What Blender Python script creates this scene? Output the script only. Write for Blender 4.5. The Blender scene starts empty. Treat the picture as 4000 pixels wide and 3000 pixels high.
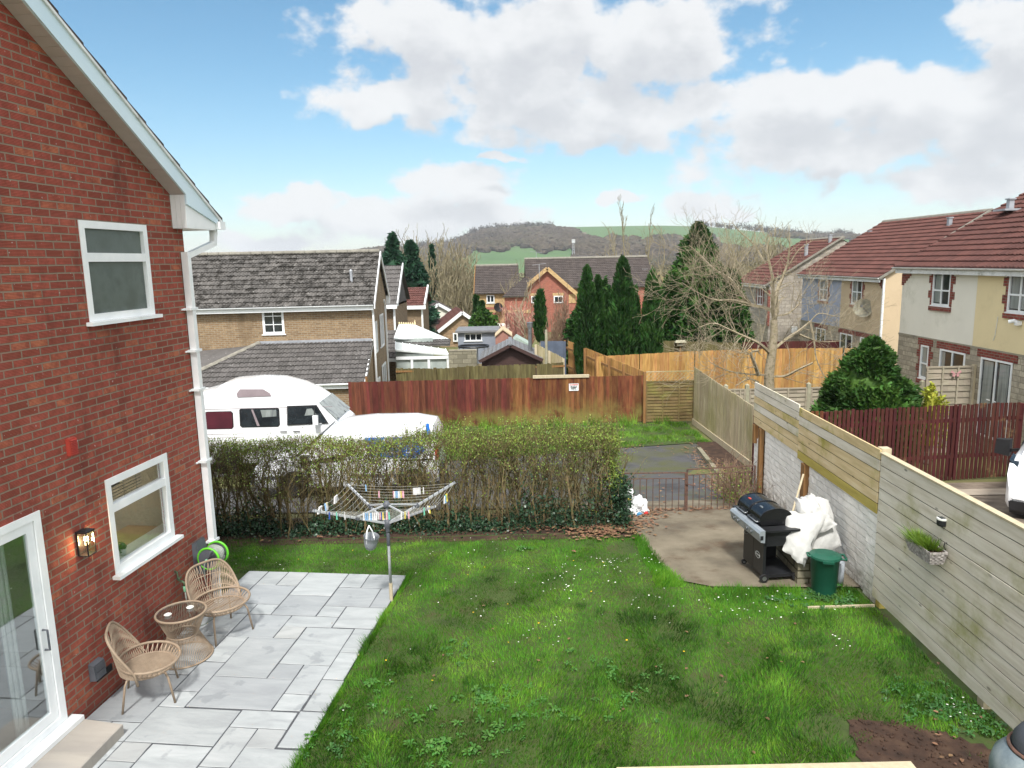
import bpy, math, random
import numpy as np
from mathutils import Vector, Matrix, noise
from math import sin, cos, pi, radians, sqrt, atan2
random.seed(7)
RNG = np.random.default_rng(7)
SC = bpy.context.scene
COL = SC.collection

# ---------------------------------------------------------------- camera
cam = bpy.data.objects.new('camera', bpy.data.cameras.new('camera'))
COL.objects.link(cam)
cam.data.sensor_width = 36.0
cam.data.lens = 36.0 * 2826.0 / 4000.0
cam.data.clip_start = 0.1
cam.data.clip_end = 9000.0
cam.matrix_world = (Matrix.Translation((0, 0, 4.5)) @ Matrix.Rotation(radians(90 - 9.6), 4, 'X')
                    @ Matrix.Rotation(radians(-1.2), 4, 'Z'))
SC.camera = cam
SC.view_settings.view_transform = 'Standard'
SC.view_settings.look = 'None'
SC.view_settings.exposure = 1.15
SC.view_settings.gamma = 1.0
SC.cycles.max_bounces = 6; SC.cycles.diffuse_bounces = 3; SC.cycles.glossy_bounces = 3; SC.cycles.transparent_max_bounces = 12; SC.cycles.volume_bounces = 0

# ---------------------------------------------------------------- node helper
class NT:
    def __init__(s, tree):
        s.t = tree; s.n = tree.nodes; s.l = tree.links
    def new(s, typ, **kw):
        nd = s.n.new(typ)
        for k, v in kw.items(): setattr(nd, k, v)
        return nd
    def put(s, sock, v):
        if isinstance(v, bpy.types.NodeSocket): s.l.new(v, sock)
        elif isinstance(v, (tuple, list)) and len(v) == 3 and sock.type == 'RGBA': sock.default_value = (*v, 1)
        else: sock.default_value = v
    def math(s, op, a, b=0.0, c=0.0, clamp=False):
        nd = s.new('ShaderNodeMath', operation=op); nd.use_clamp = clamp
        for i, v in enumerate((a, b, c)): s.put(nd.inputs[i], v)
        return nd.outputs[0]
    def vmath(s, op, a, b=(0, 0, 0), out=0):
        nd = s.new('ShaderNodeVectorMath', operation=op)
        s.put(nd.inputs[0], a)
        if op == 'SCALE': s.put(nd.inputs['Scale'], b)
        elif len(nd.inputs) > 1: s.put(nd.inputs[1], b)
        return nd.outputs[out]
    def comb(s, x, y, z):
        nd = s.new('ShaderNodeCombineXYZ')
        for i, v in enumerate((x, y, z)): s.put(nd.inputs[i], v)
        return nd.outputs[0]
    def sep(s, v):
        nd = s.new('ShaderNodeSeparateXYZ'); s.put(nd.inputs[0], v); return nd.outputs
    def noise(s, vec, scale, detail=4.0, rough=0.55, out=0, dist=0.0):
        nd = s.new('ShaderNodeTexNoise')
        s.put(nd.inputs['Vector'], vec); s.put(nd.inputs['Scale'], scale)
        nd.inputs['Detail'].default_value = detail; nd.inputs['Roughness'].default_value = rough
        nd.inputs['Distortion'].default_value = dist
        return nd.outputs[out]
    def ramp(s, fac, stops, interp='LINEAR'):
        nd = s.new('ShaderNodeValToRGB'); nd.color_ramp.interpolation = interp
        el = nd.color_ramp.elements
        while len(el) < len(stops): el.new(0.5)
        for e, (p, c) in zip(el, stops):
            e.position = p; e.color = (*c, 1) if len(c) == 3 else c
        s.put(nd.inputs[0], fac); return nd.outputs[0]
    def mix(s, fac, a, b, typ='MIX'):
        nd = s.new('ShaderNodeMix', data_type='RGBA', blend_type=typ)
        s.put(nd.inputs[0], fac); s.put(nd.inputs[6], a); s.put(nd.inputs[7], b)
        return nd.outputs[2]
    def smooth(s, v, a, b):
        nd = s.new('ShaderNodeMapRange', interpolation_type='SMOOTHSTEP')
        s.put(nd.inputs[0], v); nd.inputs[1].default_value = a; nd.inputs[2].default_value = b
        return nd.outputs[0]

# ---------------------------------------------------------------- sky with clouds, and the sun
SUN_EL, SUN_AZ = 55.0, 184.0          # azimuth clockwise from +Y
world = bpy.data.worlds.new('World'); SC.world = world
world.use_nodes = True
w = NT(world.node_tree); w.n.clear()
sky = w.new('ShaderNodeTexSky', sky_type='NISHITA')
sky.sun_disc = False; sky.sun_elevation = radians(SUN_EL); sky.sun_rotation = radians(SUN_AZ)
sky.altitude = 60; sky.air_density = 1.0; sky.dust_density = 0.6; sky.ozone_density = 2.2
hs = w.new('ShaderNodeHueSaturation'); hs.inputs['Hue'].default_value = 0.484
hs.inputs['Saturation'].default_value = 1.15; hs.inputs['Value'].default_value = 0.96
w.put(hs.inputs['Color'], sky.outputs[0])
tc = w.new('ShaderNodeTexCoord')
dx, dy, dz = w.sep(tc.outputs['Generated'])
az = w.math('MULTIPLY', w.math('ARCTAN2', dx, dy), 57.2958)
el = w.math('MULTIPLY', w.math('ARCSINE', dz), 57.2958)
ELL = [  # azimuth, elevation, half width, half height of each cloud mass, in degrees
(-6.5,16.9,8.4,2.8),
(1.4,16.6,8.4,4.0),
(10.5,15.4,8.1,4.4),
(2.0,13.2,12.1,3.1),
(-8.4,11.9,7.0,2.6),
(7.2,10.5,14.7,2.6),
(20.0,10.2,7.9,3.1),
(26.2,10.5,8.4,3.1),
(32.1,8.5,8.1,4.4),
(22.6,6.8,10.6,2.0),
(32.7,4.7,7.3,1.7),
(33.6,14.1,4.0,2.0),
(-3.4,5.8,5.5,1.8),
(-7.1,3.5,9.2,2.3),
(-16.5,4.9,4.8,1.2),
(-18.7,1.9,5.5,1.1),
(-0.6,7.6,2.2,0.6),
(15.4,3.8,4.8,1.5),
(8.9,4.3,2.2,0.7),
(37.3,10.5,7.3,7.3),
(-40.1,10.2,11.0,4.4),
(44.9,3.3,11.0,4.4)
]
def cloud_density(el_socket, warp_amt=1.0):
    p = w.comb(az, el_socket, 0.0)
    wn = w.noise(p, 0.16, 5.0, 0.6, out=1)
    off = w.vmath('SCALE', w.vmath('SUBTRACT', wn, (0.5, 0.5, 0.5)), 5.0)
    q = w.vmath('ADD', p, off)
    best = None
    for cx, cy, rx, ry in ELL:
        d = w.vmath('MULTIPLY', w.vmath('SUBTRACT', q, (cx, cy, 0)), (1 / rx, 1 / ry, 0))
        L = w.vmath('LENGTH', d, out=1)
        best = L if best is None else w.math('SMOOTH_MIN', best, L, 0.10)
    fb = w.noise(w.comb(az, w.math('MULTIPLY', el_socket, 1.5), 3.0), 0.28, 9.0, 0.55)
    dens = w.math('ADD', w.math('SUBTRACT', 1.0, best), w.math('MULTIPLY', w.math('SUBTRACT', fb, 0.5), 2.1))
    return dens
den = cloud_density(el)
den_up = cloud_density(w.math('ADD', el, 2.4))
cov = w.smooth(den, -0.04, 0.40)
thick = w.smooth(den_up, -0.05, 0.95)
fine = w.noise(w.comb(az, el, 0.0), 0.8, 6.0, 0.6)
ccol = w.mix(w.math('MULTIPLY', thick, w.math('ADD', w.math('MULTIPLY', fine, 0.5), 0.62), clamp=True),
             (5.6, 5.65, 5.7), (4.1, 4.2, 4.4))
# unseen bright overcast added behind the camera and overhead as white fill light
back = w.math('MAXIMUM', w.smooth(w.math('ABSOLUTE', az), 52.0, 85.0), w.smooth(el, 38.0, 60.0))
ccol = w.mix(back, ccol, w.mix(fine, (9.5, 9.4, 9.2), (12.5, 12.3, 12.0)))
cov = w.math('MAXIMUM', cov, w.math('MULTIPLY', back, 0.93))
# thin haze toward the horizon
hz = w.smooth(el, 16.0, -1.0)
skyc = w.mix(w.math('MULTIPLY', hz, 0.15), hs.outputs[0], (3.9, 5.1, 5.9))
fin = w.mix(w.math('MULTIPLY', cov, 0.96), skyc, ccol)
bg = w.new('ShaderNodeBackground'); bg.inputs['Strength'].default_value = 0.075
w.put(bg.inputs['Color'], fin)
wo = w.new('ShaderNodeOutputWorld'); w.l.new(bg.outputs[0], wo.inputs[0])
world.cycles.sampling_method = 'MANUAL'; world.cycles.sample_map_resolution = 512

sun = bpy.data.objects.new('sun', bpy.data.lights.new('sun', 'SUN'))
COL.objects.link(sun)
sun.data.energy = 2.4; sun.data.angle = radians(7); sun.data.color = (1.0, 0.965, 0.92)
_sd = Vector((sin(radians(SUN_AZ)) * cos(radians(SUN_EL)), cos(radians(SUN_AZ)) * cos(radians(SUN_EL)), sin(radians(SUN_EL))))
sun.rotation_euler = _sd.to_track_quat('Z', 'Y').to_euler()
sun.location = _sd * 60

# ---------------------------------------------------------------- materials
def C(h):
    r = [int(h[i:i + 2], 16) / 255 for i in (0, 2, 4)]
    return tuple((c / 12.92 if c <= 0.04045 else ((c + 0.055) / 1.055) ** 2.4) for c in r)
_mats = {}
def base_mat(name):
    m = bpy.data.materials.new(name); m.use_nodes = True
    t = NT(m.node_tree); b = t.n['Principled BSDF']
    return m, t, b
def vary(t, col, amt, hue=0.0):
    g = t.new('ShaderNodeNewGeometry')
    r = g.outputs['Random Per Island']
    h = t.new('ShaderNodeHueSaturation')
    t.put(h.inputs['Color'], col)
    t.put(h.inputs['Value'], t.math('ADD', t.math('MULTIPLY', r, amt), 1 - amt / 2))
    if hue: t.put(h.inputs['Hue'], t.math('ADD', t.math('MULTIPLY', t.math('FRACT', t.math('MULTIPLY', r, 7.31)), hue), 0.5 - hue / 2))
    return h.outputs[0]
def pm(name, cols, scale=3.0, rough=0.75, island=0.0, hue=0.0, bump=0.0, bscale=60.0, metal=0.0, stretch=(1, 1, 1),
       spec=0.4, stain=None, detail=5.0, coat=0.0, sub=None, bstretch=None, lo=0.3, hi=0.7, knots=False):
    """procedural surface: noise ramp over cols, optional per-piece variation, bump and stains"""
    m, t, b = base_mat(name)
    co = t.new('ShaderNodeTexCoord').outputs['Object']
    v = t.vmath('MULTIPLY', co, stretch)
    if len(cols) == 1: col = t.mix(t.noise(v, scale, detail), tuple(c * 0.86 for c in cols[0]), tuple(min(1, c * 1.12) for c in cols[0]))
    else:
        n = len(cols)
        col = t.ramp(t.noise(v, scale, detail, 0.6), [(lo + (hi - lo) * i / (n - 1), c) for i, c in enumerate(cols)])
    if knots:
        vo = t.new('ShaderNodeTexVoronoi'); t.put(vo.inputs['Vector'], t.vmath('MULTIPLY', co, knots)); vo.inputs['Scale'].default_value = 1.0
        sel = t.smooth(t.sep(vo.outputs['Color'])[0], 0.55, 0.6)
        kf = t.math('MULTIPLY', t.math('MULTIPLY', t.smooth(vo.outputs['Distance'], 0.13, 0.05), sel), 0.75)
        col = t.mix(kf, col, tuple(c * 0.28 for c in cols[0]))
    if island: col = vary(t, col, island, hue)
    if stain:      # (colour, scale, low, high, z0, z1): patches, stronger between the heights z0 (full) and z1 (none)
        sc, ss, lo_, hi_, z0, z1 = stain
        f = t.smooth(t.noise(co, ss, 6.0, 0.65), lo_, hi_)
        if z0 is not None:
            zz = t.sep(co)[2]
            nz = t.math('ADD', zz, t.math('MULTIPLY', t.math('SUBTRACT', t.noise(co, 1.3), 0.5), 0.8))
            f = t.math('MULTIPLY', f, t.smooth(nz, z1, z0))
        col = t.mix(f, col, sc)
    t.put(b.inputs['Base Color'], col)
    b.inputs['Roughness'].default_value = rough; b.inputs['Metallic'].default_value = metal
    b.inputs['Specular IOR Level'].default_value = spec; b.inputs['Coat Weight'].default_value = coat
    b.inputs['Coat Roughness'].default_value = 0.08
    if bump:
        bn = t.new('ShaderNodeBump'); bn.inputs['Strength'].default_value = min(1, bump); bn.inputs['Distance'].default_value = 0.01
        t.put(bn.inputs['Height'], t.noise(t.vmath('MULTIPLY', co, bstretch or stretch), bscale, 5.0, 0.6))
        t.l.new(bn.outputs[0], b.inputs['Normal'])
    return m
def brick_mat(name, c1, c2, c3, mortar, bw=0.225, bh=0.075, ms=0.010, groove=False, rough=0.85, dirt=None, squash=1.0, bump=0.6, voff=0.0):
    m, t, b = base_mat(name)
    co = t.new('ShaderNodeTexCoord').outputs['Object']
    x, y, z = t.sep(co)
    wob = t.math('MULTIPLY', t.math('SUBTRACT', t.noise(co, 6.0), 0.5), 0.010)
    u = t.math('ADD', t.math('ADD', x, y), wob)
    wz = t.math('ADD', t.math('ADD', z, voff), t.math('MULTIPLY', t.math('SUBTRACT', t.noise(co, 5.0, out=0), 0.5), 0.008))
    vec = t.comb(u, wz, 0.0)
    br = t.new('ShaderNodeTexBrick'); br.offset = 0.5; br.squash = squash
    t.put(br.inputs['Vector'], vec)
    br.inputs['Color1'].default_value = (0, 0, 0, 1); br.inputs['Color2'].default_value = (1, 1, 1, 1)
    br.inputs['Mortar'].default_value = (0.5, 0.5, 0.5, 1)
    br.inputs['Scale'].default_value = 1.0; br.inputs['Mortar Size'].default_value = ms
    br.inputs['Mortar Smooth'].default_value = 0.25; br.inputs['Bias'].default_value = 0.0
    br.inputs['Brick Width'].default_value = bw; br.inputs['Row Height'].default_value = bh
    tint = t.ramp(t.sep(br.outputs['Color'])[0], [(0.0, tuple(c * .62 for c in c2)), (0.18, c2), (0.5, c1), (0.78, c1), (1.0, c3)])
    nz = t.noise(co, 9.0, 6.0, 0.65)
    col = t.mix(t.smooth(nz, 0.3, 0.75), tint, tuple(c * 0.68 for c in c2))
    col = t.mix(t.math('MULTIPLY', t.noise(co, 0.9, 3.0), 0.28), col, c3)
    mo = t.mix(t.noise(co, 14.0), mortar, tuple(c * 0.6 for c in mortar))
    col = t.mix(br.outputs['Fac'], col, mo)
    if dirt:
        f = t.smooth(t.noise(t.vmath('MULTIPLY', co, (1, 1, 0.35)), 1.1, 7.0, 0.68), 0.50, 0.72)
        col = t.mix(t.math('MULTIPLY', f, 0.7), col, dirt)
        damp = t.smooth(t.math('ADD', z, t.math('MULTIPLY', t.noise(co, 3.0, 5.0), 0.5)), 0.55, 0.2)
        col = t.mix(t.math('MULTIPLY', damp, 0.55), col, dirt)
        f3 = t.smooth(t.noise(t.vmath('ADD', t.vmath('MULTIPLY', co, (1, 1, 1.6)), (7, 3, 1)), 0.8, 6.0, 0.7), 0.56, 0.78)
        col = t.mix(t.math('MULTIPLY', f3, 0.25), col, tuple(min(1, c * 1.5 + .06) for c in c1))
        f2 = t.smooth(t.noise(co, 26.0, 2.0), 0.69, 0.74)
        col = t.mix(t.math('MULTIPLY', f2, 0.7), col, (0.5, 0.45, 0.42))
    t.put(b.inputs['Base Color'], col); b.inputs['Roughness'].default_value = rough
    b.inputs['Specular IOR Level'].default_value = 0.25
    hgt = t.math('MULTIPLY', t.math('SUBTRACT', 1.0, br.outputs['Fac']), 1.0)
    if groove:
        g = t.math('SINE', t.math('MULTIPLY', wz, 2 * pi / 0.0125))
        gn = t.math('MULTIPLY', t.math('MULTIPLY', g, 0.5), t.math('SUBTRACT', 1.0, br.outputs['Fac']))
        hgt = t.math('ADD', hgt, gn)
        # recesses of the combing take a darker brick colour
        gm = t.smooth(g, 0.1, -0.9)
        col2 = t.mix(t.math('MULTIPLY', t.math('MULTIPLY', gm, t.math('SUBTRACT', 1.0, br.outputs['Fac'])), 0.42), col, tuple(c * 0.35 for c in c2))
        t.put(b.inputs['Base Color'], col2)
    hgt = t.math('ADD', hgt, t.math('MULTIPLY', t.noise(co, 60.0), 0.3))
    bn = t.new('ShaderNodeBump'); bn.inputs['Strength'].default_value = bump; bn.inputs['Distance'].default_value = 0.006
    t.put(bn.inputs['Height'], hgt); t.l.new(bn.outputs[0], b.inputs['Normal'])
    return m
def glass_mat(name, tint, refl=0.10, alpha=0.9, rough=0.02):
    m, t, b = base_mat(name)
    t.n.remove(b)
    tr = t.new('ShaderNodeBsdfTransparent'); tr.inputs[0].default_value = (*tint, 1)
    gl = t.new('ShaderNodeBsdfGlossy'); gl.inputs['Roughness'].default_value = rough; gl.inputs['Color'].default_value = (0.9, 0.95, 1, 1)
    fr = t.new('ShaderNodeFresnel'); fr.inputs[0].default_value = 1.5
    f = t.math('ADD', t.math('MULTIPLY', fr.outputs[0], 0.32), refl, clamp=True)
    mx = t.new('ShaderNodeMixShader'); t.put(mx.inputs[0], f)
    t.l.new(tr.outputs[0], mx.inputs[1]); t.l.new(gl.outputs[0], mx.inputs[2])
    t.l.new(mx.outputs[0], t.n['Material Output'].inputs[0])
    return m
def emit_mat(name, col, s):
    m, t, b = base_mat(name)
    b.inputs['Base Color'].default_value = (*col, 1)
    b.inputs['Emission Color'].default_value = (*col, 1); b.inputs['Emission Strength'].default_value = s
    return m

MT = {}
MT['pvc'] = pm('white_pvc', [C('dfe4e6'), C('eef1f2')], 4, 0.32, spec=0.5, stain=(C('a9aca2'), 3.0, 0.62, 0.9, None, None))
MT['pvc_dirty'] = pm('weathered_white_pvc', [C('c9cbc9'), C('e6e8e8')], 2, 0.45, stain=(C('8e8f84'), 5.0, 0.5, 0.85, None, None), stretch=(1, 1, 1))
MT['barge'] = pm('pale_blue_white_bargeboard', [C('c4dbe8'), C('d3e5ee')], 0.8, 0.3)
MT['soffit'] = pm('soffit_board', [C('b7aeab'), C('c4bbb8')], 3, 0.6)
MT['frost'] = pm('frosted_window_glass', [C('3b4442'), C('59645f'), C('4b544f')], 1.6, 0.22, spec=0.6, bump=0.2, bscale=300)
MT['darkglass'] = pm('dark_window_glass', [C('14181c'), C('2b3236'), C('1a1f22')], 1.3, 0.06, spec=0.9)
MT['greyglass'] = pm('curtained_window_glass', [C('6d7472'), C('8f9694'), C('50575a')], 4.0, 0.08, spec=0.8, stretch=(1, 1, 0.1))
MT['glass'] = glass_mat('clear_glass', (0.92, 0.95, 0.95), 0.0)
MT['redbrick'] = brick_mat('combed_red_brick', C('a85348'), C('92463d'), C('bd7455'), C('918070'), groove=True, dirt=C('4a2c26'), ms=0.0085, voff=0.02)
MT['tanbrick'] = brick_mat('tan_brick', C('927b5e'), C('84694e'), C('a58d6c'), C('a39a86'), dirt=C('6b5a45'))
MT['brownbrick'] = brick_mat('brown_brick', C('7d644c'), C('6a513d'), C('8f7658'), C('a09884'))
MT['orangebrick'] = brick_mat('orange_brick', C('a5594a'), C('96493f'), C('b56c58'), C('a08a78'), bump=0.3)
MT['buffbrick'] = brick_mat('buff_brick', C('c8a878'), C('b8935f'), C('d8bb8c'), C('b0a080'), bump=0.3)
MT['bungbrick'] = brick_mat('bungalow_brick', C('a88a68'), C('8e6f52'), C('c0a27c'), C('a39a86'))
MT['quoin'] = brick_mat('dark_red_quoin_brick', C('8a4238'), C('73332d'), C('a0584a'), C('8c7b6e'), bw=0.215)
MT['ashlar'] = brick_mat('cream_split_stone', C('b3aa98'), C('9d9484'), C('c9bfa9'), C('8f8778'), bw=0.42, bh=0.15, ms=0.010, squash=0.7)
MT['greyblock'] = brick_mat('pale_grey_block', C('a8a298'), C('989188'), C('b8b1a4'), C('8d877d'), bw=0.44, bh=0.2, ms=0.012)
MT['breeze'] = brick_mat('breeze_block', C('8f8a78'), C('7e7a69'), C('9f9a86'), C('6b6757'), bw=0.44, bh=0.215, ms=0.012)
MT['planterblock'] = brick_mat('weathered_block', C('8f8a78'), C('7f7a66'), C('a09a86'), C('57523f'), bw=0.44, bh=0.11, ms=0.012)
def render_wall(name, c, dirt):
    return pm(name, [tuple(x * .93 for x in c), c], 1.0, 0.9, bump=0.3, bscale=120, stain=(dirt, 0.9, 0.52, 0.85, None, None), spec=0.2)
MT['r_white'] = render_wall('white_render', C('e4e1d4'), C('b4b39f'))
MT['r_cream'] = render_wall('cream_render', C('e2d2a8'), C('c2b389'))
MT['r_tan'] = render_wall('tan_render', C('c4b194'), C('a08f75'))
MT['r_blue'] = render_wall('pale_blue_render', C('a2aabc'), C('8791a4'))
def tile_mat(name, cols, moss, mlo=0.55, mhi=0.72, spots=None):
    m, t, b = base_mat(name)
    co = t.new('ShaderNodeTexCoord').outputs['Object']
    col = t.ramp(t.noise(co, 2.0, 6.0, 0.6), [(0.3, cols[0]), (0.7, cols[1])])
    col = vary(t, col, 0.35)
    f = t.smooth(t.noise(co, 3.2, 9.0, 0.75), mlo, mhi)
    col = t.mix(t.math('MULTIPLY', f, 0.85), col, moss)
    if spots: col = t.mix(t.smooth(t.noise(co, 7.0, 5.0, 0.7), 0.62, 0.7), col, spots)
    t.put(b.inputs['Base Color'], col); b.inputs['Roughness'].default_value = 0.85
    b.inputs['Specular IOR Level'].default_value = 0.3
    return m
MT['tile_grey'] = tile_mat('grey_concrete_tile', (C('4c4a48'), C('625f5c')), C('1b1914'), 0.46, 0.58, C('a5a39f'))
MT['tile_grey2'] = tile_mat('grey_concrete_tile_clean', (C('4c4a48'), C('5f5c5b')), C('22201b'), 0.56, 0.72, C('9c9a97'))
MT['tile_red'] = tile_mat('red_brown_concrete_tile', (C('4a2f2b'), C('583832')), C('3a3222'), 0.60, 0.74)
MT['tile_brown'] = tile_mat('brown_concrete_tile', (C('3f3937'), C('4d4643')), C('4a4438'), 0.6, 0.75)
MT['tile_redb'] = tile_mat('brick_red_tile', (C('4f332e'), C('5e3c36')), C('4a3a30'), 0.66, 0.78)
MT['mortar'] = pm('ridge_mortar', [C('6d6a62'), C('8d8a80')], 6, 0.9, bump=0.4)
MT['lead'] = pm('lead_flashing', [C('8e9298'), C('a9adb3')], 3, 0.5, metal=0.2)
MT['steel'] = pm('brushed_steel', [C('8c9093'), C('a5a9ac')], 6, 0.35, metal=0.85)
MT['alu'] = pm('anodised_aluminium', [C('a6aaae'), C('bcc0c4')], 4, 0.45, metal=0.25)
MT['greyplastic'] = pm('dark_grey_plastic', [C('4c5056'), C('5d6168')], 6, 0.5)
MT['blackplastic'] = pm('black_plastic', [C('18181a'), C('252629')], 6, 0.45)
MT['blackmetal'] = pm('black_painted_metal', [C('17181a'), C('26272a')], 4, 0.4)
MT['enamel'] = pm('black_enamel_hood', [C('0d0e10'), C('18191c')], 4, 0.22, spec=0.7)
MT['silverpaint'] = pm('silver_grey_painted_panel', [C('8d959c'), C('a2aab0')], 3, 0.35, metal=0.3)
MT['rattan'] = pm('beige_rattan', [C('857462'), C('9a8975')], 9, 0.65)
MT['cord'] = pm('pale_rattan_cord', [C('9d8a76'), C('b5a28d')], 9, 0.7)
MT['carwhite'] = pm('white_car_paint', [C('e4e7ea'), C('eceef0')], 1, 0.2, spec=0.5, coat=0.6)
MT['rubber'] = pm('tyre_rubber', [C('141415'), C('222223')], 9, 0.85)
MT['iron'] = pm('rusty_iron', [C('4b3a33'), C('6b5044'), C('3c3a3a')], 12, 0.8, metal=0.2)
def wood(name, cols, island=0.35, stretch=(6, 6, 0.7), stain=None, rough=0.85, hue=0.02, knots=False):
    return pm(name, cols, 2.5, rough, island=island, hue=hue, stretch=stretch, bump=0.35, bscale=14, stain=stain, spec=0.2, detail=8.0, knots=knots)
MT['fence_red'] = wood('red_stained_board', [C('4a2a22'), C('60342a'), C('6d3e30')], 0.6, stain=(C('6d6a36'), 1.6, 0.38, 0.62, -1.2, -0.55), hue=0.03)
MT['fence_redbrown'] = wood('brown_stained_board', [C('4a2d20'), C('6a4029'), C('7b5335')], 0.7, stain=(C('7c7440'), 1.2, 0.36, 0.62, -1.2, -0.1), hue=0.03)
MT['fence_orange'] = wood('orange_featheredge_board', [C('8f6b3e'), C('ab8450'), C('bd9762')], 0.42, stain=(C('7a4524'), 2.0, 0.62, 0.75, None, None), hue=0.02)
MT['fence_pale'] = wood('pale_grey_board', [C('958a72'), C('aca085'), C('bbb097')], 0.28, stain=(C('8f8a5e'), 0.5, 0.40, 0.75, None, None))
MT['fence_olive'] = wood('olive_old_board', [C('48422c'), C('5b5437'), C('6a6446')], 0.45)
MT['fence_picket'] = wood('dark_red_picket_paint', [C('3c1e1c'), C('4c2623'), C('462723')], 0.35, stain=(C('7a6648'), 2.3, 0.60, 0.72, None, None), hue=0.03)
MT['fence_lap'] = wood('green_brown_lap_board', [C('5c4e32'), C('746443'), C('6a6238')], 0.3, stretch=(0.7, 6, 6), stain=(C('7c7d3c'), 1.3, 0.48, 0.74, None, None))
MT['fence_grey'] = wood('silver_grey_lap_board', [C('7e7667'), C('968e7e'), C('8b8474')], 0.25, stretch=(0.7, 0.7, 6))
MT['fence_board'] = wood('pale_treated_plank', [C('bdb6a4'), C('d0cabb'), C('dcd7ca')], 0.45, stretch=(6, 0.6, 6), knots=(1, 2.6, 6.5), stain=(C('9c9a62'), 1.1, 0.50, 0.78, None, None), hue=0.02)
MT['fence_yellow'] = wood('yellow_treated_plank', [C('b8a77c'), C('ccba8f'), C('d6c8a2')], 0.48, stretch=(6, 0.6, 6), knots=(1, 2.6, 6.5), stain=(C('99923f'), 1.2, 0.50, 0.72, None, None), hue=0.03)
MT['fence_green'] = wood('algae_green_plank', [C('9a8e4a'), C('ada054'), C('b7a962')], 0.2, stretch=(6, 0.6, 6))
MT['post'] = wood('brown_timber_post', [C('6d5030'), C('86663f'), C('77603f')], 0.3)
MT['postpale'] = wood('pale_timber_post', [C('a89d82'), C('bab095')], 0.3)
MT['concrete'] = pm('pale_concrete', [C('7d776a'), C('96907f'), C('89836f')], 2.5, 0.9, bump=0.3, bscale=80)
MT['concpost'] = pm('concrete_post', [C('8b8874'), C('a09d88')], 5, 0.9)
MT['whiteblock'] = None

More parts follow.
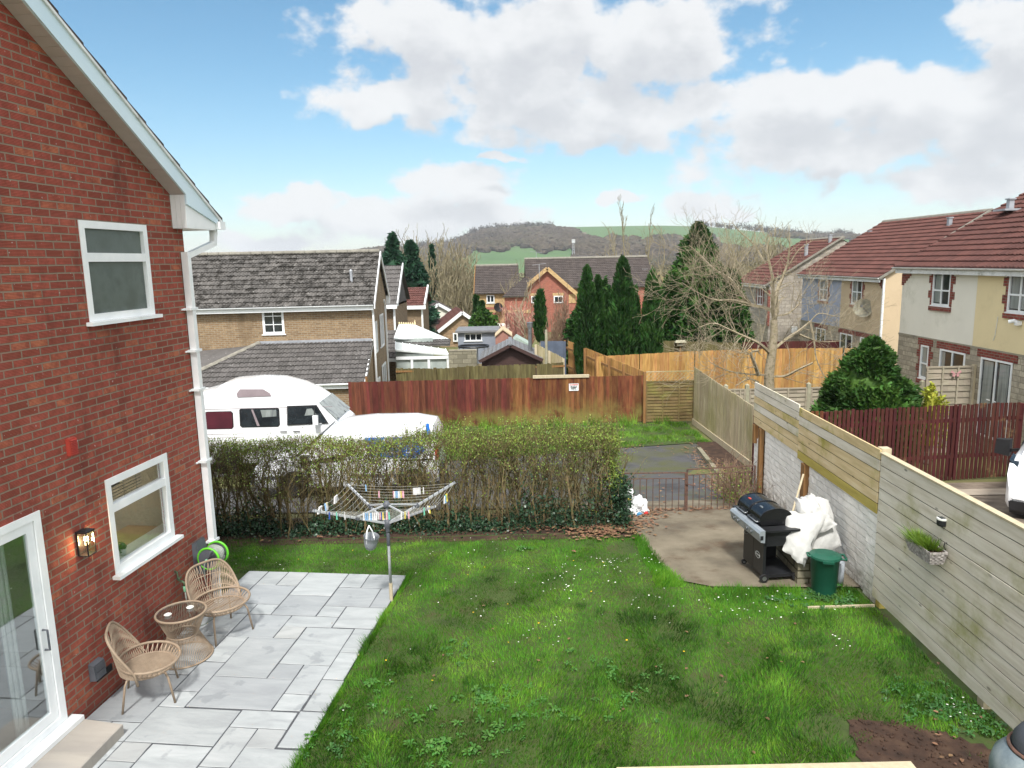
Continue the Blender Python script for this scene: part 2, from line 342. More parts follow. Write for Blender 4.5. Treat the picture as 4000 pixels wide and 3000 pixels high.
# ---------------------------------------------------------------- mesh builder
V = Vector
class MB:
    def __init__(s): s.v = []; s.f = []; s.m = []; s.mi = 0
    def add(s, vs, fs, mi=None):
        k = len(s.v); s.v.extend([tuple(p) for p in vs])
        for f in fs: s.f.append(tuple(i + k for i in f)); s.m.append(s.mi if mi is None else mi)
        return s
    def poly(s, *p, mi=None): return s.add(p, [tuple(range(len(p)))], mi)
    def hexa(s, a, mi=None):   # eight corners, bottom four then top four
        return s.add(a, [(3, 2, 1, 0), (4, 5, 6, 7), (0, 1, 5, 4), (1, 2, 6, 5), (2, 3, 7, 6), (3, 0, 4, 7)], mi)
    def box(s, x0, x1, y0, y1, z0, z1, mi=None):
        return s.hexa([(x0, y0, z0), (x1, y0, z0), (x1, y1, z0), (x0, y1, z0), (x0, y0, z1), (x1, y0, z1), (x1, y1, z1), (x0, y1, z1)], mi)
    def fb(s, o, u, n, u0, u1, z0, z1, d0, d1, mi=None):   # box in a wall's frame: along u, up, out along n
        o, u, n = V(o), V(u), V(n); z = V((0, 0, 1))
        P = lambda a, b, c: o + u * a + z * b + n * c
        return s.hexa([P(u0, z0, d0), P(u1, z0, d0), P(u1, z0, d1), P(u0, z0, d1), P(u0, z1, d0), P(u1, z1, d0), P(u1, z1, d1), P(u0, z1, d1)], mi)
    def bar(s, a, b, w, h, up=(0, 0, 1), mi=None):
        a, b = V(a), V(b); d = (b - a).normalized(); u = V(up)
        if abs(d.dot(u)) > 0.98: u = V((1, 0, 0))
        x = d.cross(u).normalized() * w / 2; y = x.cross(d).normalized() * h / 2
        return s.hexa([a - x - y, a + x - y, a + x + y, a - x + y, b - x - y, b + x - y, b + x + y, b - x + y], mi)
    def tube(s, pts, r, n=8, closed=False, mi=None, cap=True):
        pts = [V(p) for p in pts]; k = len(s.v); N = len(pts)
        rs = r if isinstance(r, (list, tuple)) else [r] * N
        up = None
        for i, p in enumerate(pts):
            if closed: d = pts[(i + 1) % N] - pts[i - 1]
            else: d = pts[min(i + 1, N - 1)] - pts[max(i - 1, 0)]
            d = d.normalized() if d.length > 1e-9 else V((0, 0, 1))
            if up is None: up = d.orthogonal().normalized()
            up = (up - d * up.dot(d)); up = up.normalized() if up.length > 1e-6 else d.orthogonal().normalized()
            q = d.cross(up)
            for j in range(n):
                a = 2 * pi * j / n
                s.v.append(tuple(p + (up * cos(a) + q * sin(a)) * rs[i]))
        mm = s.mi if mi is None else mi
        for i in range(N if closed else N - 1):
            for j in range(n):
                a = k + i * n + j; b = k + i * n + (j + 1) % n
                c = k + ((i + 1) % N) * n + (j + 1) % n; d = k + ((i + 1) % N) * n + j
                s.f.append((a, b, c, d)); s.m.append(mm)
        if cap and not closed:
            s.f.append(tuple(k + j for j in range(n - 1, -1, -1))); s.m.append(mm)
            s.f.append(tuple(k + (N - 1) * n + j for j in range(n))); s.m.append(mm)
        return s
    def lathe(s, prof, c=(0, 0, 0), n=24, mi=None, axis='Z', cap=True):
        k = len(s.v); mm = s.mi if mi is None else mi
        for r, h in prof:
            for j in range(n):
                a = 2 * pi * j / n; p = (r * cos(a), r * sin(a), h)
                if axis == 'Y': p = (p[0], p[2], p[1])
                if axis == 'X': p = (p[2], p[0], p[1])
                s.v.append((p[0] + c[0], p[1] + c[1], p[2] + c[2]))
        for i in range(len(prof) - 1):
            for j in range(n):
                s.f.append((k + i * n + j, k + i * n + (j + 1) % n, k + (i + 1) * n + (j + 1) % n, k + (i + 1) * n + j)); s.m.append(mm)
        if cap:
            s.f.append(tuple(k + j for j in range(n - 1, -1, -1))); s.m.append(mm)
            s.f.append(tuple(k + (len(prof) - 1) * n + j for j in range(n))); s.m.append(mm)
        return s
    def prism(s, pts, ext, mi=None):   # planar outline pushed along ext
        e = V(ext); n = len(pts); a = [V(p) for p in pts]
        s.add(a + [p + e for p in a], [tuple(range(n - 1, -1, -1)), tuple(range(n, 2 * n))] + [(i, (i + 1) % n, n + (i + 1) % n, n + i) for i in range(n)], mi)
        return s
    def blob(s, c, r, sub=2, amp=0.15, fr=2.0, mi=None, seed=0):
        import bmesh
        bm = bmesh.new(); bmesh.ops.create_icosphere(bm, subdivisions=sub, radius=1.0)
        rr = r if isinstance(r, (tuple, list)) else (r, r, r)
        vs = []
        for v in bm.verts:
            k = 1 + amp * noise.noise(v.co * fr + V((seed, seed * 1.7, 0)))
            vs.append((c[0] + v.co.x * rr[0] * k, c[1] + v.co.y * rr[1] * k, c[2] + v.co.z * rr[2] * k))
        s.add(vs, [tuple(v.index for v in f.verts) for f in bm.faces], mi); bm.free(); return s
    def build(s, name, mats, parent=None, local=False, smooth=False):
        me = bpy.data.meshes.new(name); me.from_pydata(s.v, [], s.f)
        if not isinstance(mats, (list, tuple)): mats = [mats]
        for m in mats: me.materials.append(MT[m] if isinstance(m, str) else m)
        me.polygons.foreach_set('material_index', s.m)
        if smooth: me.polygons.foreach_set('use_smooth', [True] * len(s.f))
        me.update(); return link(name, me, parent, local)
_EM = {}
def link(name, me, parent=None, local=False):
    o = bpy.data.objects.new(name, me); COL.objects.link(o)
    if parent is not None:
        o.parent = parent
        if not local and parent.name in _EM: o.matrix_parent_inverse = _EM[parent.name].inverted()
    return o
def empty(name, loc, rz=0.0, **kw):
    o = bpy.data.objects.new(name, None); COL.objects.link(o)
    o.location = loc; o.rotation_euler = (0, 0, rz); o.empty_display_size = 0.2
    _EM[o.name] = Matrix.Translation(loc) @ Matrix.Rotation(rz, 4, 'Z')
    if kw: tag(o, **kw)
    return o
def tag(o, label=None, cat=None, group=None, kind=None):
    if label: o['label'] = label
    if cat: o['category'] = cat
    if group: o['group'] = group
    if kind: o['kind'] = kind
    return o
def kids(o): return [c for c in bpy.data.objects if c.parent == o]
def copy_tree(o, parent=None, table=None):
    if table is None:
        table = {}
        for c in bpy.data.objects:
            if c.parent: table.setdefault(c.parent.name, []).append(c)
    c = o.copy(); COL.objects.link(c)
    if parent is not None: c.parent = parent
    for ch_ in table.get(o.name, []): copy_tree(ch_, c, table)
    return c
def np_mesh(name, verts, faces_n, mats, parent=None, local=False, vcount=None):
    """fast mesh: verts (N,3); every face has faces_n consecutive vertices"""
    N = len(verts); F = N // faces_n
    me = bpy.data.meshes.new(name)
    me.vertices.add(N); me.vertices.foreach_set('co', np.asarray(verts, np.float32).ravel())
    me.loops.add(N); me.loops.foreach_set('vertex_index', np.arange(N, dtype=np.int32))
    me.polygons.add(F); me.polygons.foreach_set('loop_start', np.arange(0, N, faces_n, dtype=np.int32))
    me.polygons.foreach_set('loop_total', np.full(F, faces_n, np.int32))
    me.update(calc_edges=True)
    if not isinstance(mats, (list, tuple)): mats = [mats]
    for m in mats: me.materials.append(MT[m] if isinstance(m, str) else m)
    return link(name, me, parent, local)
def text(parent, body, loc, size, rot, mat, name='lettering', local=False, extr=0.001, bold=0.0):
    cu = bpy.data.curves.new('txt', 'FONT'); cu.body = body; cu.size = size; cu.extrude = extr
    cu.align_x = 'CENTER'; cu.align_y = 'CENTER'; cu.offset = bold; cu.resolution_u = 2
    tmp = bpy.data.objects.new('txt', cu); COL.objects.link(tmp)
    dg = bpy.context.evaluated_depsgraph_get()
    me = bpy.data.meshes.new_from_object(tmp.evaluated_get(dg))
    bpy.data.objects.remove(tmp)
    me.materials.clear(); me.materials.append(MT[mat])
    me.transform(Matrix.Translation(loc) @ rot)
    me.name = name
    return link(name, me, parent, local)
def leaf_quads(cent, size, up_bias=0.0, elong=1.0, rng=RNG, flat=0.0):
    """random little quads around the points in cent (N,3); size scalar or (N,)"""
    n = len(cent); a = rng.normal(size=(n, 3)); a[:, 2] += up_bias; a /= np.linalg.norm(a, axis=1)[:, None]
    b = rng.normal(size=(n, 3)); b -= (b * a).sum(1)[:, None] * a; b /= np.linalg.norm(b, axis=1)[:, None]
    sz = (np.ones(n) * size)[:, None] * rng.uniform(0.6, 1.3, (n, 1))
    A = a * sz * elong * 0.5; B = b * sz * 0.5
    q = np.stack([cent - A, cent + B * 0.9 - A * 0.1, cent + A, cent - B * 0.9 + A * 0.1], 1)
    return q.reshape(-1, 3)

# ================================================================ terrain
GP = [(-400, 0), (9.6, 0), (11.8, -0.1), (13.4, -0.3), (15.7, -0.7), (18, -1.0), (25, -1.3), (33, -1.6), (60, -2.2), (90, -3.2), (200, -5), (400, -6), (700, -6)]
_gx = [p[0] for p in GP]; _gz = [p[1] for p in GP]
RIDGE = [(-59.88,44.38),(-34.63,35.58),(-20.75,29.17),(-11.58,27.77),(-9.65,33.07),(-7.70,30.80),(-4.46,38.85),(-2.91,54.80),(-1.93,62.43),(-0.54,64.61),(1.50,65.46),(4.75,66.49),(7.59,66.14),(11.30,65.00),(14.63,61.12),(16.43,55.60),(20.75,41.39),(22.41,36.11),(24.67,36.08),(27.73,25.96),(35.02,12.38),(60.29,-5.74)]
_ra = [r[0] for r in RIDGE]; _rz = [r[1] for r in RIDGE]
def gz(x, y):
    d = np.hypot(x, y)
    base = np.interp(np.where(d > 120, d, y), _gx, _gz)
    a = np.degrees(np.arctan2(x, y))
    t = np.clip((d - 700) / 700, 0, 1)
    rz = np.interp(a, _ra, _rz)
    hill = (rz + 6) * t
    fall = np.clip((d - 1400) / 1500, 0, 1) * rz * 0.6
    return base + np.where(d > 700, hill - fall, 0.0)
GZ = lambda x, y: float(gz(np.float64(x), np.float64(y)))

def sheet(name, mat, poly, dz, step=0.5, z=None, struct=True):
    """a sheet that follows the ground inside an outline, dz above it"""
    import bmesh
    bm = bmesh.new()
    vs = [bm.verts.new((p[0], p[1], 0)) for p in poly]; bm.faces.new(vs)
    xs = [p[0] for p in poly]; ys = [p[1] for p in poly]
    for lo, hi, ax in ((min(xs), max(xs), 0), (min(ys), max(ys), 1)):
        k = lo + step
        while k < hi:
            n_ = (1, 0, 0) if ax == 0 else (0, 1, 0); c_ = (k, 0, 0) if ax == 0 else (0, k, 0)
            bmesh.ops.bisect_plane(bm, geom=bm.verts[:] + bm.edges[:] + bm.faces[:], plane_co=c_, plane_no=n_)
            k += step
    for v in bm.verts: v.co.z = (GZ(v.co.x, v.co.y) if z is None else z) + dz
    bmesh.ops.recalc_face_normals(bm, faces=bm.faces)
    me = bpy.data.meshes.new(name); bm.to_mesh(me); bm.free()
    if me.polygons and me.polygons[0].normal.z < 0: me.flip_normals()
    me.materials.append(MT[mat] if isinstance(mat, str) else mat)
    o = link(name, me)
    if struct: o['kind'] = 'structure'
    return o

MT['earth'] = pm('valley_ground', [C('4d4a30'), C('5f6238'), C('6a5d42')], 0.15, 0.95, detail=8)
MT['field'] = pm('pasture', [C('3d5830'), C('466334'), C('495d37')], 0.01, 0.95)
MT['woodfloor'] = pm('wood_floor', [C('5a4f45'), C('6b5f52')], 0.02, 0.95)
# one sheet out to the horizon (polar grid round the origin), pasture and wood floor on the hill
def make_ground():
    az_ = np.radians(np.concatenate([np.linspace(-180, -46, 30), np.linspace(-44, 44, 177), np.linspace(46, 178, 29)]))
    ds = np.array([0.01, 3, 6, 9.6, 10.7, 11.8, 12.6, 13.4, 14.5, 15.7, 18, 21, 25, 29, 33, 40, 50, 60, 75, 90, 130, 200, 300, 400, 550, 700, 747, 800, 850, 900, 950, 1000, 1050, 1100, 1150, 1200, 1250, 1300, 1350, 1380, 1400, 1500, 1900, 2900, 3600.])
    # straight rows across the view near by, rings farther off
    vs = []
    for d in ds:
        for a in az_:
            x, y = d * sin(a), d * cos(a); vs.append((x, y, GZ(x, y) - 0.02))
    na = len(az_); fs = []; mi = []
    for i in range(len(ds) - 1):
        for j in range(na):
            j2 = (j + 1) % na
            fs.append((i * na + j, (i + 1) * na + j, (i + 1) * na + j2, i * na + j2))
            a = math.degrees(az_[j]); d = ds[i]; t = (d - 700) / 700; m_ = 0
            if d >= 690: m_ = 1 if is_field(a, t) else 2
            mi.append(m_)
    me = bpy.data.meshes.new('ground'); me.from_pydata(vs, [], fs)
    for k in ('earth', 'field', 'woodfloor'): me.materials.append(MT[k])
    me.polygons.foreach_set('material_index', mi); me.update()
    if me.polygons[200].normal.z < 0: me.flip_normals()
    tag(link('ground', me), kind='structure')
def is_field(a, t):
    w_ = 0.05 * sin(a * 1.7) + 0.03 * sin(a * 4.1)
    if 3.2 < a < 19.5 and 0.55 + w_ < t: return t > 0.55 + w_ + max(0, (7.0 - a)) * 0.12
    if -5 < a < 5.0 and -0.1 < t < 0.40 + w_ - abs(a) * 0.02: return True
    if 15.5 < a < 25 and 0.35 + w_ < t < 0.82: return True
    if -40 < a < -12: return t > 0.4
    if a > 28: return t > 0.3
    return False
make_ground()

# ================================================================ back garden floor
HA = radians(6.5); HC = (-4.087,9.272)      # far corner of the brick house and its heading
def toloc(x, y):
    dx_, dy_ = x - HC[0], y - HC[1]
    return dx_ * cos(HA) - dy_ * sin(HA), dx_ * sin(HA) + dy_ * cos(HA)
def toworld(lx, s): return HC[0] + lx * cos(HA) + s * sin(HA), HC[1] - lx * sin(HA) + s * cos(HA)

MT['lawnbase'] = pm('lawn_soil_and_moss', [C('2f3a1b'), C('3c4c20'), C('413c24')], 3.0, 0.95, bump=0.6, bscale=40)
MT['soil'] = pm('bare_soil', [C('2c2019'), C('3d2c22'), C('4d3b2d')], 5.0, 0.95, bump=0.9, bscale=25)
MT['asphalt'] = pm('old_asphalt', [C('38383a'), C('4c4c4e'), C('45443f')], 1.2, 0.9, bump=0.4, bscale=150, stain=(C('4b4d30'), 0.55, 0.45, 0.66, None, None))
MT['pathconc'] = pm('worn_exposed_concrete', [C('574f43'), C('6f6757'), C('807766')], 1.6, 0.9, bump=0.7, bscale=120, stain=(C('5a4c3c'), 1.7, 0.5, 0.7, None, None), detail=9)
PATIO_W, PATIO_T, PATIO_B = 2.41, 0.93, -6.2
CONC = [(2.04, 13.25), (2.08, 11.5), (2.18, 10.1), (2.30, 9.58), (2.7, 9.36), (3.6, 9.3), (4.72, 9.25), (4.76, 13.35)]
SOIL0 = [(3.2, 6.42), (3.7, 6.36), (4.2, 6.05), (4.6, 5.7), (4.6, 4.6), (2.9, 4.6), (3.0, 5.6)]
SOIL = []
for _i in range(7):
    for _k in range(8):
        _a, _b = SOIL0[_i], SOIL0[(_i + 1) % 7]; _f = _k / 8
        SOIL.append((_a[0] + (_b[0] - _a[0]) * _f + .035 * sin(_i * 9 + _k * 2.3), _a[1] + (_b[1] - _a[1]) * _f + .04 * sin(_i * 5 + _k * 3.1)))
def inpoly(x, y, P):
    c = np.zeros(np.shape(x), bool); n = len(P)
    for i in range(n):
        x0, y0 = P[i]; x1, y1 = P[(i + 1) % n]
        if y0 == y1: continue
        c ^= ((y0 > y) != (y1 > y)) & (x < (x1 - x0) * (y - y0) / (y1 - y0) + x0)
    return c
sheet('lawn_soil', 'lawnbase', [(-9, 11.75), (-9, 9.5), (-4.3, 9.5), (-5.2, 3), (4.9, 3), (4.9, 9.4), (4.78, 11.75)], 0.006)
sheet('soil_strip', 'soil', [(-9, 13.3), (-9, 11.45), (2.05, 11.45), (2.05, 13.3)], 0.012)
sheet('soil_bed', 'soil', SOIL, 0.02)
sheet('concrete_path', 'pathconc', CONC, 0.03)
sheet('asphalt_yard', 'asphalt', [(-26, 13.9), (4.85, 13.9), (5.5, 17), (5.65, 21.9), (3.2, 21.4), (1.0, 20.8), (-26, 20.0)], 0.01, 0.8)
sheet('concrete_apron', 'pathconc', [(1.2, 13.3), (4.75, 13.3), (4.8, 14.35), (1.2, 14.25)], 0.03)
sheet('verge', 'lawnbase', [(-26, 19.8), (-2, 19.9), (1.0, 20.6), (3.2, 21.2), (5.7, 21.7), (6.2, 25.1), (-26, 25.1)], 0.03, 0.8)
sheet('neighbour_drive', pm('gravelly_drive', [C('5a5047'), C('786c5f'), C('8f8474')], 2.2, 0.95, bump=0.8, bscale=90, detail=9), [(4.95, 8), (16, 8), (16, 16.0), (4.95, 16.0)], 0.012, 0.8)
sheet('neighbour_slabs', pm('pale_paving_slabs', [C('94897b'), C('a99d8e')], 2.0, 0.9, bump=0.3), [(6.5, 14.3), (13, 14.1), (13, 14.9), (6.5, 15.1)], 0.03, 0.8)

# kerb of pale concrete along the right of the yard
kb = MB()
for (a, b) in (((4.75, 14.6), (5.15, 17.6)), ((5.15, 17.62), (5.45, 20.7))):
    kb.bar((a[0], a[1], GZ(*a) + 0.05), (b[0], b[1], GZ(*b) + 0.05), 0.12, 0.16)
tag(kb.build('kerb', 'planterblock'), kind='structure')
sheet('soil_verge', 'soil', [(4.8, 14.4), (5.2, 17.6), (5.5, 20.7), (5.7, 21.8), (6.35, 21.8), (6.1, 18), (5.6, 14.4)], 0.035)

# ---- patio: sandstone slabs in four sizes with dark joints (slab pattern stays in one mesh)
def slab_mat():
    m, t, b = base_mat('grey_sandstone')
    co = t.new('ShaderNodeTexCoord').outputs['Object']
    g = t.new('ShaderNodeNewGeometry').outputs['Random Per Island']
    st = t.vmath('ADD', t.vmath('MULTIPLY', co, (1.0, 3.5, 1)), t.comb(t.math('MULTIPLY', g, 30), t.math('MULTIPLY', g, 17), 0))
    col = t.ramp(t.noise(st, 1.6, 8.0, 0.62, dist=0.6), [(0.3, C('8d9193')), (0.5, C('9ba0a1')), (0.68, C('a7abac'))])
    col = t.mix(t.math('MULTIPLY', t.smooth(t.math('FRACT', t.math('MULTIPLY', g, 9.7)), 0.55, 0.95), 0.5), col, C('84888c'))
    col = t.mix(t.math('MULTIPLY', t.smooth(t.math('FRACT', t.math('MULTIPLY', g, 23.1)), 0.8, 0.95), 0.15), col, C('a69f94'))
    col = vary(t, col, 0.12)
    blot = t.smooth(t.noise(co, 2.9, 4.0, 0.55), 0.60, 0.66)
    col = t.mix(t.math('MULTIPLY', blot, 0.42), col, C('6f7478'))
    t.put(b.inputs['Base Color'], col); b.inputs['Roughness'].default_value = 0.7
    bn = t.new('ShaderNodeBump'); bn.inputs['Strength'].default_value = 0.35; bn.inputs['Distance'].default_value = 0.01
    t.put(bn.inputs['Height'], t.noise(st, 6.0, 6.0)); t.l.new(bn.outputs[0], b.inputs['Normal'])
    return m
MT['slab'] = slab_mat()
MT['joint'] = pm('dark_slab_joint', [C('3e4043'), C('505357')], 20, 0.95)
SL = [(0, .31, .93, .48), (.31, .62, .93, .48), (.62, .93, .93, .48), (.93, 1.54, .93, .2), (1.54, 1.86, .93, .48), (1.86, 2.41, .93, .48),
      (0, .31, .48, -.37), (.31, .93, .48, -.09), (1.54, 2.16, .48, -.08), (2.16, 2.40, .48, -.08), (.93, 1.54, .2, -.37), (1.54, 1.85, -.08, -.37), (1.85, 2.39, -.08, -.64),
      (.62, .93, -.09, -.37), (.31, .62, -.09, -.37), (1.22, 1.85, -.37, -.65), (.62, 1.22, -.37, -.94), (0, .62, -.37, -.94), (1.22, 1.53, -.65, -.94), (1.53, 2.15, -.65, -1.49), (2.15, 2.38, -.65, -1.2),
      (2.15, 2.40, -1.2, -1.76), (.91, 1.53, -.94, -1.79), (.62, .91, -.94, -1.51), (0, .62, -.94, -1.51), (.62, .91, -1.51, -2.09), (0, .62, -1.51, -1.79), (1.53, 1.84, -1.49, -1.79), (1.84, 2.15, -1.49, -2.05),
      (.91, 1.84, -1.79, -2.35), (1.84, 2.14, -2.05, -2.34), (2.15, 2.41, -1.76, -2.32), (.62, .91, -2.09, -2.37), (0, .62, -1.79, -2.64), (.62, 1.53, -2.37, -2.93), (1.53, 2.13, -2.35, -2.63),
      (1.53, 1.83, -2.63, -3.2), (1.83, 2.13, -2.63, -2.92), (2.14, 2.42, -2.33, -2.89), (.31, .62, -2.64, -2.93), (0, .31, -2.64, -3.21), (.31, .62, -2.93, -3.5), (.62, .92, -2.93, -3.2), (.92, 1.53, -2.93, -3.5),
      (1.83, 2.42, -2.91, -3.5), (1.53, 1.83, -3.2, -3.78), (.62, .92, -3.2, -4.1), (0, .31, -3.21, -4.1), (.31, .62, -3.5, -4.1), (.92, 1.53, -3.5, -4.1), (1.83, 2.42, -3.5, -4.1), (1.53, 1.83, -3.78, -4.1),
      (0, .92, -4.1, -4.7), (.92, 1.53, -4.1, -4.7), (1.53, 2.42, -4.1, -4.7), (0, .6, -4.7, -5.6), (.6, 1.5, -4.7, -5.6), (1.5, 2.42, -4.7, -5.6)]
import bmesh
def slabs():
    mb = MB(); g = 0.007
    for x0, x1, s1, s0 in SL:
        j = lambda: random.uniform(-0.0025, 0.0025)
        x0_, x1_, s0_, s1_ = x0 + g, x1 - g, s0 + g, s1 - g
        c = 0.004; zt = 0.036 + random.uniform(-0.002, 0.002)
        low = [(x0_ + j(), s0_ + j()), (x1_ + j(), s0_ + j()), (x1_ + j(), s1_ + j()), (x0_ + j(), s1_ + j())]
        # ragged cut edges: two extra points on each side
        out = []
        for i in range(4):
            a, b = low[i], low[(i + 1) % 4]; out.append(a)
            for k in (0.33, 0.66):
                out.append((a[0] + (b[0] - a[0]) * k + j() * 1.2, a[1] + (b[1] - a[1]) * k + j() * 1.2))
        cx, cy = (x0 + x1) / 2, (s0 + s1) / 2; n = len(out)
        top = [(p[0] + (c if p[0] < cx else -c), p[1] + (c if p[1] < cy else -c), zt) for p in out]
        mb.add([(p[0], p[1], 0.01) for p in out] + [(p[0], p[1], zt - c) for p in out] + top,
               [(i, (i + 1) % n, n + (i + 1) % n, n + i) for i in range(n)] + [(n + i, n + (i + 1) % n, 2 * n + (i + 1) % n, 2 * n + i) for i in range(n)] + [tuple(range(2 * n, 3 * n))], 0)
    mb.box(0.005, 2.395, -5.59, 0.922, 0.0, 0.029, 1)
    me_o = mb.build('patio', ['slab', 'joint'])
    me_o.matrix_world = Matrix.Translation((HC[0], HC[1], 0)) @ Matrix.Rotation(-HA, 4, 'Z')
    tag(me_o, kind='structure')
slabs()
# stone step below the sliding door
st = MB()
MT['stepstone'] = pm('pale_sandstone_step', [C('938e87'), C('a29c93'), C('97938d')], 1.3, 0.7, stretch=(0.6, 3, 1), bump=0.2)
ed = [(0.02, -2.77), (0.56, -2.83), (0.57, -3.3), (0.60, -3.9), (0.58, -4.7), (0.58, -5.5), (0.02, -5.5)]
st.add([(x, y, 0.03) for x, y in ed] + [(x, y, 0.14) for x, y in ed] + [(x - .006, y - .006, 0.148) for x, y in ed],
       [(i, (i + 1) % 7, 7 + (i + 1) % 7, 7 + i) for i in range(7)] + [(7 + i, 7 + (i + 1) % 7, 14 + (i + 1) % 7, 14 + i) for i in range(7)] + [tuple(range(14, 21))])
o = st.build('doorstep', 'stepstone'); o.matrix_world = Matrix.Translation((HC[0], HC[1], 0)) @ Matrix.Rotation(-HA, 4, 'Z')
_bm = bmesh.new(); _bm.from_mesh(o.data); bmesh.ops.recalc_face_normals(_bm, faces=_bm.faces); _bm.to_mesh(o.data); _bm.free()
tag(o, kind='structure')

# ---- grass
def grass_mat(name, cols, island=0.5):
    m, t, b = base_mat(name)
    co = t.new('ShaderNodeTexCoord').outputs['Object']
    col = t.ramp(t.noise(t.vmath('MULTIPLY', co, (1, 1, 0)), 0.9, 6.0, 0.62), [(0.34, cols[0]), (0.5, cols[1]), (0.64, cols[2])])
    col = t.mix(t.math('MULTIPLY', t.smooth(t.noise(t.vmath('MULTIPLY', co, (1, 1, 0)), 2.7, 5.0, 0.7), 0.58, 0.74), 0.6), col, cols[3])
    col = vary(t, col, island, 0.04)
    t.put(b.inputs['Base Color'], col); b.inputs['Roughness'].default_value = 0.6
    b.inputs['Specular IOR Level'].default_value = 0.25
    tl = t.new('ShaderNodeBsdfTranslucent'); t.put(tl.inputs[0], col)
    mx = t.new('ShaderNodeMixShader'); mx.inputs[0].default_value = 0.28
    t.l.new(b.outputs[0], mx.inputs[1]); t.l.new(tl.outputs[0], mx.inputs[2]); t.l.new(mx.outputs[0], t.n['Material Output'].inputs[0])
    return m
MT['grass'] = grass_mat('lawn_grass', (C('375c18'), C('528a22'), C('74a432'), C('86903c')))
MT['vergegrass'] = grass_mat('verge_grass', (C('456a1e'), C('5d882a'), C('78a038'), C('8a7a4a')))
def waves(x, y, k, seed, m=16):
    r = np.random.default_rng(seed); o = 0
    for i in range(m):
        t_ = r.uniform(0, 2 * pi); q = k * 2 ** r.uniform(-1, 1.3); o = o + np.sin((x * cos(t_) + y * sin(t_)) * q + r.uniform(0, 6.3))
    return o / sqrt(m) * 1.2
def blades(n, x0, x1, y0, y1, test, hfun, wbase, rng=RNG):
    x = rng.uniform(x0, x1, n); y = rng.uniform(y0, y1, n)
    k = test(x, y); x, y = x[k], y[k]; n = len(x)
    h = hfun(x, y) * rng.uniform(0.5, 1.25, n)
    a = rng.uniform(0, 2 * pi, n); ln = rng.uniform(0.15, 0.9, n) * h
    # neighbouring blades lean alike, as trodden turf does
    a = a * 0.5 + 2.6 * waves(x, y, 2.6, 1)
    z = gz(x, y)
    w_ = wbase * rng.uniform(0.7, 1.4, n); ph = rng.uniform(0, pi, n)
    bx, by = np.cos(ph) * w_ / 2, np.sin(ph) * w_ / 2
    tx, ty = x + np.cos(a) * ln, y + np.sin(a) * ln
    q = np.stack([np.stack([x - bx, y - by, z], 1), np.stack([x + bx, y + by, z], 1), np.stack([tx, ty, z + h], 1)], 1)
    return q.reshape(-1, 3)
def lawn_test(x, y):
    lx, s = toloc(x, y)
    edge = 0.03 * np.sin(y * 9) + 0.03 * np.sin(x * 7 + y * 4)
    k = ~((lx > -0.3) & (lx < PATIO_W - 0.02 + edge * 0.6) & (s < PATIO_T - 0.01) & (s > -7))
    k &= ~((lx <= 0) & (s < 0))
    k &= ~inpoly(x + edge, y + edge, CONC) & ~inpoly(x + edge * 3 + .05 * waves(x, y, 12, 8), y + edge * 3 + .05 * waves(x, y, 12, 9), SOIL)
    k &= y < 11.62 + edge * 2 + 0.08 * np.sin(x * 3)
    k &= (x < 4.62 + 0.08 * edge)
    bare = waves(x, y, 3.0, 2) * .6
    k &= (RNG.uniform(0, 1, len(x)) > np.clip((bare - 0.72) * 2.2, 0, 0.7))
    k &= ~((y > 11.2) & (RNG.uniform(0, 1, len(x)) < (y - 11.2) * 1.6))
    return k
def lawn_h(x, y):
    tuft = waves(x, y, 6.0, 3)
    lush = np.clip((9.0 - y) / 4, 0, 1) * 0.025
    return 0.036 + 0.022 * np.clip(tuft, 0, 1) + lush
q = np.concatenate([blades(330000, -5.0, 4.7, 4.6, 11.9, lawn_test, lawn_h, 0.0068),
                    blades(9000, 2.5, 4.7, 8.5, 9.4, lambda x, y: (y < 9.33) & lawn_test(x, y), lambda x, y: 0.045 + 0.09 * np.clip((y - 8.75) * 2.5, 0, 1) * (.6 + .4 * np.sin(x * 9)), 0.008),
                    blades(60000, -2.3, -1.5, 4.6, 10.05, lambda x, y: (lambda q: (q[0] > PATIO_W - .004) & (q[0] < PATIO_W + .05) & (q[1] < .95))(toloc(x, y)) , lambda x, y: .075 + .04 * waves(x, y, 5, 11), .007),
                    blades(5000, 1.95, 2.35, 9.4, 11.5, lambda x, y: ~inpoly(x - .05, y, CONC), lambda x, y: 0.09 + x * 0, 0.008),
                    blades(16000, -9, -4.3, 9.5, 11.8, lambda x, y: (x > -60), lawn_h, 0.009)])
np_mesh('lawn_grass', q, 3, 'grass')['kind'] = 'stuff'
MT['shadegrass'] = grass_mat('shade_tone_grass', (C('234212'), C('31581a'), C('45701f'), C('5c7428')))  # long dark blades, denser near the camera: the lawn's shade as blade colour
def shade_tone_test(x, y):
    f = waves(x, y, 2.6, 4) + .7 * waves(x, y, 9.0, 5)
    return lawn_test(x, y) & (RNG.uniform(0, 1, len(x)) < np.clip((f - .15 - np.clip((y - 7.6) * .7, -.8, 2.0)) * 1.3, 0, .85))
q = blades(190000, -3, 4.7, 4.6, 11.0, shade_tone_test, lambda x, y: .062 + .02 * np.sin(x * 3 + y * 4), .0075)
np_mesh('long_shade_tone_grass', q, 3, 'shadegrass')['kind'] = 'stuff'
q = blades(70000, -8, 6.1, 19.9, 25.2, lambda x, y: y > np.interp(x, [-2, 1, 3.2, 5.7], [20.0, 20.7, 21.3, 21.8]) + .12 * np.sin(x * 5), lambda x, y: 0.09 + 0.05 * np.sin(x * 3) * np.sin(y * 4) + 0.35 * np.clip((y - 24.9) * 4, 0, 1) * (np.sin(x * 5) > 0), 0.02)
np_mesh('verge_grass', q, 3, 'vergegrass')['kind'] = 'stuff'

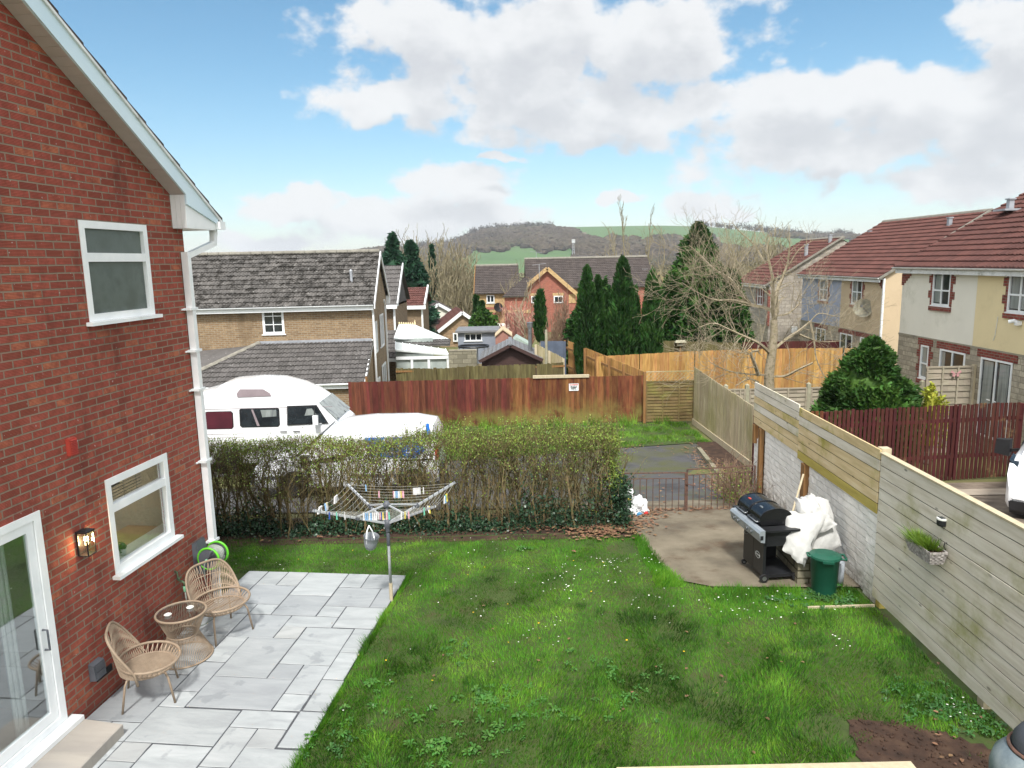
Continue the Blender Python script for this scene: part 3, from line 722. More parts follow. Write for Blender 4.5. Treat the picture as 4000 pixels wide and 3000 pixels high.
# ---- small growth in the lawn
MT['weedleaf'] = pm('broad_weed_leaf', [C('355c20'), C('47742c')], 8, 0.5, island=0.5, hue=0.03)
MT['weeddark'] = pm('dark_weed_leaf', [C('2f5426'), C('3f6a34')], 8, 0.5, island=0.5, hue=0.03)
MT['petal'] = pm('daisy_petal', [C('e6e6df')], 5, 0.6)
MT['dandelion'] = pm('dandelion_yellow', [C('d9b21e')], 5, 0.6)
MT['deadleaf'] = pm('dead_oak_leaf', [C('5f4632'), C('7d6048'), C('4d3626')], 14, 0.8, island=0.6, hue=0.03)
def rosette(cx, cy, r, n, mb, tall=0.5):
    z = GZ(cx, cy) + 0.02
    for i in range(n):
        a = 2 * pi * i / n + random.uniform(-.3, .3); L_ = r * random.uniform(.6, 1.15); wd = L_ * random.uniform(.28, .42)
        ca, sa = cos(a), sin(a); up = tall * random.uniform(.5, 1.2)
        P = lambda l, s_, h: (cx + ca * l - sa * s_, cy + sa * l + ca * s_, z + h)
        mb.add([P(0.01, 0, 0), P(L_ * .45, wd / 2, L_ * up * .6), P(L_, 0, L_ * up * .45), P(L_ * .45, -wd / 2, L_ * up * .6), P(L_ * .75, wd * .42, L_ * up * .6), P(L_ * .75, -wd * .42, L_ * up * .6)],
               [(0, 1, 3), (1, 4, 5, 3), (4, 2, 5)])
wd = MB()
SP = [(-0.15,6.77,0.45,18),(0.29,6.63,0.35,10),(-0.39,6.96,0.30,16),(-0.24,6.29,0.30,12),(-0.78,6.01,0.50,26),(-0.60,6.11,0.30,14),(-1.73,6.45,0.40,12),(-1.49,7.09,0.30,8),(-0.66,7.77,0.35,10),(0.19,11.03,0.20,8),(0.98,6.73,0.40,10),(0.88,7.49,0.40,10),(1.46,7.07,0.40,8),(-1.06,6.67,0.25,8)]
for cx, cy, sp, n in SP:
    for _ in range(n):
        rosette(random.gauss(cx, sp * .5), random.gauss(cy, sp * .45), random.uniform(.035, .08), random.randint(6, 9), wd, random.uniform(.6, 1.2))
wd.build('lawn_weeds', 'weedleaf')['kind'] = 'stuff'
wd = MB()
for (x0, y0, sp, n, r) in [(4.05,8.98,0.25,26,0.07),(4.28,8.89,0.20,22,0.06),(3.59,8.93,0.25,16,0.06),(4.18,6.62,0.30,30,0.06),(4.36,6.45,0.30,34,0.06),(4.09,6.89,0.30,14,0.05),(4.43,6.21,0.20,16,0.06),(-1.76,6.15,0.20,12,0.05),(4.25,9.27,0.15,8,0.10)]:
    for _ in range(n):
        rosette(random.gauss(x0, sp * .6), random.gauss(y0, sp * .5), random.uniform(.7, 1.3) * r, random.randint(5, 8), wd, random.uniform(.6, 1.3))
wd.build('dark_weeds', 'weeddark')['kind'] = 'stuff'
cl_ = MB()
for _ in range(420):
    x, y = random.uniform(3.0, 4.6), random.uniform(5.3, 6.4)
    if inpoly(np.array(x), np.array(y), SOIL): cl_.blob((x, y, .025), random.uniform(.006, .022), 1, .6, 2, seed=_)
cl_.build('soil_crumbs', 'soil')['kind'] = 'stuff'
def flower(mb, x, y, h, r, mi=0):
    z = GZ(x, y) + h; n = 8
    tx, ty = random.uniform(-.3, .3), random.uniform(-.5, .1)
    mb.add([(x + r * cos(2 * pi * i / n), y + r * sin(2 * pi * i / n), z + r * (cos(2 * pi * i / n) * tx + sin(2 * pi * i / n) * ty)) for i in range(n)] + [(x, y, z + r * .35)],
           [(i, (i + 1) % n, n) for i in range(n)], mi)
    mb.bar((x, y, z - h), (x, y, z), .002, .002, mi=2)
da = MB()
for (x0, y0, sp, n) in [(1.79,10.25,0.25,26),(0.60,9.69,0.30,16),(0.93,9.35,0.35,14),(0.34,8.20,0.30,16),(2.92,8.74,0.30,22),(3.63,8.85,0.30,16),(-2.12,11.05,0.90,20),(-0.06,10.84,0.60,20),(4.33,6.49,0.12,12),(3.72,7.71,0.12,8),(-4.00,10.55,0.40,14),(1.27,10.09,0.30,24),(1.95,8.85,0.40,18),(-0.41,9.11,0.90,20),(-1.73,7.19,0.40,5)]:
    for _ in range(n):
        x_, y_ = random.gauss(x0, sp), random.gauss(y0, sp * .8)
        if lawn_test(np.array([x_]), np.array([y_]))[0]: flower(da, x_, y_, random.uniform(.05, .09), random.uniform(.007, .012))
for _ in range(26):
    x_, y_ = random.uniform(-4, 2), random.uniform(7, 11.3)
    if lawn_test(np.array([x_]), np.array([y_]))[0]: flower(da, x_, y_, .06, random.uniform(.009, .014), 1)
da.build('daisies', ['petal', 'dandelion', 'weedleaf'])['kind'] = 'stuff'
def leaf_scatter(spots, name, size=0.05):
    mb = MB()
    for x0, y0, sx, sy, n in spots:
        for _ in range(n):
            x, y = random.gauss(x0, sx), random.gauss(y0, sy); z = GZ(x, y) + random.uniform(.035, .06)
            a = random.uniform(0, 2 * pi); L_ = size * random.uniform(.5, 1.3); wd_ = L_ * .6; cu = random.uniform(.05, .4)
            P = lambda l, s_, h: (x + cos(a) * l - sin(a) * s_, y + sin(a) * l + cos(a) * s_, z + h)
            mb.add([P(-L_, 0, 0), P(-L_ * .3, wd_, L_ * cu), P(L_ * .5, wd_ * .8, L_ * cu * .6), P(L_, 0, 0), P(L_ * .4, -wd_ * .9, L_ * cu), P(-L_ * .4, -wd_, L_ * cu * .7), P(0, 0, L_ * .1)],
                   [(0, 1, 6), (1, 2, 6), (2, 3, 6), (3, 4, 6), (4, 5, 6), (5, 0, 6)])
    mb.build(name, 'deadleaf')['kind'] = 'stuff'
leaf_scatter([(1.55, 12.0, .35, .3, 800), (0.3, 12.1, .8, .15, 160), (-1.6, 12.1, 1.5, .15, 50), (2.3, 12.9, .3, .25, 200), (4.55, 12.8, .1, .8, 60), (3.4, 13.25, .7, .08, 110),
              (4.75, 16.0, .2, 1.0, 160), (5.3, 18.8, .2, 1.2, 260), (4.7, 14.6, .3, .5, 120), (-3.9, 12.0, .8, .2, 40), (2.5, 21.2, 1.2, .5, 150), (3.5, 15.5, .9, 1.2, 30)], 'fallen_leaves', 0.04)
leaf_scatter([(1.5, 8, 2.4, 1.6, 26), (3.9, 5.9, .45, .35, 22), (3, 7, 1, .8, 12)], 'scattered_leaves', 0.024)

# ================================================================ brick house on the left (built in its own frame: x out of the wall, y along it)
HOUSE = empty('brick_house', (HC[0], HC[1], 0), -HA, label='large red brick house with white windows and steep gable, filling the left edge', cat='house')
X_, Y_, Z_ = V((1, 0, 0)), V((0, 1, 0)), V((0, 0, 1))
def wall_cells(mb, o, u, n, W, H, holes, depth=0.12, mi=0, rmi=None, z0=0.0):
    """flat wall with rectangular openings (u0,u1,z0,z1) and their reveals"""
    o, u, n = V(o), V(u), V(n); z = V((0, 0, 1))
    us = sorted({0.0, W} | {h[0] for h in holes} | {h[1] for h in holes}); zs = sorted({z0, H} | {h[2] for h in holes} | {h[3] for h in holes})
    P = lambda a, b, d=0.0: o + u * a + z * b - n * d
    flip = u.cross(z).dot(n) < 0
    def q(a, b, c, d, m): mb.poly(*( (d, c, b, a) if flip else (a, b, c, d)), mi=m)
    for i in range(len(us) - 1):
        for j in range(len(zs) - 1):
            a, b, c, d = us[i], us[i + 1], zs[j], zs[j + 1]; cu, cz = (a + b) / 2, (c + d) / 2
            if any(h[0] < cu < h[1] and h[2] < cz < h[3] for h in holes): continue
            q(P(a, c), P(b, c), P(b, d), P(a, d), mi)
    r = mi if rmi is None else rmi
    for a, b, c, d in holes:
        q(P(a, c), P(a, c, depth), P(b, c, depth), P(b, c), r); q(P(a, d), P(b, d), P(b, d, depth), P(a, d, depth), r)
        q(P(a, c), P(a, d), P(a, d, depth), P(a, c, depth), r); q(P(b, c), P(b, c, depth), P(b, d, depth), P(b, d), r)
def window(parent, o, u, n, w, h, vert=(), hor=(), fr=0.055, bar=0.045, set_=0.05, glass='darkglass', sill=0.04, mat='pvc', name='window', local=False, glz=None, proj=0.06, fd=0.05, label=None):
    """frame (with its bars) > pane, sill; o = lower left corner on the wall face"""
    f = MB(); d1, d0 = -set_ + fd, -set_
    f.fb(o, u, n, 0, fr, 0, h, d0, d1); f.fb(o, u, n, w - fr, w, 0, h, d0, d1)
    f.fb(o, u, n, fr, w - fr, 0, fr, d0, d1); f.fb(o, u, n, fr, w - fr, h - fr, h, d0, d1)
    for a in vert: f.fb(o, u, n, a * w - bar / 2, a * w + bar / 2, fr, h - fr, d0 + .004, d1 - .004)
    for b in hor: f.fb(o, u, n, fr, w - fr, b * h - bar / 2, b * h + bar / 2, d0 + .006, d1 - .002)
    fo = f.build(name, mat, parent, local)
    if label: fo['label'] = label
    g = MB(); g.fb(o, u, n, fr * .8, w - fr * .8, fr * .8, h - fr * .8, d0 + .008, d0 + .016)
    go = g.build('pane', glass, fo, True)
    if sill:
        s = MB(); s.fb(o, u, n, -.05, w + .05, -sill, -.002, -.08, proj); s.build('sill', mat, fo, True)
    return fo
wl = MB(); SH = 9.0
def hs_(s0, s1, z0, z1): return (SH + s0, SH + s1, z0, z1)
wall_cells(wl, (0, -SH, 0), Y_, X_, SH, 5.1, [hs_(-1.88, -0.76, 3.98, 5.0), hs_(-1.94, -0.82, 1.27, 2.32), hs_(-5.6, -2.86, 0.2, 2.32)], 0.12, z0=-0.3)
wl.poly((0, -9, 5.1), (0, 0, 5.1), (0, 0, 5.27), (0, -4.5, 8.05), (0, -9, 5.27))
wl.poly((0, 0, -.3), (-8, 0, -.3), (-8, 0, 5.27), (0, 0, 5.27)); wl.poly((-8, 0, -.3), (-8, -9, -.3), (-8, -9, 5.27), (-8, -4.5, 8.05), (-8, 0, 5.27))
wl.poly((-8, -9, -.3), (0, -9, -.3), (0, -9, 5.27), (-8, -9, 5.27))
wl.build('wall', 'redbrick', HOUSE, True)
# roof: tile slab with a stepped edge, bargeboard, soffit, boxed end
def zr(s): return 5.545 - 0.632 * (s + 0.12)
rf = MB()
for k in range(17):
    s1 = 0.58 - k * 0.30; s0 = s1 - 0.315
    rf.hexa([(-8, s0, zr(s0) + .0), (.235, s0, zr(s0) + .0), (.235, s1, zr(s1) + .0), (-8, s1, zr(s1) + .0), (-8, s0, zr(s0) + .022), (.235, s0, zr(s0) + .022), (.235, s1, zr(s1) + .045), (-8, s1, zr(s1) + .045)])
zt_ = zr(-4.53)
rf.hexa([(-8, -9.6, zr(.6)), (.235, -9.6, zr(.6)), (.235, -4.5, zt_), (-8, -4.5, zt_), (-8, -9.6, zr(.6) + .05), (.235, -9.6, zr(.6) + .05), (.235, -4.5, zt_ + .05), (-8, -4.5, zt_ + .05)])
roof_h = rf.build('roof', 'tile_brown', HOUSE, True)
bg_ = MB()
bg_.prism([(.19, -.215, 5.385), (.19, -.21, 5.27), (.19, .50, 5.06), (.19, .50, zr(.5) - .004), (.19, -4.5, zr(-4.5) - .004), (.19, -4.5, 8.07)], (.025, 0, 0))
bg_.build('bargeboard', 'barge', roof_h, True)
bt_ = MB(); bt_.bar((.222, .56, zr(.56) - .012), (.222, -4.5, zr(-4.5) - .012), .03, .028); bt_.build('verge_trim', 'pvc_dirty', roof_h, True)
so_ = MB(); sl_ = (8.05 - 5.39) / 4.3
for k in range(44):     # soffit boards
    a, b = -.2 - k * .1, -.2 - k * .1 - .096
    za, zb = 5.385 + (-.2 - a) * sl_, 5.385 + (-.2 - b) * sl_
    so_.hexa([(.002, b, zb), (.19, b, zb), (.19, a, za), (.002, a, za), (.002, b, zb + .01), (.19, b, zb + .01), (.19, a, za + .01), (.002, a, za + .01)])
so_.build('soffit', 'soffit', roof_h, True)
be = MB()
for k in range(3):
    x0 = .003 + k * .063
    be.box(x0, x0 + .060, -.215, -.2, 4.985, 5.385)
be.box(.003, .19, -.2, .45, 4.985, 5.0); be.box(-8, .19, .45, .462, 4.985, 5.16); be.box(-8, -.001, .002, .45, 4.985, 5.0); be.box(.178, .19, -.2, .45, 5.001, 5.27)
be.build('boxed_eave', 'pvc', roof_h, True)
gt = MB()
prof = [(.055 * cos(pi + pi * i / 10), .055 * sin(pi + pi * i / 10)) for i in range(11)]
gt.prism([(.24, .53 + a, 5.09 + b) for a, b in prof], (-8.2, 0, 0))
gt.box(.17, .26, .46, .60, 5.0, 5.096); gt.bar((.12, .53, 5.0), (.12, .53, 4.93), .075, .075)
gt.build('gutter', 'pvc', HOUSE, True)
dp = MB()
dp.bar((.12, .53, 4.97), (.12, .50, 4.80), .07, .07); dp.bar((.12, .51, 4.82), (.065, -.04, 4.66), .068, .068); dp.bar((.055, -.07, 4.70), (.055, -.07, .04), .075, .085, up=(1, 0, 0))
dpo = dp.build('downpipe', 'pvc', HOUSE, True)
for z in (3.98, 3.45, 2.95, 2.0, .9):
    b = MB(); b.box(.004, .105, -.155, .015, z, z + .03); b.box(.004, .02, -.21, -.155, z + .004, z + .024); b.build('bracket', 'pvc', dpo, True)
# windows and sliding door
window(HOUSE, (0, -1.88, 3.98), Y_, X_, 1.12, 1.02, hor=(.64,), fr=.075, bar=.09, glass='frost', local=True, fd=.06, proj=.07)
window(HOUSE, (0, -1.94, 1.27), Y_, X_, 1.12, 1.05, hor=(.68,), fr=.08, bar=.09, glass='glass', local=True, fd=.06, proj=.09)
D_ = (0, -5.6, .2)
f = MB(); f.fb(D_, Y_, X_, 2.66, 2.74, .0, 2.12, -.09, 0.012); f.fb(D_, Y_, X_, 0, .08, 0, 2.12, -.09, .012); f.fb(D_, Y_, X_, .08, 2.66, 2.05, 2.12, -.09, .012); f.fb(D_, Y_, X_, .08, 2.66, 0, .07, -.09, .012)
dr = f.build('sliding_door', 'pvc', HOUSE, True)
for a, b, dd in ((1.26, 2.655, -.045), (.085, 1.34, -.085)):
    g = MB(); t_ = .085
    g.fb(D_, Y_, X_, a, a + t_, .075, 2.045, dd, dd + .04); g.fb(D_, Y_, X_, b - t_, b, .075, 2.045, dd, dd + .04)
    g.fb(D_, Y_, X_, a + t_, b - t_, .075, .17, dd, dd + .04); g.fb(D_, Y_, X_, a + t_, b - t_, 1.96, 2.045, dd, dd + .04)
    lf = g.build('door_leaf', 'pvc', dr, True)
s = MB(); s.fb(D_, Y_, X_, -.04, 2.81, -.05, -.003, -.1, .13); s.build('sill', 'pvc', dr, True)
for a, b, dd in ((1.345, 2.57, -.035), (.17, 1.255, -.075)):
    g = MB(); g.fb(D_, Y_, X_, a, b, .17, 1.96, dd + .008, dd + .018); g.build('pane', 'glass', dr, True)
h_ = MB(); h_.tube([(-.005, -3.0, 1.20), (.045, -3.0, 1.20), (.045, -3.0, 1.0), (-.005, -3.0, 1.0)], .011, 6); h_.build('handle', 'greyplastic', dr, True)
# rooms behind the glass
MT['roomwall'] = pm('warm_white_plaster', [C('b8b3a6'), C('c4bfb3')], 2, 0.9)
MT['roomfloor'] = pm('pale_room_floor', [C('a8a090'), C('b9b1a2')], 2, 0.35)
MT['cabinet'] = pm('dark_cabinet', [C('2a2724'), C('3a342d')], 2, 0.5)
MT['worktop'] = pm('beige_worktop', [C('a98f68'), C('bfa67d')], 6, 0.4)
MT['linen'] = pm('white_curtain', [C('c9ccc9'), C('b2b6b3')], 5, 0.9, stretch=(1, 8, .2))
rm = MB()
rm.box(-4.2, -.13, -6.2, -2.62, .08, .1, 1); rm.box(-4.2, -.13, -6.2, -2.62, 2.5, 2.52, 0); rm.box(-4.22, -4.2, -6.2, -2.62, .1, 2.5, 0)
rm.box(-4.2, -.13, -2.62, -2.6, .1, 2.5, 0); rm.box(-4.2, -.13, -6.22, -6.2, .1, 2.5, 0); rm.box(-4.1, -1.2, -3.1, -2.65, .1, 2.3, 2)
rm.box(-3.0, -.13, -2.55, -2.53, .3, 2.5, 0); rm.box(-3.0, -.13, -.3, -.28, .3, 2.5, 0); rm.box(-3.02, -3.0, -2.53, -.3, .3, 2.5, 3)
rm.box(-3.0, -.13, -2.53, -.3, 2.5, 2.52, 0); rm.box(-3.0, -.13, -2.53, -.3, .3, .32, 1); rm.box(-.42, -.125, -2.5, -.33, 1.2, 1.262, 4); rm.box(-2.99, -2.4, -2.5, -.4, .32, 1.2, 3)
rm.box(-2.99, -2.6, -2.2, -.9, 1.65, 2.45, 2); rm.box(-.95, -.45, -2.5, -.33, 1.16, 1.2, 3)
rm.build('interior', ['roomwall', 'roomfloor', 'cabinet', 'worktop', 'pvc'], HOUSE, True)
cu = MB(); 
for k in range(4): cu.tube([(-.25 - .02 * (k % 2), -3.06 - k * .03, .12), (-.25 - .02 * (k % 2), -3.06 - k * .03, 2.4)], .02, 6)
cu.build('curtain', 'linen', HOUSE, True)
bl = MB()
for k in range(7): bl.box(-.2, -.19, -1.84, -1.05, 1.98 + k * .036, 1.984 + k * .036)
for k in range(3): bl.box(-.205, -.2, -1.6 + k * .23, -1.595 + k * .23, 1.94, 2.3)
bl.build('blind_wires', 'steel', HOUSE, True)
bb = MB(); bb.box(-.75, -.55, -1.95, -.95, 1.97, 2.49); bb.build('wall_unit', 'cabinet', HOUSE, True)

def hloc(x, s, z): return toworld(x, s) + (z,)
MT['ceil'] = emit_mat('lit_ceiling_lamp', (1.0, .86, .66), 6.0)
for q_ in ((-1.9, -.7, -1.7, -1.3),):
    p = MB(); p.box(*q_, 2.46, 2.49); p.build('ceiling_lamp', 'ceil', HOUSE, True)
# pots and tap on the kitchen sill
MT['potwhite'] = pm('white_glazed_pot', [C('d5d8d4'), C('e2e4e0')], 4, 0.35)
MT['herb'] = pm('kitchen_plant_leaf', [C('3f7040'), C('5a8f55')], 9, 0.5, island=0.6)
for k, (s_, w_) in enumerate(((-1.66, 'nearest the sliding door'), (-1.54, 'in the middle of the three'), (-1.42, 'farthest from the sliding door'))):
    t_ = empty('potted_plant', hloc(-.27, s_, 1.263), 0, label='white pot with green succulent on kitchen sill, ' + w_, cat='potted plant', group='white pots on the kitchen window sill')
    p = MB(); p.lathe([(.035, 0), (.045, .085), (.04, .085), (.038, .07)], n=16); p.build('pot', 'potwhite', t_, True, smooth=True)
    c_ = RNG.normal(size=(220, 3)) * (.022, .022, .02) + (0, 0, .105)
    np_mesh('leaves', leaf_quads(c_, .022, 1.0, 1.8), 4, 'herb', t_, True)
tp = empty('kitchen_tap', hloc(-.55, -1.62, 1.2), -HA, label='black arched kitchen tap behind the lower window', cat='tap')
p = MB(); p.tube([(0, 0, 0), (0, 0, .28)] + [(0, .1 - .1 * cos(a), .28 + .1 * sin(a)) for a in [pi * i / 10 for i in range(1, 11)]] + [(0, .2, .2)], .012, 8)
p.build('spout', 'blackmetal', tp, True, smooth=True); p = MB(); p.lathe([(.03, 0), (.026, .04)], n=12); p.build('base', 'blackmetal', tp, True)

# ---- small things fixed to the wall
t_ = empty('air_vent', hloc(.0, -2.37, 2.8), -HA, label='small bright red louvred vent cover on the brick wall between the two storeys', cat='vent cover')
MT['redplastic'] = pm('bright_red_plastic', [C('a03a30'), C('ac4438')], 4, 0.5)
p = MB(); p.box(.001, .05, -.06, .06, -.10, .10); p.build('casing', 'redplastic', t_, True)
for k in range(9): 
    p = MB(); z = -.085 + k * .02; p.hexa([(.051, -.052, z), (.066, -.052, z), (.066, .052, z), (.051, .052, z), (.051, -.052, z + .008), (.056, -.052, z + .008), (.056, .052, z + .008), (.051, .052, z + .008)]); p.build('slat', 'redplastic', t_, True)
t_.scale = (.85, .85, .85)
t_ = empty('wall_lantern', hloc(0, -2.39, 1.66), -HA, label='lit black box lantern with clear sides on the brick wall beside the sliding door', cat='wall lamp')
p = MB(); p.box(.001, .02, -.07, .07, 0, .32); p.build('backplate', 'blackmetal', t_, True)
p = MB()
for x0 in (.02, .138):
    for y0 in (-.075, .063): p.box(x0, x0 + .012, y0, y0 + .012, .012, .30)
p.box(.02, .15, -.075, .075, 0, .012); p.box(.015, .156, -.082, .082, .30, .315)
p.hexa([(.02, -.075, .315), (.15, -.075, .315), (.15, .075, .315), (.02, .075, .315), (.05, -.04, .335), (.12, -.04, .335), (.12, .04, .335), (.05, .04, .335)])
p.build('frame', 'blackmetal', t_, True)
for (a, b, c_, d) in ((.034, .137, -.073, -.069), (.034, .137, .069, .073)):
    p = MB(); p.box(a, b, c_, d, .014, .298); p.build('glass', 'glass', t_, True)
p = MB(); p.box(.142, .146, -.06, .06, .014, .298); p.build('glass', 'glass', t_, True)
MT['bulb'] = emit_mat('lit_bulb', (1.0, 0.66, 0.28), 26.0)
p = MB(); p.blob((.085, 0, .21), (.028, .028, .038), 2, 0); b_ = p.build('bulb', 'bulb', t_, True, smooth=True)
p = MB(); p.lathe([(.014, .29), (.014, .24)], (.085, 0, 0), 10); p.build('bulb_holder', 'pvc', t_, True); t_.scale = (.8, .8, .8); t_.location.z += .03
lp = bpy.data.objects.new('bulb_light', bpy.data.lights.new('bulb_light', 'POINT')); COL.objects.link(lp); lp.parent = t_; lp.location = (.085, 0, .15)
lp.data.energy = 3.0; lp.data.color = (1, .62, .28); lp.data.shadow_soft_size = .03
t_ = empty('outdoor_socket', hloc(0, -2.42, .36), -HA, label='grey weatherproof socket box low on the brick wall', cat='socket')
p = MB(); p.hexa([(.001, -.1, 0), (.09, -.1, .01), (.09, .1, .01), (.001, .1, 0), (.001, -.1, .22), (.075, -.1, .2), (.075, .1, .2), (.001, .1, .22)]); p.build('casing', 'greyplastic', t_, True)
p = MB(); p.box(.091, .1, -.085, .085, .03, .1); p.box(.086, .094, -.085, .085, .11, .19); p.build('lid', 'greyplastic', t_, True); t_.scale = (.8, .8, .85)
t_ = empty('air_brick', hloc(0, -2.29, .30), -HA, label='long black plastic air brick grille just right of the socket box', cat='air brick')
p = MB(); p.box(.001, .008, -.12, .12, 0, .075); p.build('backing', 'blackplastic', t_, True)
p = MB()
for k in range(13): p.box(.008, .016, -.118 + k * .0185, -.108 + k * .0185, .004, .071)
p.build('grille', 'blackplastic', t_, True)
# garden tap with hose tail
MT['brass'] = pm('weathered_green_brass', [C('44604a'), C('5c7358'), C('6d6a4c')], 20, 0.6, metal=0.4)
MT['hose'] = pm('clear_grey_hose', [C('868d85'), C('9ca39a')], 12, 0.4)
MT['lime'] = pm('lime_green_plastic', [C('58b82c'), C('6cc93a')], 5, 0.4)
MT['mint'] = pm('pale_mint_plastic', [C('7fc09a'), C('93d0ab')], 5, 0.4)
t_ = empty('garden_tap', hloc(0, -.89, .66), -HA, label='weathered garden tap with green hose connector on the wall above the round table', cat='tap')
p = MB(); p.tube([(0, 0, .18), (.03, 0, .16), (.035, 0, .06), (.08, 0, .05)], .012, 8); p.tube([(.06, -.035, .09), (.06, .035, .09)], .01, 6); p.tube([(.08, 0, .05), (.11, 0, .03), (.11, 0, -.01)], .015, 8); p.build('body', 'brass', t_, True, smooth=True)
p = MB(); p.lathe([(.018, -.01), (.022, -.04), (.016, -.08)], (.11, 0, 0), 12); p.build('connector', 'mint', t_, True)
p = MB(); p.tube([(.11, 0, -.08), (.115, .0, -.2), (.12, .03, -.4), (.14, .08, -.6), (.2, .2, -.62), (.25, .45, -.6), (.2, .6, -.3), (.2, .66, .05)], .009, 6); p.build('hose_tail', 'hose', t_, True, smooth=True)
# hose reel
t_ = empty('hose_reel', hloc(0, -.36, .82), -HA, label='grey wall hose reel with lime green rims and pale hose beside the downpipe', cat='hose reel')
p = MB(); p.hexa([(.001, -.12, -.2), (.12, -.12, -.2), (.12, .12, -.2), (.001, .12, -.2), (.001, -.12, .2), (.05, -.1, .22), (.05, .1, .22), (.001, .12, .2)]); p.build('bracket', 'greyplastic', t_, True)
for y0 in (-.10, .13):
    p = MB(); p.lathe([(.03, y0 - .012), (.125, y0 - .012), (.125, y0 + .008), (.03, y0 + .008)], (.2, 0, 0), 28, axis='Y'); p.build('drum_face', 'greyplastic', t_, True)
    p = MB(); p.tube([(.2 + .14 * cos(a), y0, .14 * sin(a)) for a in [2 * pi * i / 28 for i in range(28)]], .016, 6, closed=True); p.build('rim', 'lime', t_, True, smooth=True)
p = MB(); pts = [(.2 + (.115 + .006 * sin(i)) * cos(a), -.08 + .18 * (i / 168.), (.115 + .006 * sin(i)) * sin(a)) for i, a in enumerate([2 * pi * k / 24 for k in range(168)])]; p.tube(pts, .012, 6); p.build('hose', 'hose', t_, True, smooth=True)
p = MB(); p.bar((.2, -.125, 0), (.3, -.17, .13), .03, .02); p.tube([(.3, -.16, .13), (.3, -.22, .14)], .014, 8); p.build('crank', 'greyplastic', t_, True)
p = MB(); p.tube([(.2, -.12, 0), (.2, -.16, 0), (.19, -.18, -.02)], .016, 8); p.build('connector', 'mint', t_, True)
p = MB(); p.tube([(.19, -.18, -.02), (.18, -.19, -.1), (.16, -.15, -.3), (.15, -.05, -.6)], .008, 6); p.build('hose_tail', 'hose', t_, True)

# ---- rattan armchairs and table
def armchair():
    t = empty('rattan_armchair', (0, 0, 0))
    arcb = lambda q: (.315 * (abs(cos(q)) ** .55) * (1 if cos(q) > 0 else -1), -.08 - .24 * sin(q) ** .7, .43 + .40 * sin(q) ** .7)
    ring = [(.335 * cos(a), .03 + .295 * sin(a), .435 - .02 * sin(a)) for a in [2 * pi * i / 40 for i in range(40)]]
    p = MB(); p.tube(ring, .0145, 8, closed=True); p.build('arm_ring', 'rattan', t, True, smooth=True)
    p = MB(); p.tube([(.31, -.06, .30)] + [arcb(pi * i / 28) for i in range(29)] + [(-.31, -.06, .30)], .0145, 8); bf = p.build('back_frame', 'rattan', t, True, smooth=True)
    seat = [(.27 * cos(a), .01 + .255 * sin(a), .345) for a in [2 * pi * i / 36 for i in range(36)]]
    p = MB(); p.tube(seat, .012, 6, closed=True)
    for k in range(21):
        x = -.25 + k * .025; yy = .255 * sqrt(max(0, 1 - (x / .27) ** 2)); p.bar((x, .01 - yy, .349), (x, .01 + yy, .349), .011, .007)
    p.bar((-.26, .0, .335), (.26, 0, .335), .012, .012); p.build('seat', 'rattan', t, True)
    p = MB()
    for k in range(34):     # crossed cords of the back
        q0 = pi * (.03 + .94 * k / 33); top = arcb(q0)
        for dq in (-.16, .16):
            q1 = min(max(q0 + dq, .02), pi - .02); a = pi + q1
            bx, by = .28 * cos(pi - q1 + pi), .01 - .255 * abs(sin(q1))
            bot = (.285 * cos(q1), -.02 - .24 * sin(q1), .35)
            p.bar(bot, top, .0055, .0055)
    for hh in (.35, .66):
        pts = []
        for k in range(25):
            q = pi * k / 24; a = arcb(q); b = (.285 * cos(q), -.02 - .24 * sin(q), .35)
            pts.append((b[0] + (a[0] - b[0]) * hh, b[1] + (a[1] - b[1]) * hh, b[2] + (a[2] - b[2]) * hh))
        p.tube(pts, .004, 5)
    p.build('back_lattice', 'cord', t, True)
    p = MB()
    for k in range(44):
        a = -.25 + (pi + .5) * k / 43; b = a + .05 * (1 if k % 2 else -1)
        p.bar((.27 * cos(a), .01 + .255 * sin(a), .348), (.335 * cos(b), .03 + .295 * sin(b), .432 - .02 * sin(b)), .0055, .0055)
    p.build('arm_lattice', 'cord', t, True)
    for sx in (-1, 1):
        for sy, y1, y2 in ((1, .19, .255), (-1, -.17, -.235)):
            p = MB(); p.tube([(sx * .17, y1 - sy * .03, .335), (sx * .205, y1, .325), (sx * .225, y1 + sy * .02, .28), (sx * .25, y2, .0)], .0115, 8)
            p.build('leg', 'rattan', t, True, smooth=True)
    return t
ch0 = armchair()
ch0.location = hloc(.43, -2.2, .037); ch0.rotation_euler = (0, 0, radians(-62) - HA)
tag(ch0, 'beige rattan armchair nearest the sliding door, seen from its side', 'armchair', 'beige rattan armchairs on the patio')
ch1 = copy_tree(ch0); ch1.location = hloc(.53, -.84, .037); ch1.rotation_euler = (0, 0, radians(-121) - HA)
ch1['label'] = 'beige rattan armchair by the hose reel, its round back toward the downpipe'
t_ = empty('rattan_table', hloc(.37, -1.42, .037), 0, label='round hourglass rattan side table with glass top between the two armchairs', cat='side table')
circ = lambda r, z, n=40: [(r * cos(2 * pi * i / n), r * sin(2 * pi * i / n), z) for i in range(n)]
p = MB(); p.tube(circ(.27, .55), .014, 8, closed=True); p.build('top_rim', 'rattan', t_, True, smooth=True)
p = MB(); p.tube(circ(.165, .29), .011, 6, closed=True); p.tube(circ(.30, .012), .011, 6, closed=True); p.build('hoop', 'rattan', t_, True, smooth=True)
p = MB()
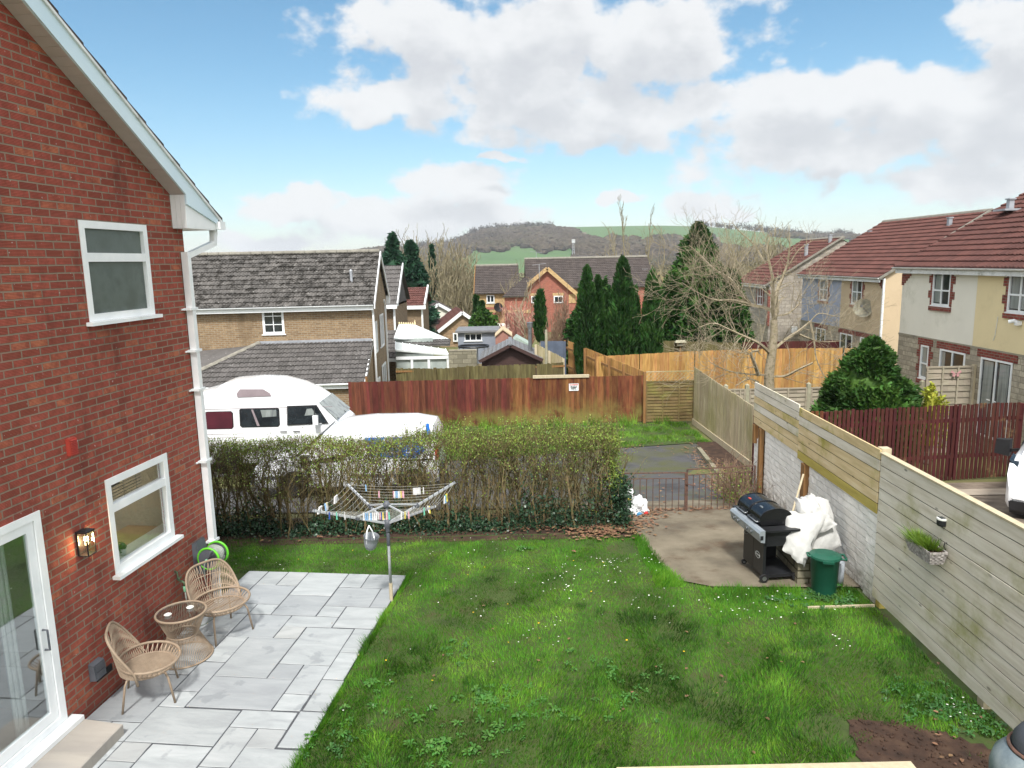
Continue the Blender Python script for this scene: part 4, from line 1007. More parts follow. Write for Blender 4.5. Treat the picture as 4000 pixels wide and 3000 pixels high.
for k in range(76):
    a = 2 * pi * k / 76; b = a + .10; 
    p.bar((.268 * cos(a), .268 * sin(a), .545), (.165 * cos(b), .165 * sin(b), .292), .006, .006)
    p.bar((.165 * cos(b), .165 * sin(b), .288), (.298 * cos(a), .298 * sin(a), .014), .006, .006)
p.build('woven_sides', 'rattan', t_, True)
MT['tableglass'] = glass_mat('table_glass', (.93, .94, .94), .06)
p = MB(); p.lathe([(.255, .549), (.255, .555)], n=40); p.build('glass_top', 'tableglass', t_, True)
for (a, b, w_) in ((-.10, -.10, 'nearer the armchair by the sliding door'), (.09, .06, 'nearer the hose reel')):
    x_, y_ = toworld(.37 + b, -1.42 + a)
    c_ = empty('candle_dish', (x_, y_, .037 + .556), 0, label='small round white candle dish on the glass table, ' + w_, cat='candle', group='white candle dishes on the glass table')
    p = MB(); p.lathe([(.030, 0), (.042, .012), (.038, .012), (.03, .006)], n=20); p.build('dish', 'potwhite', c_, True); p = MB(); p.lathe([(.026, .006), (.026, .022)], n=16); p.build('candle', 'potwhite', c_, True)

# ================================================================ rotary clothes line
LX, LY = -1.69, 9.16
t_ = empty('rotary_clothes_line', (LX, LY, 0.0), 0, label='grey metal rotary clothes line open on the lawn at the patio corner', cat='clothes line')
p = MB(); p.tube([(0, 0, .26), (0, 0, 1.02)], .019, 10); p.tube([(0, 0, 1.0), (0, 0, 1.36)], .015, 8); p.build('pole', 'alu', t_, True, smooth=True)
p = MB(); p.tube([(0, 0, -.02), (0, 0, .27)], .024, 10); p.build('ground_socket', 'postpale', t_, True)
p = MB(); p.lathe([(.02, .98), (.032, 1.0), (.03, 1.04), (.045, 1.07), (.05, 1.10), (.04, 1.16), (.02, 1.17)], n=14); p.lathe([(.02, .80), (.024, .81), (.024, .97), (.02, .98)], n=10); p.build('lower_hub', 'greyplastic', t_, True, smooth=True)
p = MB(); p.lathe([(.018, 1.33), (.045, 1.34), (.05, 1.38), (.03, 1.41), (.012, 1.42)], n=14); p.build('top_hub', 'greyplastic', t_, True, smooth=True)
ENDS = [(-2.51, 8.62), (-2.32, 9.69), (-.82, 9.66), (-.99, 8.68)]
ENDS = [V((a - LX, b - LY, 1.50)) for a, b in ENDS]; HUB = V((0, 0, 1.11))
for e in ENDS:
    p = MB(); p.bar(HUB + (e - HUB) * .03, e, .020, .028); ar = p.build('arm', 'alu', t_, True)
    j = HUB + (e - HUB) * .42
    p = MB(); p.bar((0, 0, 1.375), j + V((0, 0, .02)), .018, .018); p.build('strut', 'alu', t_, True)
    p = MB(); p.bar(j - (e - HUB).normalized() * .03, j + (e - HUB).normalized() * .03, .035, .045)
    for k in range(9): q = HUB + (e - HUB) * (.36 + .078 * k); p.bar(q - V((0, 0, .02)), q + V((0, 0, .02)), .024, .014)
    p.build('clip', 'greyplastic', t_, True)
MT['lineplastic'] = pm('pale_line_cord', [C('b0b0a8'), C('c4c4bc')], 9, 0.5)
p = MB()
def linept(i, k, f):
    a = HUB + (ENDS[i] - HUB) * (.36 + .078 * k); b = HUB + (ENDS[(i + 1) % 4] - HUB) * (.36 + .078 * k)
    q = a + (b - a) * f; q.z -= .035 * (.4 + k * .1) * sin(pi * f); return q
for i in range(4):
    for k in range(9): p.tube([linept(i, k, f / 6) for f in range(7)], .0015, 4, cap=False)
p.build('line', 'lineplastic', t_, True)
PEGC = {'white': C('dcdcdc'), 'blue': C('8db6dc'), 'pink': C('dca6b4'), 'yellow': C('dccc58'), 'green': C('6cc0a4'), 'navy': C('2c4c94')}
for k_, c_ in PEGC.items(): MT['peg_' + k_] = pm(k_ + '_peg_plastic', [c_], 5, 0.45)
PROTO = {}
def peg(i, k, f, colr, where, tilt=0.0):
    q = linept(i, k, f) + V((LX, LY, 0))
    if colr not in PROTO:
        p = MB()
        for s_ in (-1, 1):
            p.hexa([(s_ * .004 - .003, -.006, -.065), (s_ * .004 + .003, -.006, -.065), (s_ * .004 + .003, .006, -.065), (s_ * .004 - .003, .006, -.065),
                    (s_ * .002 - .003, -.006, .012), (s_ * .002 + .003, -.006, .012), (s_ * .002 + .003, .006, .012), (s_ * .002 - .003, .006, .012)])
        o = p.build('clothes_peg', 'peg_' + colr); PROTO[colr] = o
    else: o = PROTO[colr].copy(); COL.objects.link(o)
    d = ENDS[(i + 1) % 4] - ENDS[i]
    o.location = q; o.rotation_euler = (random.uniform(-.2, .2), tilt, atan2(d.y, d.x) + random.uniform(-.3, .3)); o.scale = (1.25, 1.25, 1.25)
    tag(o, colr + ' plastic clothes peg ' + where, 'clothes peg', 'clothes pegs on the rotary line')
for n_, c_ in enumerate(['white', 'blue', 'blue', 'white', 'blue', 'white', 'white', 'white', 'white', 'pink', 'navy']): peg(3, 6, .63 - n_ * .018, c_, 'in the tight row just left of the pole')
for f_, c_ in ((.44, 'yellow'), (.40, 'pink'), (.38, 'green')): peg(3, 6, f_, c_, 'hanging close beside the pole')
for f_, c_ in ((.24, 'white'), (.20, 'yellow'), (.16, 'pink')): peg(3, 5, f_, c_, 'on the near lines right of the pole')
for f_, c_ in ((.06, 'green'),): peg(3, 7, f_, c_, 'near the right front arm')
for f_, c_ in ((.90, 'green'), (.97, 'navy'), (.82, 'white')): peg(3, 6, f_, c_, 'on the near lines toward the left front arm')
for n_, c_ in enumerate(['blue', 'white', 'yellow', 'white']): peg(0, 8, .30 + n_ * .02, c_, 'in the small bunch on the left side line')
for n_ in range(4): peg(0, 8, .14 + n_ * .02, 'white', 'in the bunch nearest the left arm tip', .5 - .3 * n_)
for n_ in range(5): peg(0, 8, .58 + n_ * .018, 'white', 'in the fanned bunch high on the left side line', .4 - .2 * n_)
for n_, c_ in enumerate(['pink', 'white', 'blue', 'blue', 'white', 'white', 'yellow', 'pink', 'pink']): peg(1, 6, .44 + n_ * .014, c_, 'in the long row on the far lines')
for n_ in range(6): peg(1, 7, .64 + n_ * .013, 'white', 'in the white row on the far right lines')
peg(1, 7, .74, 'white', 'alone beside the white row on the far lines'); peg(1, 8, .17, 'blue', 'alone on the far left lines'); peg(1, 6, .28, 'pink', 'alone on the far lines')
for n_, c_ in enumerate(['yellow', 'yellow', 'green', 'blue', 'white']): peg(2, 8, .40 + n_ * .03, c_, 'in the bunch on the right side line')
peg(2, 6, .85, 'yellow', 'alone near the right front arm'); peg(2, 5, .70, 'white', 'alone on the right side lines')
t_ = empty('peg_basket', (-1.90, 8.98, .84), .3, label='grey plastic peg basket with white strap hanging from the clothes line', cat='peg basket')
MT['basketgrey'] = pm('grey_basket_plastic', [C('868c92'), C('969ca2')], 5, 0.5)
p = MB(); p.lathe([(.0, 0), (.058, .004), (.078, .05), (.092, .11), (.098, .185), (.102, .188), (.096, .18), (.088, .11), (.07, .02), (0, .015)], n=28, cap=False); b_ = p.build('bucket', 'basketgrey', t_, True, smooth=True); b_.rotation_euler = (0.22, .12, 0)
p = MB()
for s_ in (-1, 1):
    pts = [(s_ * .05, -.092, .10), (s_ * .05, -.094, .17), (s_ * .035, -.05, .25), (.0, 0.0, .315)]
    for a, b in zip(pts, pts[1:]): p.bar(a, b, .016, .004)
p.build('strap', 'pvc', t_, True)

# ================================================================ hedge
MT['stem'] = pm('hedge_stem_bark', [C('4c4430'), C('66593c'), C('5a5934')], 8, 0.9, island=0.5, hue=0.03)
MT['hedgeleaf'] = pm('young_privet_leaf', [C('5c742a'), C('758a36'), C('4c6626')], 2.0, 0.55, island=0.7, hue=0.05)
MT['ivy'] = pm('dark_ivy_leaf', [C('1f3324'), C('2c4630'), C('25402a')], 6, 0.4, island=0.6)
def hedge():
    t = empty('garden_hedge', (-2.2, 12.2, -.1), 0, label='tall thin privet hedge with bare stems and fresh green tips between lawn and parked vans', cat='hedge')
    rng = np.random.default_rng(3)
    SV = []; leaves = []; 
    def seg(a, b, ra, rb):   # three sided twig piece, vectorised later
        SV.append((a, b, ra, rb))
    X0, X1 = -6.9, 1.72
    def top(x): return 1.44 + 0.10 * np.clip((x + 3) / 5, 0, 1) + .03 * sin(x * 3)
    nst = 230
    for i in range(nst):
        x = X0 + (X1 - X0) * (i + rng.uniform(-.5, .5)) / nst; y = 12.25 + rng.normal() * .14; z = GZ(x, y) - .02
        big = rng.uniform() < .3; r = rng.uniform(.010, .022) * (1.4 if big else .8)
        p = np.array([x, y, z]); d = np.array([rng.normal() * .16, rng.normal() * .12, 1.0]); T = top(x) - .05
        tips = []
        while p[2] < T * .45:
            q = p + d * .11; seg(p, q, r, r * .96); r *= .96; d[:2] += rng.normal(size=2) * .10; d[:2] *= .9; p = q
            if rng.uniform() < .42 and p[2] > .1: tips.append((p.copy(), d + np.array([rng.normal() * .5, rng.normal() * .5, 0]), r * .6))
        tips.append((p, d, r))
        cnt = 0
        while tips and cnt < 120:
            p, d, r = tips.pop(); cnt += 1
            L = int(rng.integers(3, 9))
            for _ in range(L):
                if p[2] > top(p[0]) + rng.normal() * .04: break
                n_ = d / np.linalg.norm(d); q = p + n_ * .075; seg(p, q, max(r, .003), max(r * .9, .0025)); r *= .88
                d = n_ + rng.normal(size=3) * .22 + np.array([0, (12.3 - q[1]) * .25, .16]); p = q
                hz_ = (p[2] - .75) / (T - .75)
                if rng.uniform() < .14 + .75 * max(0, hz_): leaves.append(p + rng.normal(size=3) * .015)
                if rng.uniform() < .3 and r > .002: tips.append((p.copy(), d + rng.normal(size=3) * .55, r * .75))
    for i in range(520):   # untrimmed shoots standing above the cut top
        x = rng.uniform(-1.9, 1.9) if i < 420 else rng.uniform(X0, 2); y = rng.uniform(12.2, 12.9); p = np.array([x, y, top(x) - .1]); d = np.array([rng.normal() * .1, rng.normal() * .1, 1]); h = rng.uniform(.1, .36) * (1 if i < 420 else .5)
        for k in range(4):
            q = p + d * h / 4; seg(p, q, .0035, .003); leaves.append(q + rng.normal(size=3) * .01); p = q
    # dense twiggy clipped top, deeper at the far side
    tw = 13000
    x = rng.uniform(X0, X1 + .1, tw); y = rng.uniform(11.93, 12.75, tw); zt = 1.44 + .10 * np.clip((x + 3) / 5, 0, 1) + .03 * np.sin(x * 3)
    z = zt - np.abs(rng.normal(size=tw)) * .13 - rng.uniform(0, .05, tw)
    for i in range(tw):
        p = np.array([x[i], y[i], z[i]]); d = rng.normal(size=3) * .5 + (0, 0, 1); d /= np.linalg.norm(d); L = rng.uniform(.04, .12)
        seg(p, p + d * L, .003, .002)
    tw = 12000; x = rng.uniform(X0, X1 + .1, tw); y = rng.normal(12.3, .16, tw); z = rng.uniform(-.05, 1.2, tw) ** 1.0
    for i in range(tw):
        d = rng.normal(size=3) * .75 + (0, 0, .7); d /= np.linalg.norm(d); p = np.array([x[i], y[i], z[i]]); seg(p, p + d * rng.uniform(.05, .2), .0035, .002)
    A = np.array([s[0] for s in SV]); B = np.array([s[1] for s in SV]); ra = np.array([s[2] for s in SV])[:, None]; rb = np.array([s[3] for s in SV])[:, None]
    D = B - A; D /= np.linalg.norm(D, axis=1)[:, None] + 1e-9; U = np.cross(D, (1, .1, .05)); U /= np.linalg.norm(U, axis=1)[:, None]; W = np.cross(D, U)
    q = []
    cs = [(cos(2 * pi * k / 3), sin(2 * pi * k / 3)) for k in range(3)]
    for k in range(3):
        c0, s0 = cs[k]; c1, s1 = cs[(k + 1) % 3]
        q.append(np.stack([A + (U * c0 + W * s0) * ra, A + (U * c1 + W * s1) * ra, B + (U * c1 + W * s1) * rb, B + (U * c0 + W * s0) * rb], 1))
    q = np.stack(q, 1).reshape(-1, 3)
    np_mesh('stems', q, 4, 'stem', t)
    lv = np.array(leaves)
    n = 22000; x = rng.uniform(X0, X1 + .12, n); y = rng.uniform(11.9, 12.8, n)
    zt = 1.46 + .10 * np.clip((x + 3) / 5, 0, 1) + .03 * np.sin(x * 3); z = zt - np.abs(rng.normal(size=n)) * .12 + .015
    cl = np.sin(x * 6 + 2 * np.sin(y * 5)) * np.sin(y * 7 + x * 2 + z * 9) ; k = rng.uniform(-1, 1, n) < cl + .35 + .3 * (x > -2)
    top_l = np.stack([x, y, z], 1)[k]
    # right end face carries twigs too
    n2 = 2600; e = np.stack([X1 + rng.normal(size=n2) * .08, rng.uniform(11.95, 12.7, n2), rng.uniform(.6, 1.5, n2)], 1)
    cc = np.concatenate([lv + rng.normal(size=lv.shape) * .02, lv + rng.normal(size=lv.shape) * .03, top_l, e])
    np_mesh('leaves', leaf_quads(cc, .021, .8, 1.5, rng), 4, 'hedgeleaf', t)
    n = 21000; x = rng.uniform(X0, 1.8, n); hgt = .28 + .10 * np.sin(x * 2.1) + .12 * np.sin(x * 5.3) + .42 * np.exp(-((x - 1.65) / .3) ** 2) + .25 * np.exp(-((x - .45) / .35) ** 2)
    z = -.12 + np.abs(rng.normal(size=n)) * hgt * .6; y = 12.2 + rng.normal(size=n) * .2
    iv = np.stack([x, y, z], 1)[z < 1.0]
    e = np.stack([1.86 + rng.normal(size=5000) * .09, 12.35 + rng.normal(size=5000) * .25, rng.uniform(-.2, .72, 5000)], 1)
    np_mesh('ivy', leaf_quads(np.concatenate([iv, e]), .042, .6, 1.2, rng), 4, 'ivy', t)
hedge()
dl = MB()
# ================================================================ iron gates
def gate(x0, x1, y0, y1, ztop, label):
    t = empty('iron_gate', (x0, y0, -.3), 0, label=label, cat='gate', group='pair of low iron gates')
    P = lambda f, z: (x0 + (x1 - x0) * f, y0 + (y1 - y0) * f, z)
    p = MB(); zb = -.27
    p.bar(P(0, zb), P(0, ztop), .028, .028); p.bar(P(1, zb), P(1, ztop), .028, .028); p.bar(P(0, ztop), P(1, ztop), .02, .02); p.bar(P(0, ztop - .11), P(1, ztop - .11), .018, .012); p.bar(P(0, zb + .02), P(1, zb + .02), .02, .02)
    p.build('frame', 'iron', t)
    n = int(round((x1 - x0) / .118))
    for k in range(1, n):
        p = MB(); p.tube([P(k / n, zb + .02), P(k / n, ztop - .11)], .0075, 6); p.build('bar', 'iron', t)
    return t
g1 = gate(2.02, 3.24, 13.2, 13.16, .51, 'left leaf of the low rusty iron gates, next to the rubbish bags')
g2 = gate(3.27, 4.60, 13.16, 13.32, .57, 'right leaf of the low rusty iron gates, with the latch, next to the plank fence')
p = MB(); p.bar((3.24, 13.13, .3), (3.42, 13.13, .26), .03, .012); p.build('latch', 'iron', g2)
# rubbish bags at the hedge end
MT['bagprint'] = pm('white_printed_bag', [C('cfd2d4'), C('e0e2e3')], 3, 0.4, bump=.4, bscale=18)
for nme, c, r, sd, lab, patches in (('plastic_sack', (2.10, 13.0, .05), (.14, .10, .30), 1, 'tall crumpled white sack with a yellow mark, leaning in the ivy by the gate', [((.03, -.11, .04), .035, C('c8b83a'))]),
                                 ('plastic_sack', (2.33, 12.95, -.08), (.16, .12, .20), 2, 'low white sack with blue and red print at the foot of the gate', [((-.02, -.125, -.10), .05, C('3f7fa8')), ((.11, -.10, -.08), .035, C('c03030'))]),
                                 ('polystyrene_tray', (2.2, 12.9, -.14), (.13, .08, .10), 3, 'pale grey folded tray wedged between the two sacks', [])):
    t_ = empty(nme, c, 0, label=lab, cat='rubbish bag' if 'sack' in nme else 'tray')
    p = MB(); p.blob((0, 0, 0), r, 3, .55, 1.9, seed=sd); p.build('sack', 'bagprint', t_, True)
    for (q, rr, cc) in patches:
        m_ = pm('print_%d' % sd, [cc], 3, .5); p = MB(); p.blob(q, (rr * 1.2, .02, rr), 2, .3, 2, seed=sd); p.build('print', m_, t_, True)

# ================================================================ barbecue
BQ = empty('gas_barbecue', (3.60, 9.79, 0.03), radians(6.5), label='black and silver hooded gas barbecue on wheels on the concrete path', cat='barbecue')
p = MB(); p.box(-.255, -.24, -.345, -.02, .10, .66); p.build('door', 'enamel_door' if 0 else 'blackmetal', BQ, True)
p = MB(); p.box(-.255, -.24, -.012, .33, .10, .66); d2 = p.build('door', 'blackmetal', BQ, True)
p = MB(); p.tube([(-.256, .20, .56), (-.285, .20, .56), (-.285, .28, .56), (-.256, .28, .56)], .006, 6); p.build('handle', 'steel', d2, True)
for (x0, y0) in ((-.24, -.345), (.25, -.345), (-.24, .31), (.25, .31)):
    p = MB(); p.box(x0, x0 + .03, y0, y0 + .03, .08, .72); p.build('leg', 'blackmetal', BQ, True)
p = MB(); p.box(-.24, .28, -.34, .33, .085, .10); p.box(-.24, .28, -.345, -.33, .06, .085); p.box(-.2, .28, .30, .312, .10, .6); p.build('base_shelf', 'blackmetal', BQ, True)
p = MB(); p.hexa([(-.2, -.17, .60), (.22, -.17, .60), (.22, .55, .60), (-.2, .55, .60), (-.25, -.2, .80), (.25, -.2, .80), (.25, .62, .80), (-.25, .62, .80)]); p.box(-.24, .27, -.34, -.2, .64, .66); p.box(-.24, .27, -.345, -.335, .56, .79); p.build('firebox', 'blackmetal', BQ, True)
p = MB(); p.box(-.26, .29, -.40, -.205, .795, .825); p.box(-.26, .29, .625, .78, .795, .825); p.build('side_shelf', 'blackmetal', BQ, True)
p = MB()
for (y0, y1) in ((-.42, .10), (.108, .64)):
    p.hexa([(-.335, y0, .66), (-.27, y0, .65), (-.27, y1, .65), (-.335, y1, .66), (-.365, y0, .80), (-.27, y0, .83), (-.27, y1, .83), (-.365, y1, .80)])
    p.hexa([(-.365, y0, .80), (-.27, y0, .83), (-.27, y1, .83), (-.365, y1, .80), (-.34, y0, .835), (-.27, y0, .84), (-.27, y1, .84), (-.34, y1, .835)])
cp = p.build('control_panel', 'silverpaint', BQ, True)
for y0 in (-.12, .03, .36, .50):
    p = MB(); p.lathe([(.03, -.375), (.03, -.355), (.022, -.35), (.022, -.33)], (0, y0, .725), 18, axis='X'); p.build('knob', 'steel', BQ, True)
p = MB(); p.box(-.345, -.3, -.425, -.4205, .70, .765); p.build('bottle_opener', 'blackmetal', BQ, True)
# domed hood in two halves
def hood(y0, y1, name='hood'):
    p = MB(); n = 18; out = []
    for i in range(n + 1):
        a = pi - pi * i / n; x = .01 + .255 * cos(a); zz = .885 + .195 * (sin(a) ** .7) if 0 < i < n else .875
        out.append((x, zz))
    prof = [(-.23, .835)] + out + [(.24, .835)]
    p.prism([(x, y0, z) for x, z in prof], (0, y1 - y0, 0))
    for yy in (y0 + .002, y1 - .014): p.tube([(x * 1.012, yy + .006, z + .004) for x, z in out], .006, 6)
    return p.build(name, 'enamel', BQ, True, smooth=False)
for (a, b) in ((-.19, .205), (.213, .61)):
    hd = hood(a, b)
    p = MB(); p.tube([(-.225, a + .05, .885), (-.285, a + .05, .885), (-.285, b - .05, .885), (-.225, b - .05, .885)], .010, 8); p.build('handle', 'steel', hd, True, smooth=True)
    p = MB(); m_ = (a + b) / 2; p.blob((-.13, m_ + .02, 1.058), (.022, .05, .012), 2, 0); p.build('thermometer', 'steel' if a < 0 else 'redplastic', hd, True, smooth=True)
for (x0, y0, r) in ((-.24, -.37, .068), (.27, -.37, .068), (-.24, .33, .04), (.27, .33, .04)):
    p = MB(); p.lathe([(r * .55, -.018), (r * .95, -.018), (r, -.01), (r, .01), (r * .95, .018), (r * .55, .018)], (x0, y0, r + .002), 20, axis='X' if 0 else 'Y'); wh = p.build('wheel', 'rubber', BQ, True)
    p = MB(); p.lathe([(0.0, -.021), (r * .5, -.02), (r * .5, .02), (0.0, .021)], (x0, y0, r + .002), 14, axis='Y', cap=False); p.build('hub', 'steel', wh, True)
p = MB()
el_ = [(.075 * cos(2 * pi * i / 32), .052 * sin(2 * pi * i / 32)) for i in range(32)]
p.add([(-.257, -.17 - a * r, .37 + b * r) for r in (1, .86) for a, b in el_], [(i, (i + 1) % 32, 32 + (i + 1) % 32, 32 + i) for i in range(32)])
badge = p.build('badge_ring', 'pvc', BQ, True)
RL = Matrix.Rotation(-pi / 2, 4, 'Z') @ Matrix.Rotation(pi / 2, 4, 'X')      # lettering that faces -x
text(BQ, 'OUTBACK', (-.2575, -.17, .37), .031, RL, 'pvc', 'badge_lettering', True, .0005, .0006)
BQ.scale = (.92, .92, .92); BQ.location = (3.62, 9.80, .03)

# ================================================================ builders' bags, bin, pot, block, pole
MT['bagcloth'] = pm('white_woven_bag_cloth', [C('a9a9a6'), C('b9bab7')], 2.5, 0.75, bump=.6, bscale=14, stain=(C('a59d8a'), 4, .62, .8, None, None))
def soft(name, corners, bulge, label, seed, folds=.02, group='white bulk bags leaning on the wall'):
    A, B_, C_, D_2 = [V(c) for c in corners]; N = 30; mb = MB()
    nrm = (B_ - A).cross(D_2 - A).normalized()
    if nrm.y > 0: nrm = -nrm
    def pt(u, v, side):
        q = A * (1 - u) * (1 - v) + B_ * u * (1 - v) + C_ * u * v + D_2 * (1 - u) * v
        e = (sin(pi * min(max(u, 0), 1)) ** .45) * (sin(pi * min(max(v, 0), 1)) ** .45)
        w_ = noise.noise(V((u * 3 + seed, v * 3, seed))) * folds * 2.2 + noise.noise(V((u * 4 + v * 9, v * 3 - u * 5, seed * 2))) * folds * 1.6 + abs(noise.noise(V((u * 11, v * 4 + seed, 3)))) * folds
        return q + nrm * (side * bulge * e + w_ * (1 if side > 0 else .2)) + V((noise.noise(V((u * 5, v * 5, seed))) * .03, 0, noise.noise(V((u * 5, v * 5, seed + 9))) * .03)) * (1 if e < .5 else .2)
    vs = [pt(i / N, j / N, 1) for j in range(N + 1) for i in range(N + 1)]; k = len(vs)
    vs += [pt(i / N, j / N, -1) for j in range(N + 1) for i in range(N + 1)]
    idx = lambda i, j: j * (N + 1) + i
    fs = [(idx(i, j), idx(i + 1, j), idx(i + 1, j + 1), idx(i, j + 1)) for j in range(N) for i in range(N)]
    fs += [tuple(k + q for q in reversed(f_)) for f_ in fs]
    mb.add(vs, fs); o = mb.build(name, 'bagcloth', smooth=True); tag(o, label, 'bag', group)
soft('bulk_bag', [(3.83, 9.72, .97), (4.36, 9.66, .90), (3.93, 9.30, .30), (3.70, 9.45, .50)], .10, 'nearest white bulk bag, its corner drooping over the concrete blocks beside the barbecue', 1.3, .007)
soft('bulk_bag', [(4.02, 9.98, 1.05), (4.26, 9.98, 1.10), (4.50, 9.62, .78), (4.05, 9.60, .55)], .11, 'middle white bulk bag with crumpled ribbed folds, behind the drooping one', 4.1, .016)
soft('bulk_bag', [(4.28, 10.02, 1.12), (4.52, 9.95, 1.02), (4.62, 9.72, .42), (4.16, 9.62, .30)], .10, 'white bulk bag standing against the white wall above the green bin', 7.7, .007)
t_ = empty('concrete_block_stack', (4.08, 9.95, 0.03), 0, label='low stack of weathered concrete blocks under the white bags', cat='block stack')
for r_ in range(2):
    for (x0, x1, y0, y1) in ((3.88, 4.30, 9.38, 9.60), (3.88, 4.30, 9.61, 9.83), (3.88, 4.30, 9.84, 10.06), (3.88, 4.30, 10.07, 10.3)):
        p = MB(); p.box(x0 + r_ * .005, x1, y0, y1, .03 + r_ * .2, .225 + r_ * .2); p.build('block', 'planterblock', t_)
MT['bingreen'] = pm('green_bin_plastic', [C('164a3a'), C('1b5744')], 3, 0.45)
t_ = empty('green_bin', (4.14, 9.14, .01), radians(-12), label='dark green lidded plastic bin below the white bags', cat='bin')
p = MB(); p.lathe([(.145, 0), (.155, .02), (.185, .50), (.19, .505), (.175, .5), (.14, .03)], n=32, cap=False); p.lathe([(0, .0), (.146, .0)], n=32, cap=False); p.build('body', 'bingreen', t_, True, smooth=True)
p = MB(); p.lathe([(.2, .505), (.205, .52), (.20, .545), (.15, .565), (.12, .575), (.0, .58)], n=32, cap=False); p.box(-.07, .07, -.225, -.19, .50, .53); lid = p.build('lid', 'bingreen', t_, True, smooth=False)
p = MB(); p.tube([(.17, -.08, .52), (.245, -.09, .52), (.265, 0, .50), (.25, .09, .52), (.17, .08, .52)], .016, 8); p.build('handle', 'bingreen', t_, True, smooth=True)
p = MB(); p.tube([(-.17, -.06, .53), (-.225, -.05, .53), (-.225, .05, .53), (-.17, .06, .53)], .014, 8); p.build('handle', 'bingreen', t_, True, smooth=True)
t_ = empty('drain_pipe_pot', (4.43, 9.33, 0), 0, label='short grey plastic pipe standing upright beside the green bin', cat='pipe')
p = MB(); p.lathe([(.058, 0), (.06, .0), (.065, .36), (.06, .36), (.054, .02)], n=20, cap=False); p.build('pipe', 'greyplastic' if 0 else 'basketgrey', t_, True, smooth=True)
p = MB(); p.tube([(4.06, 10.15, .7), (4.40, 10.6, 1.22)], .016, 8); tag(p.build('broom_handle', 'postpale'), 'worn grey pole sticking up behind the barbecue against the wall', 'pole')

# ================================================================ plank fence and white block wall on the right
MT['groove'] = pm('dark_board_gap_shade', [C('3b3627'), C('4d4733')], 8, .95)  # dark strip between planks, the shade of the gap put into its colour
fx = lambda y: 4.68 + .0157 * (y - 8.77)
def planks(parent, y0, y1, zs, h, mats, off=-.045, th=.022, seg=None):
    for i, z in enumerate(zs):
        cuts = [y0, y1] if not seg else [y0] + sorted(q for q in seg[i % len(seg)] if y0 < q < y1) + [y1]
        for a, b in zip(cuts, cuts[1:]):
            p = MB(); j = random.uniform(-.003, .003)
            a_, b_ = a + .002, b - .002
            p.hexa([(fx(a) + off + j, a_, z + .013), (fx(a) + off + th + j, a_, z + .013), (fx(b) + off + th + j, b_, z + .013), (fx(b) + off + j, b_, z + .013),
                    (fx(a) + off + j, a_, z + h), (fx(a) + off + th + j, a_, z + h), (fx(b) + off + th + j, b_, z + h), (fx(b) + off + j, b_, z + h)])
            if i: p.hexa([(fx(q_) + off + .011 + e_, q_, z - .002 + u_) for u_ in (0, .016) for q_, e_ in ((a_, 0), (a_, .008), (b_, .008), (b_, 0))], 1)
            p.build('plank', [mats[i % len(mats)] if not callable(mats) else mats(i, a), 'groove'], parent)
t_ = empty('plank_fence', (fx(6), 6, 0), 0, label='long pale horizontal plank fence nearest the camera, carrying the planter and solar light', cat='fence', group='plank fence sections on the right')
planks(t_, 1.5, 8.83, [.10 + .1465 * i for i in range(13)], .1465, lambda i, a: 'fence_board', seg=[[3.2], [5.1], [6.9], [4.3], [2.9], [6.2]])
p = MB(); p.hexa([(fx(1.5) - .05, 1.5, 2.006), (fx(1.5) + .03, 1.5, 2.006), (fx(8.83) + .03, 8.85, 2.006), (fx(8.83) - .05, 8.85, 2.006), (fx(1.5) - .05, 1.5, 2.03), (fx(1.5) + .03, 1.5, 2.03), (fx(8.83) + .03, 8.85, 2.03), (fx(8.83) - .05, 8.85, 2.03)]); p.build('cap_rail', 'postpale', t_)
for y in (2.2, 4.4, 6.6, 8.72):
    p = MB(); p.box(fx(y) - .022, fx(y) + .075, y - .05, y + .05, -.05, 1.99); p.build('post', 'fence_green' if y > 8 else 'postpale', t_)
t_ = empty('plank_fence', (fx(10), 10, 1.2), 0, label='yellowish plank fence section above the white wall, with a green lowest board', cat='fence', group='plank fence sections on the right')
planks(t_, 8.86, 11.55, [1.20 + .143 * i for i in range(6)], .143, ['fence_green', 'fence_yellow', 'fence_yellow', 'fence_yellow', 'fence_board', 'fence_yellow'], seg=[[], [9.6], [], [10.2], [], []])
p = MB(); p.box(fx(8.9) - .02, fx(8.9) + .10, 8.86, 8.98, 1.2, 2.07); p.build('post', 'postpale', t_)
p = MB(); p.box(fx(11.3) - .06, fx(11.3) + .03, 11.2, 11.34, -.2, 1.19); p.build('post', 'post', t_)
t_ = empty('plank_fence', (fx(12.7), 12.7, 1.3), 0, label='silvery plank fence section farthest along the white wall, ending at the lane', cat='fence', group='plank fence sections on the right')
planks(t_, 11.56, 13.84, [1.28 + .137 * i for i in range(6)], .137, ['fence_yellow', 'fence_yellow', 'fence_board', 'fence_yellow', 'fence_board', 'fence_board'])
for y in (13.42, 13.78):
    p = MB(); p.box(fx(y) - .06, fx(y) + .02, y - .05, y + .05, -.35 if y < 13.5 else .9, 1.27); p.build('post', 'post', t_)
